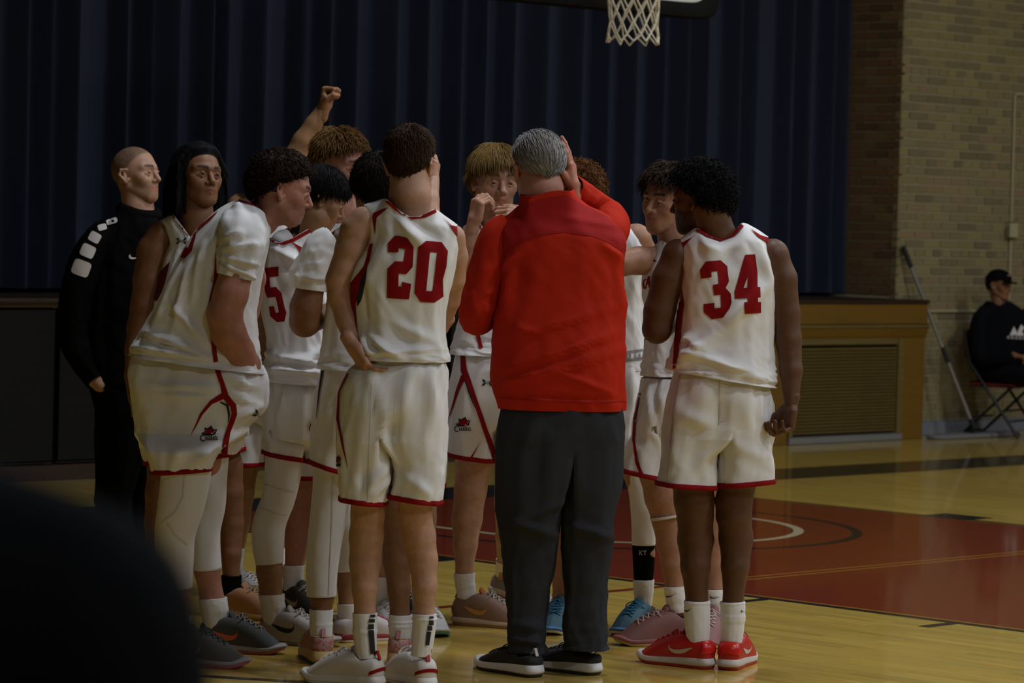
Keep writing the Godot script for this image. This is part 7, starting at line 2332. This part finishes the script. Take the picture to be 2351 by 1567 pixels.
func wavy() -> void:
	var d := 12.42
	var root := person("player with wavy dark hair looking down, arm stretched out behind the coach", on_floor(1580, 1480))
	var keys := [[1478, 862, 1610, 862, 0.12], [1478, 820, 1612, 820, 0.12], [1480, 760, 1612, 760, 0.115], [1477, 700, 1612, 700, 0.115], [1473, 650, 1612, 650, 0.12], [1480, 605, 1612, 605, 0.115], [1498, 570, 1606, 570, 0.105], [1505, 550, 1604, 550, 0.09], [1506, 520, 1604, 520, 0.08]]
	var g := shirt(root, "jersey", keys, [1494, 572, 1508, 558, 1520, 552, 1545, 570, 1570, 552, 1590, 556, 1610, 572], [1520, 1570], d, M.white, {"amp": 0.006, "bunch": 0.008, "seed": 42})
	arch_logo(g, 1496, 598, 11, -0.35)
	# end of the team name, two letters
	patch(g, [stroke(v2([1484, 641, 1480, 643, 1478, 650, 1479, 660, 1483, 663]), 3.0), v2([1481, 662, 1482, 659, 1489, 634, 1492, 633, 1494, 656, 1496, 658, 1490, 660, 1490.5, 657, 1490, 652, 1486, 653.5, 1485, 658, 1486, 660])], "team_letters", M.red, [], 0.003, 6.0)
	patch(g, [v2([1534, 752, 1546, 748, 1546, 764, 1534, 765])], "numeral", M.red)
	# grey band of the undershirt
	var ub := limb_cloth(root, "undershirt_hem", [[1543, 848, d, 66], [1543, 862, d, 66.5], [1543, 874, d, 66]], mat(Color(0.36, 0.35, 0.35), 0.8), {"flat": 1.0, "amp": 0.001, "rows": 6})
	patch(ub, [stroke(v2([1478, 852, 1478, 862]), 2.0), stroke(v2([1483, 852, 1483, 862]), 2.0), stroke(v2([1488, 852, 1488, 862]), 2.0), stroke(v2([1492, 853, 1496, 853]), 2.0)], "waist_print", M.print_grey)
	var hips := [[1476, 866, 1612, 868, 0.125], [1468, 895, 1614, 895, 0.135], [1458, 940, 1616, 940, 0.135], [1450, 975, 1618, 975, 0.13]]
	var sh := legs_cloth(root, "shorts", hips, [[1446, 988, 1560, 990, 0.115], [1438, 1030, 1548, 1038, 0.112], [1426, 1082, 1536, 1104, 0.11]], [[1545, 990, 1640, 990, 0.11, 0.05], [1560, 1035, 1655, 1035, 0.11, 0.08], [1575, 1090, 1668, 1090, 0.11, 0.1]], d, -20, M.white_shorts, hem_opts(43, {"gather": 0.004, "folds": [[1490, 880, 1500, 1000, 9, 0.007], [1515, 880, 1520, 960, 8, 0.006]]}))
	patch(sh, [stroke(v2([1469, 910, 1459, 960, 1456, 1010, 1463, 1060, 1474, 1090]), [2.0, 5.0, 6.0, 7.0, 8.0])], "side_stripe", M.red)
	patch(sh, [placed(SWOOSH, 1470, 902, 4, 6, -0.8)], "shorts_logo", M.print_black)
	patch(sh, [v2([1444, 1045, 1432, 1068, 1426, 1080, 1430, 1070])], "side_stripe", M.red)
	figure(root, {"d": d, "skin": SHADE.warm, "keys": keys.slice(0, 7), "neck": [[1548, 575, 0.0, 38], [1546, 545, 0.0, 36], [1540, 500, 0.0, 36]],
		"head": [1531, 462, 148, -42, 3, -4, 0.0], "face": {"brow": Color(0.03, 0.018, 0.012), "gaze": Vector3(-0.2, -0.5, 1)},
		"arms": [[[1530, 600, 0, 26], [1500, 600, -0.02, 34], [1465, 598, -0.06, 33], [1425, 605, -0.1, 30], [1385, 620, -0.12, 27], [1330, 640, -0.14, 22], [1290, 640, -0.15, 18]], [[1580, 600, 0, 24], [1608, 605, 0, 30], [1620, 690, 0, 27], [1625, 760, 0, 24]]],
		"hands": [[1286, 640, -0.15, Vector3(-1, 0, 0.1), Vector3(0, -0.3, -1), CURL_REST, THUMB_REST, 1.0, 0.95], [1625, 770, 0, Vector3(0, -1, 0), Vector3(-1, 0, 0), CURL_REST, THUMB_REST, -1.0, 0.95]],
		"legs": [[[1508, 960, 0, 50], [1512, 1080, 0, 47], [1522, 1140, 0, 43], [1532, 1190, 0.01, 37], [1540, 1250, 0.01, 33], [1545, 1300, 0, 27], [1548, 1350, 0, 21], [1554, 1400, 0, 20]],
			[[1585, 960, 0.05, 48], [1615, 1080, 0.1, 40], [1632, 1160, 0.12, 35], [1638, 1230, 0.13, 33], [1640, 1300, 0.12, 26], [1640, 1370, 0.1, 20], [1640, 1410, 0.1, 19]]],
		"hair": {"style": "short", "mat": M.hair_wave, "thick": 0.022, "lump": 0.6, "locks": 2400, "long": 0.042, "fat": 0.0022, "wave": 0.006, "low": -0.055, "front": -0.008, "fade": 0.02, "rise": 0.5, "mess": 0.9, "fall": 0.18, "crown": -0.02, "seed": 73}})
	limb_cloth(root, "knee_band", [[1531, 1182, d, 40], [1532, 1188, d, 40]], M.print_white, {"amp": 0.0, "rows": 4, "label": "thin white band below the knee"})
	var s1 := sock(root, [[1548, 1345, d, 23.5], [1550, 1368, d, 23], [1556, 1405, d, 24]], {"slouch": 0.003})
	patch(s1, [placed(SWOOSH, 1542, 1366, 12, 4, -0.2)], "sock_mark", M.print_black)
	var s2 := sock(root, [[1640, 1352, d + 0.1, 23], [1640, 1375, d + 0.1, 22], [1640, 1412, d + 0.1, 22]], {"slouch": 0.003})
	patch(s2, [placed(SWOOSH, 1642, 1370, 12, 5, 0.1)], "sock_mark", M.print_black)
	var o := {"upper": mat(Color(0.22, 0.095, 0.09), 0.7), "mid": mat(Color(0.25, 0.07, 0.075), 0.5), "out": mat(Color(0.42, 0.3, 0.12), 0.5), "lace": mat(Color(0.5, 0.38, 0.34), 0.9), "top": 0.12, "label": "dusty pink basketball shoe"}
	shod(root, 1556, d, -72, 0.33, o)
	shod(root, 1640, d + 0.1, -14, 0.32, o)

func seated() -> void:
	var d := 26.0
	var root := person("seated person in black cap and black hooded top with white chest print", on_floor(2300, 1000))
	var keys := [[2232, 850, 2360, 862, 0.13], [2232, 800, 2365, 805, 0.13], [2240, 750, 2368, 755, 0.125], [2245, 715, 2364, 720, 0.115], [2252, 695, 2352, 700, 0.1], [2262, 680, 2338, 685, 0.085], [2262, 665, 2338, 668, 0.075]]
	var g := shirt(root, "hooded_top", keys, [2236, 725, 2255, 700, 2270, 690, 2290, 700, 2312, 690, 2340, 705, 2366, 730], [2270, 2312], d, M.navy_cloth, {"amp": 0.008, "rows": 40, "cols": 56, "seed": 45})
	var peaks := [v2([2318, 770, 2328, 749, 2336, 766, 2332, 768]), v2([2332, 770, 2342, 756, 2350, 766, 2352, 770]), v2([2336, 762, 2344, 745, 2352, 752, 2346, 760])]
	patch(g, peaks, "chest_print", M.print_white, [], 0.003, 6.0)
	var row := []
	for k in 5: row.append(stroke(v2([2313 + k * 9, 772 + k * 0.4, 2317 + k * 9, 772 + k * 0.4, 2317 + k * 9, 776 + k * 0.4, 2313 + k * 9, 776 + k * 0.4, 2313 + k * 9, 773 + k * 0.4]), 1.6))
	patch(g, row, "chest_letters", M.print_white, [], 0.003, 6.0)
	limb_cloth(root, "sleeve", [[2262, 712, d - 0.05, 16], [2248, 740, d - 0.1, 19], [2246, 790, d - 0.12, 18], [2258, 822, d - 0.16, 17], [2295, 822, d - 0.26, 14], [2326, 814, d - 0.3, 10]], M.navy_cloth, {"amp": 0.005, "seed": 46})
	limb_cloth(root, "sleeve", [[2345, 715, d + 0.1, 15], [2372, 750, d + 0.1, 18], [2376, 800, d + 0.05, 17], [2350, 820, d - 0.15, 12]], M.navy_cloth, {"amp": 0.005, "seed": 47})
	limb_cloth(root, "trouser_leg", [[2262, 858, d, 26], [2300, 858, d - 0.18, 24], [2350, 862, d - 0.3, 22], [2388, 866, d - 0.34, 20], [2388, 900, d - 0.34, 18], [2378, 960, d - 0.3, 14], [2374, 984, d - 0.28, 13]], M.navy_cloth, {"amp": 0.006, "rows": 40, "seed": 48})
	limb_cloth(root, "trouser_leg", [[2285, 860, d + 0.12, 25], [2330, 862, d + 0.0, 23], [2385, 866, d - 0.1, 20], [2405, 900, d - 0.1, 17], [2400, 984, d - 0.1, 13]], M.navy_cloth, {"amp": 0.006, "rows": 40, "seed": 49})
	var ht := figure(root, {"d": d, "skin": SHADE.tan, "keys": keys.slice(0, 5), "neck": [[2292, 712, 0.0, 18], [2292, 690, 0.0, 16], [2294, 665, 0.0, 16]],
		"head": [2294, 655, 67, 52, 4, 0, 0.0], "face": {"brow": Color(0.01, 0.008, 0.008)}, "cell": 0.016,
		"arms": [[[2270, 720, -0.03, 10], [2248, 790, -0.12, 10], [2260, 822, -0.18, 10], [2325, 814, -0.3, 7]], [[2340, 720, 0.1, 10], [2374, 790, 0.08, 10], [2350, 820, -0.15, 8]]],
		"hands": [[2326, 814, -0.3, Vector3(1, -0.15, 0.2), Vector3(0, -1, 0), CURL_REST, THUMB_REST, 1.0, 0.9]],
		"legs": [[[2270, 855, 0, 14], [2350, 862, -0.3, 14], [2385, 868, -0.34, 14], [2376, 970, -0.3, 9]], [[2290, 855, 0.1, 14], [2388, 868, -0.1, 14], [2400, 980, -0.1, 9]]],
		"hair": {"style": "short", "mat": M.hair_black, "thick": 0.01, "locks": 80, "long": 0.03, "fat": 0.004, "low": -0.09, "seed": 3}})
	# peaked cap
	var cm := MB.new()
	var rows := []
	for k in 9:
		var a := PI / 2 * k / 8.0
		var rr := PackedVector3Array()
		for j in 28:
			var b := TAU * j / 28
			rr.append(ht * Vector3(cos(b) * 0.088 * cos(a), 0.048 + sin(a) * 0.085, -0.008 + sin(b) * 0.11 * cos(a)))
		rows.append(rr)
	sheet(cm, rows, true)
	var cap := put(cm, "cap", M.black_cloth, root)
	var bm := MB.new()
	var brim := []
	for k in 8:
		var f := k / 7.0
		var rr := PackedVector3Array()
		for j in 13:
			var x := (j / 12.0 - 0.5) * 2.0
			rr.append(ht * Vector3(x * 0.08, 0.05 - 0.016 * x * x - 0.012 * f, 0.07 + f * 0.085 * sqrt(maxf(0.0, 1.0 - x * x * 0.9))))
		for j in range(12, -1, -1):
			var x := (j / 12.0 - 0.5) * 2.0
			rr.append(ht * Vector3(x * 0.08, 0.046 - 0.016 * x * x - 0.012 * f, 0.07 + f * 0.085 * sqrt(maxf(0.0, 1.0 - x * x * 0.9))))
		brim.append(rr)
	sheet(bm, brim, true, true, true)
	put(bm, "brim", M.black_cloth, cap)
	var lm := MB.new()
	for q in [[-0.014, Color()], [0.014, Color()]]:
		ball(lm, ht * Vector3(q[0], 0.088, 0.084), Vector3(0.012, 0.01, 0.006), ht.basis.orthonormalized(), 6, 10)
	put(lm, "cap_badge", mat(Color(0.4, 0.16, 0.2), 0.8), cap)
	var o := {"upper": M.rubber, "mid": M.rubber, "lace": M.rubber, "label": "black shoe"}
	shod(root, 2375, d - 0.28, 60, 0.28, o)
	shod(root, 2400, d - 0.1, 60, 0.28, o)

func onlooker() -> void:
	# dark shoulder and arm of someone standing close to the lens, far out of focus
	var d := 1.75
	var root := person("out-of-focus dark figure standing close by at the edge of the court", Vector3(-0.459, 0.000, -1.750))
	var jm := net([[Vector3(-0.379, 0.999, -1.750), Vector3(-0.379, 1.315, -1.750), 0.15, 0.14], [Vector3(-0.459, 0.999, -1.750), Vector3(-0.459, 1.315, -1.750), 0.15, 0.14], [Vector3(-0.539, 0.999, -1.750), Vector3(-0.539, 1.315, -1.750), 0.15, 0.14], [Vector3(-0.559, 1.400, -1.750), Vector3(-0.359, 1.400, -1.750), 0.07, 0.07], [Vector3(-0.319, 1.389, -1.750), Vector3(-0.247, 1.363, -1.750), 0.075, 0.072], [Vector3(-0.247, 1.363, -1.750), Vector3(-0.191, 1.210, -1.750), 0.072, 0.066], [Vector3(-0.191, 1.210, -1.750), Vector3(-0.181, 1.062, -1.760), 0.066, 0.056], [Vector3(-0.181, 1.062, -1.760), Vector3(-0.259, 0.946, -1.600), 0.055, 0.045], [Vector3(-0.619, 1.379, -1.750), Vector3(-0.709, 1.062, -1.760), 0.075, 0.055], [Vector3(-0.709, 1.062, -1.760), Vector3(-0.639, 0.946, -1.600), 0.055, 0.045]], 0.014, 0.05)
	put(jm, "jacket", M.navy_cloth, root)
	var lm := net([[Vector3(-0.459, 0.978, -1.750), Vector3(-0.459, 0.851, -1.750), 0.16, 0.15], [Vector3(-0.379, 0.872, -1.750), Vector3(-0.359, 0.450, -1.750), 0.095, 0.07], [Vector3(-0.359, 0.450, -1.750), Vector3(-0.359, 0.105, -1.760), 0.07, 0.06], [Vector3(-0.539, 0.872, -1.750), Vector3(-0.559, 0.450, -1.750), 0.095, 0.07], [Vector3(-0.559, 0.450, -1.750), Vector3(-0.559, 0.105, -1.760), 0.07, 0.06]], 0.016, 0.04)
	put(lm, "trousers", M.navy_cloth, root)
	var b := net([[Vector3(-0.459, 1.315, -1.750), Vector3(-0.459, 1.569, -1.760), 0.06, 0.055], [Vector3(-0.459, 1.315, -1.750), Vector3(-0.459, 0.946, -1.750), 0.1, 0.1], [Vector3(-0.459, 0.999, -1.750), Vector3(-0.379, 0.841, -1.750), 0.08, 0.07], [Vector3(-0.379, 0.841, -1.750), Vector3(-0.359, 0.063, -1.750), 0.05, 0.035], [Vector3(-0.459, 0.999, -1.750), Vector3(-0.539, 0.841, -1.750), 0.08, 0.07], [Vector3(-0.539, 0.841, -1.750), Vector3(-0.559, 0.063, -1.750), 0.05, 0.035], [Vector3(-0.459, 1.358, -1.750), Vector3(-0.259, 1.358, -1.750), 0.05, 0.04], [Vector3(-0.259, 1.358, -1.750), Vector3(-0.184, 1.062, -1.760), 0.04, 0.035], [Vector3(-0.184, 1.062, -1.760), Vector3(-0.269, 0.936, -1.580), 0.035, 0.027], [Vector3(-0.459, 1.358, -1.750), Vector3(-0.619, 1.358, -1.750), 0.05, 0.04], [Vector3(-0.619, 1.358, -1.750), Vector3(-0.709, 1.062, -1.760), 0.04, 0.035], [Vector3(-0.709, 1.062, -1.760), Vector3(-0.629, 0.936, -1.580), 0.035, 0.027]], 0.014, 0.03)
	for k in b.v.size(): b.c.append(SHADE.warm)
	var ht := Transform3D(Basis(Vector3.UP, PI * 0.95), Vector3(-0.459, 1.695, -1.770))
	add_head(b, ht, {"skin": SHADE.warm})
	for s in [[-0.31, 1.0], [-0.67, -1.0]]:
		var hm := hand(CURL_REST, THUMB_REST, s[1])
		for k in hm.v.size(): hm.c.append(SHADE.warm)
		b.add(hm, hand_at(Vector3(s[0] + 0.045, 0.99, -1.58), Vector3(0.6 * -signf(s[0] + 0.5), -0.3, 0.6), Vector3(0, -0.5, -1), 1.0))
	b.uv.clear()
	put(b, "body", M.skin, root)
	hair(root, ht, {"style": "short", "mat": M.hair_dark, "thick": 0.012, "locks": 150, "long": 0.03, "fat": 0.004, "seed": 8})
	var o := {"upper": M.rubber, "mid": M.rubber, "lace": M.rubber, "label": "black shoe"}
	shoe(root, Vector3(-0.359, 0.000, -1.700), 175, 0.29, o)
	shoe(root, Vector3(-0.559, 0.000, -1.700), -175, 0.29, o)

# ---- hoop, mop and chair ----
func gear() -> void:
	hoop()
	mop()
	folding_chair()

func hoop() -> void:
	var uc := 12.91
	var vc := -11.64
	var board_v := vc - 0.42
	var corner := on_wall(1640, 49, board_v)
	var u1 := u_of(corner)
	var low := corner.y
	var wide := 2.0 * (u1 - uc)
	if wide < 1.6: wide = 1.9
	var u0 := u1 - wide
	var high := low + 1.1
	var root := thing("basketball_hoop", "backboard with black padded edge, orange rim and off-white cord net", "hoop", court((u0 + u1) / 2, board_v, low))
	var bs := court_basis()
	var mid := court((u0 + u1) / 2, board_v, (low + high) / 2)
	var pm := MB.new()
	box(pm, Transform3D(bs, mid), Vector3(wide - 0.06, high - low - 0.06, 0.03), 0.008)
	put(pm, "board", M.board_white, root)
	# rounded padded frame: a thick tube of square section round the board
	var fr := []
	var n := 64
	for k in n:
		var a := TAU * (k + 0.5) / n
		var c := Vector2(signf(cos(a)) * pow(absf(cos(a)), 0.12), signf(sin(a)) * pow(absf(sin(a)), 0.16))
		var row := PackedVector3Array()
		for q in [[0.0, -0.03], [0.0, 0.035], [0.012, 0.045], [0.075, 0.045], [0.088, 0.03], [0.088, -0.03]]:
			row.append(mid + bs * Vector3(c.x * (wide / 2 - q[0]), c.y * ((high - low) / 2 - q[0]), q[1]))
		fr.append(row)
	fr.append(fr[0])
	var fm := MB.new()
	sheet(fm, fr, true)
	# faces of a ring turn inside out at half of it; outward is away from the section's middle
	fm.n.clear()
	fm.smooth()
	put(fm, "padded_edge", M.board_pad, root)
	var rim_y := 3.05
	var ring := PackedVector3Array()
	for k in 33:
		var a := TAU * k / 32
		ring.append(court(uc, vc, rim_y) + bs * Vector3(cos(a), 0, sin(a)) * 0.235)
	var rm := MB.new()
	tube(rm, ring, 0.009, 8, false)
	put(rm, "rim", M.orange, root)
	var bm := MB.new()
	box(bm, Transform3D(bs, court(uc, (vc - 0.235 + board_v + 0.02) / 2, rim_y - 0.012)), Vector3(0.16, 0.03, 0.18), 0.004)
	put(bm, "bracket", M.orange, root)
	for s in [-0.35, 0.35]:   # hanging frame to the ceiling
		var hm := MB.new()
		tube(hm, PackedVector3Array([mid + bs * Vector3(s, 0.4, -0.05), mid + bs * Vector3(s * 1.6, 8.0 - mid.y, -0.5)]), 0.035, 10)
		put(hm, "hanger_pole", M.steel_dull, root)
	# net
	var levels := [[0.0, 0.228], [0.07, 0.19], [0.14, 0.16], [0.21, 0.142], [0.28, 0.132], [0.35, 0.13], [0.41, 0.137], [0.45, 0.143]]
	var net_mb := MB.new()
	var r := RandomNumberGenerator.new()
	r.seed = 6
	var count := 12
	var jitter := {}
	var spot := func(k: int, q: int) -> Vector3:   # q counts half steps round
		var key := k * 100 + posmod(q, count * 2)
		if not jitter.has(key): jitter[key] = Vector3(r.randf_range(-0.008, 0.008), r.randf_range(-0.008, 0.006), r.randf_range(-0.008, 0.008)) * (0.3 + k * 0.15)
		var a := TAU * q / (count * 2)
		return court(uc, vc, rim_y - levels[k][0]) + bs * (Vector3(cos(a), 0, sin(a)) * levels[k][1]) + jitter[key]
	for q in count:
		for dirn in [-1, 1]:
			var pts := PackedVector3Array()
			for k in levels.size():
				pts.append(spot.call(k, q * 2 + dirn * k))
			tube(net_mb, pts, 0.0052, 5)
	put(net_mb, "net", M.cord, root).set_meta("kind", "stuff")

func mop() -> void:
	var base := on_floor(2236, 1003)
	var top := on_wall(2073, 565, BRICK_V + 0.035)
	var root := thing("dust_mop", "wide dust mop with grey metal handle and black grips leaning on the brick wall", "mop", base)
	var bs := court_basis()
	var foot := base + Vector3.UP * 0.07
	var along := func(f: float) -> Vector3: return foot.lerp(top, f)
	var hm := MB.new()
	tube(hm, PackedVector3Array([along.call(0.05), along.call(0.97)]), 0.0155, 10)
	put(hm, "handle", M.steel, root)
	for q in [[0.885, 1.0, 0.021], [0.365, 0.45, 0.02], [0.0, 0.055, 0.021]]:
		var gm := MB.new()
		tube(gm, PackedVector3Array([along.call(q[0]), along.call(lerpf(q[0], q[1], 0.08)), along.call(lerpf(q[0], q[1], 0.92)), along.call(q[1])]), PackedFloat32Array([q[2] * 0.8, q[2], q[2], q[2] * 0.8]), 10)
		put(gm, "grip" if q[0] > 0.2 else "joint", M.rubber, root)
	var jm := MB.new()
	box(jm, Transform3D(bs, base + Vector3.UP * 0.045), Vector3(0.16, 0.05, 0.08), 0.01)
	put(jm, "swivel", M.rubber, root)
	var rows := []
	for lv in [[0.0, 1.0], [0.012, 1.04], [0.03, 1.0], [0.036, 0.9]]:
		var row := PackedVector3Array()
		for k in 48:
			var a := TAU * k / 48
			row.append(base + bs * Vector3(signf(cos(a)) * pow(absf(cos(a)), 0.6) * 0.56 * lv[1], lv[0], signf(sin(a)) * pow(absf(sin(a)), 0.6) * 0.11 * lv[1]))
		rows.append(row)
	var mm := MB.new()
	sheet(mm, rows, true, true, true)
	put(mm, "mop_head", M.mop, root)

func folding_chair() -> void:
	var c := at(2302, 884, 26.0)
	c.y = 0
	var f := Vector3(sin(deg_to_rad(58)), 0, cos(deg_to_rad(58)))
	var s := f.cross(Vector3.UP)
	var root := thing("folding_chair", "black metal folding chair with red padded seat by the brick wall", "chair", c)
	var b := Basis(s, Vector3.UP, -f) if false else Basis(s, Vector3.UP, s.cross(Vector3.UP))
	var sm := MB.new()
	box(sm, Transform3D(b, c + Vector3.UP * 0.43), Vector3(0.42, 0.045, 0.42), 0.015)
	put(sm, "seat", M.seat_red, root)
	var bk := MB.new()
	box(bk, Transform3D(b, c - f * 0.24 + Vector3.UP * 0.75), Vector3(0.4, 0.22, 0.025), 0.01)
	put(bk, "backrest", M.seat_red, root)
	for q in [-0.215, 0.215]:
		var l1 := MB.new()
		tube(l1, PackedVector3Array([c - f * 0.26 + s * q + Vector3.UP * 0.86, c - f * 0.2 + s * q + Vector3.UP * 0.6, c + f * 0.24 + s * q + Vector3.UP * 0.012]), 0.0125, 8)
		put(l1, "leg", M.black_metal, root)
		var l2 := MB.new()
		tube(l2, PackedVector3Array([c + f * 0.17 + s * q * 0.93 + Vector3.UP * 0.42, c - f * 0.26 + s * q * 0.93 + Vector3.UP * 0.012]), 0.0125, 8)
		put(l2, "leg", M.black_metal, root)
	for q in [[0.155, 0.14, 1.0], [-0.17, 0.16, 0.93], [0.1, 0.22, 1.0]]:
		var br := MB.new()
		tube(br, PackedVector3Array([c + f * q[0] - s * 0.215 * q[2] + Vector3.UP * q[1], c + f * q[0] + s * 0.215 * q[2] + Vector3.UP * q[1]]), 0.009, 8)
		put(br, "brace", M.black_metal, root)

func _ready() -> void:
	noise_a.seed = 11
	noise_a.frequency = 0.01
	noise_a.fractal_octaves = 3
	noise_b.seed = 29
	noise_b.frequency = 0.01
	noise_b.fractal_octaves = 2
	var t0 := Time.get_ticks_msec()
	eye_and_light()
	materials()
	hall()
	head_mesh = make_head()
	people()
	gear()
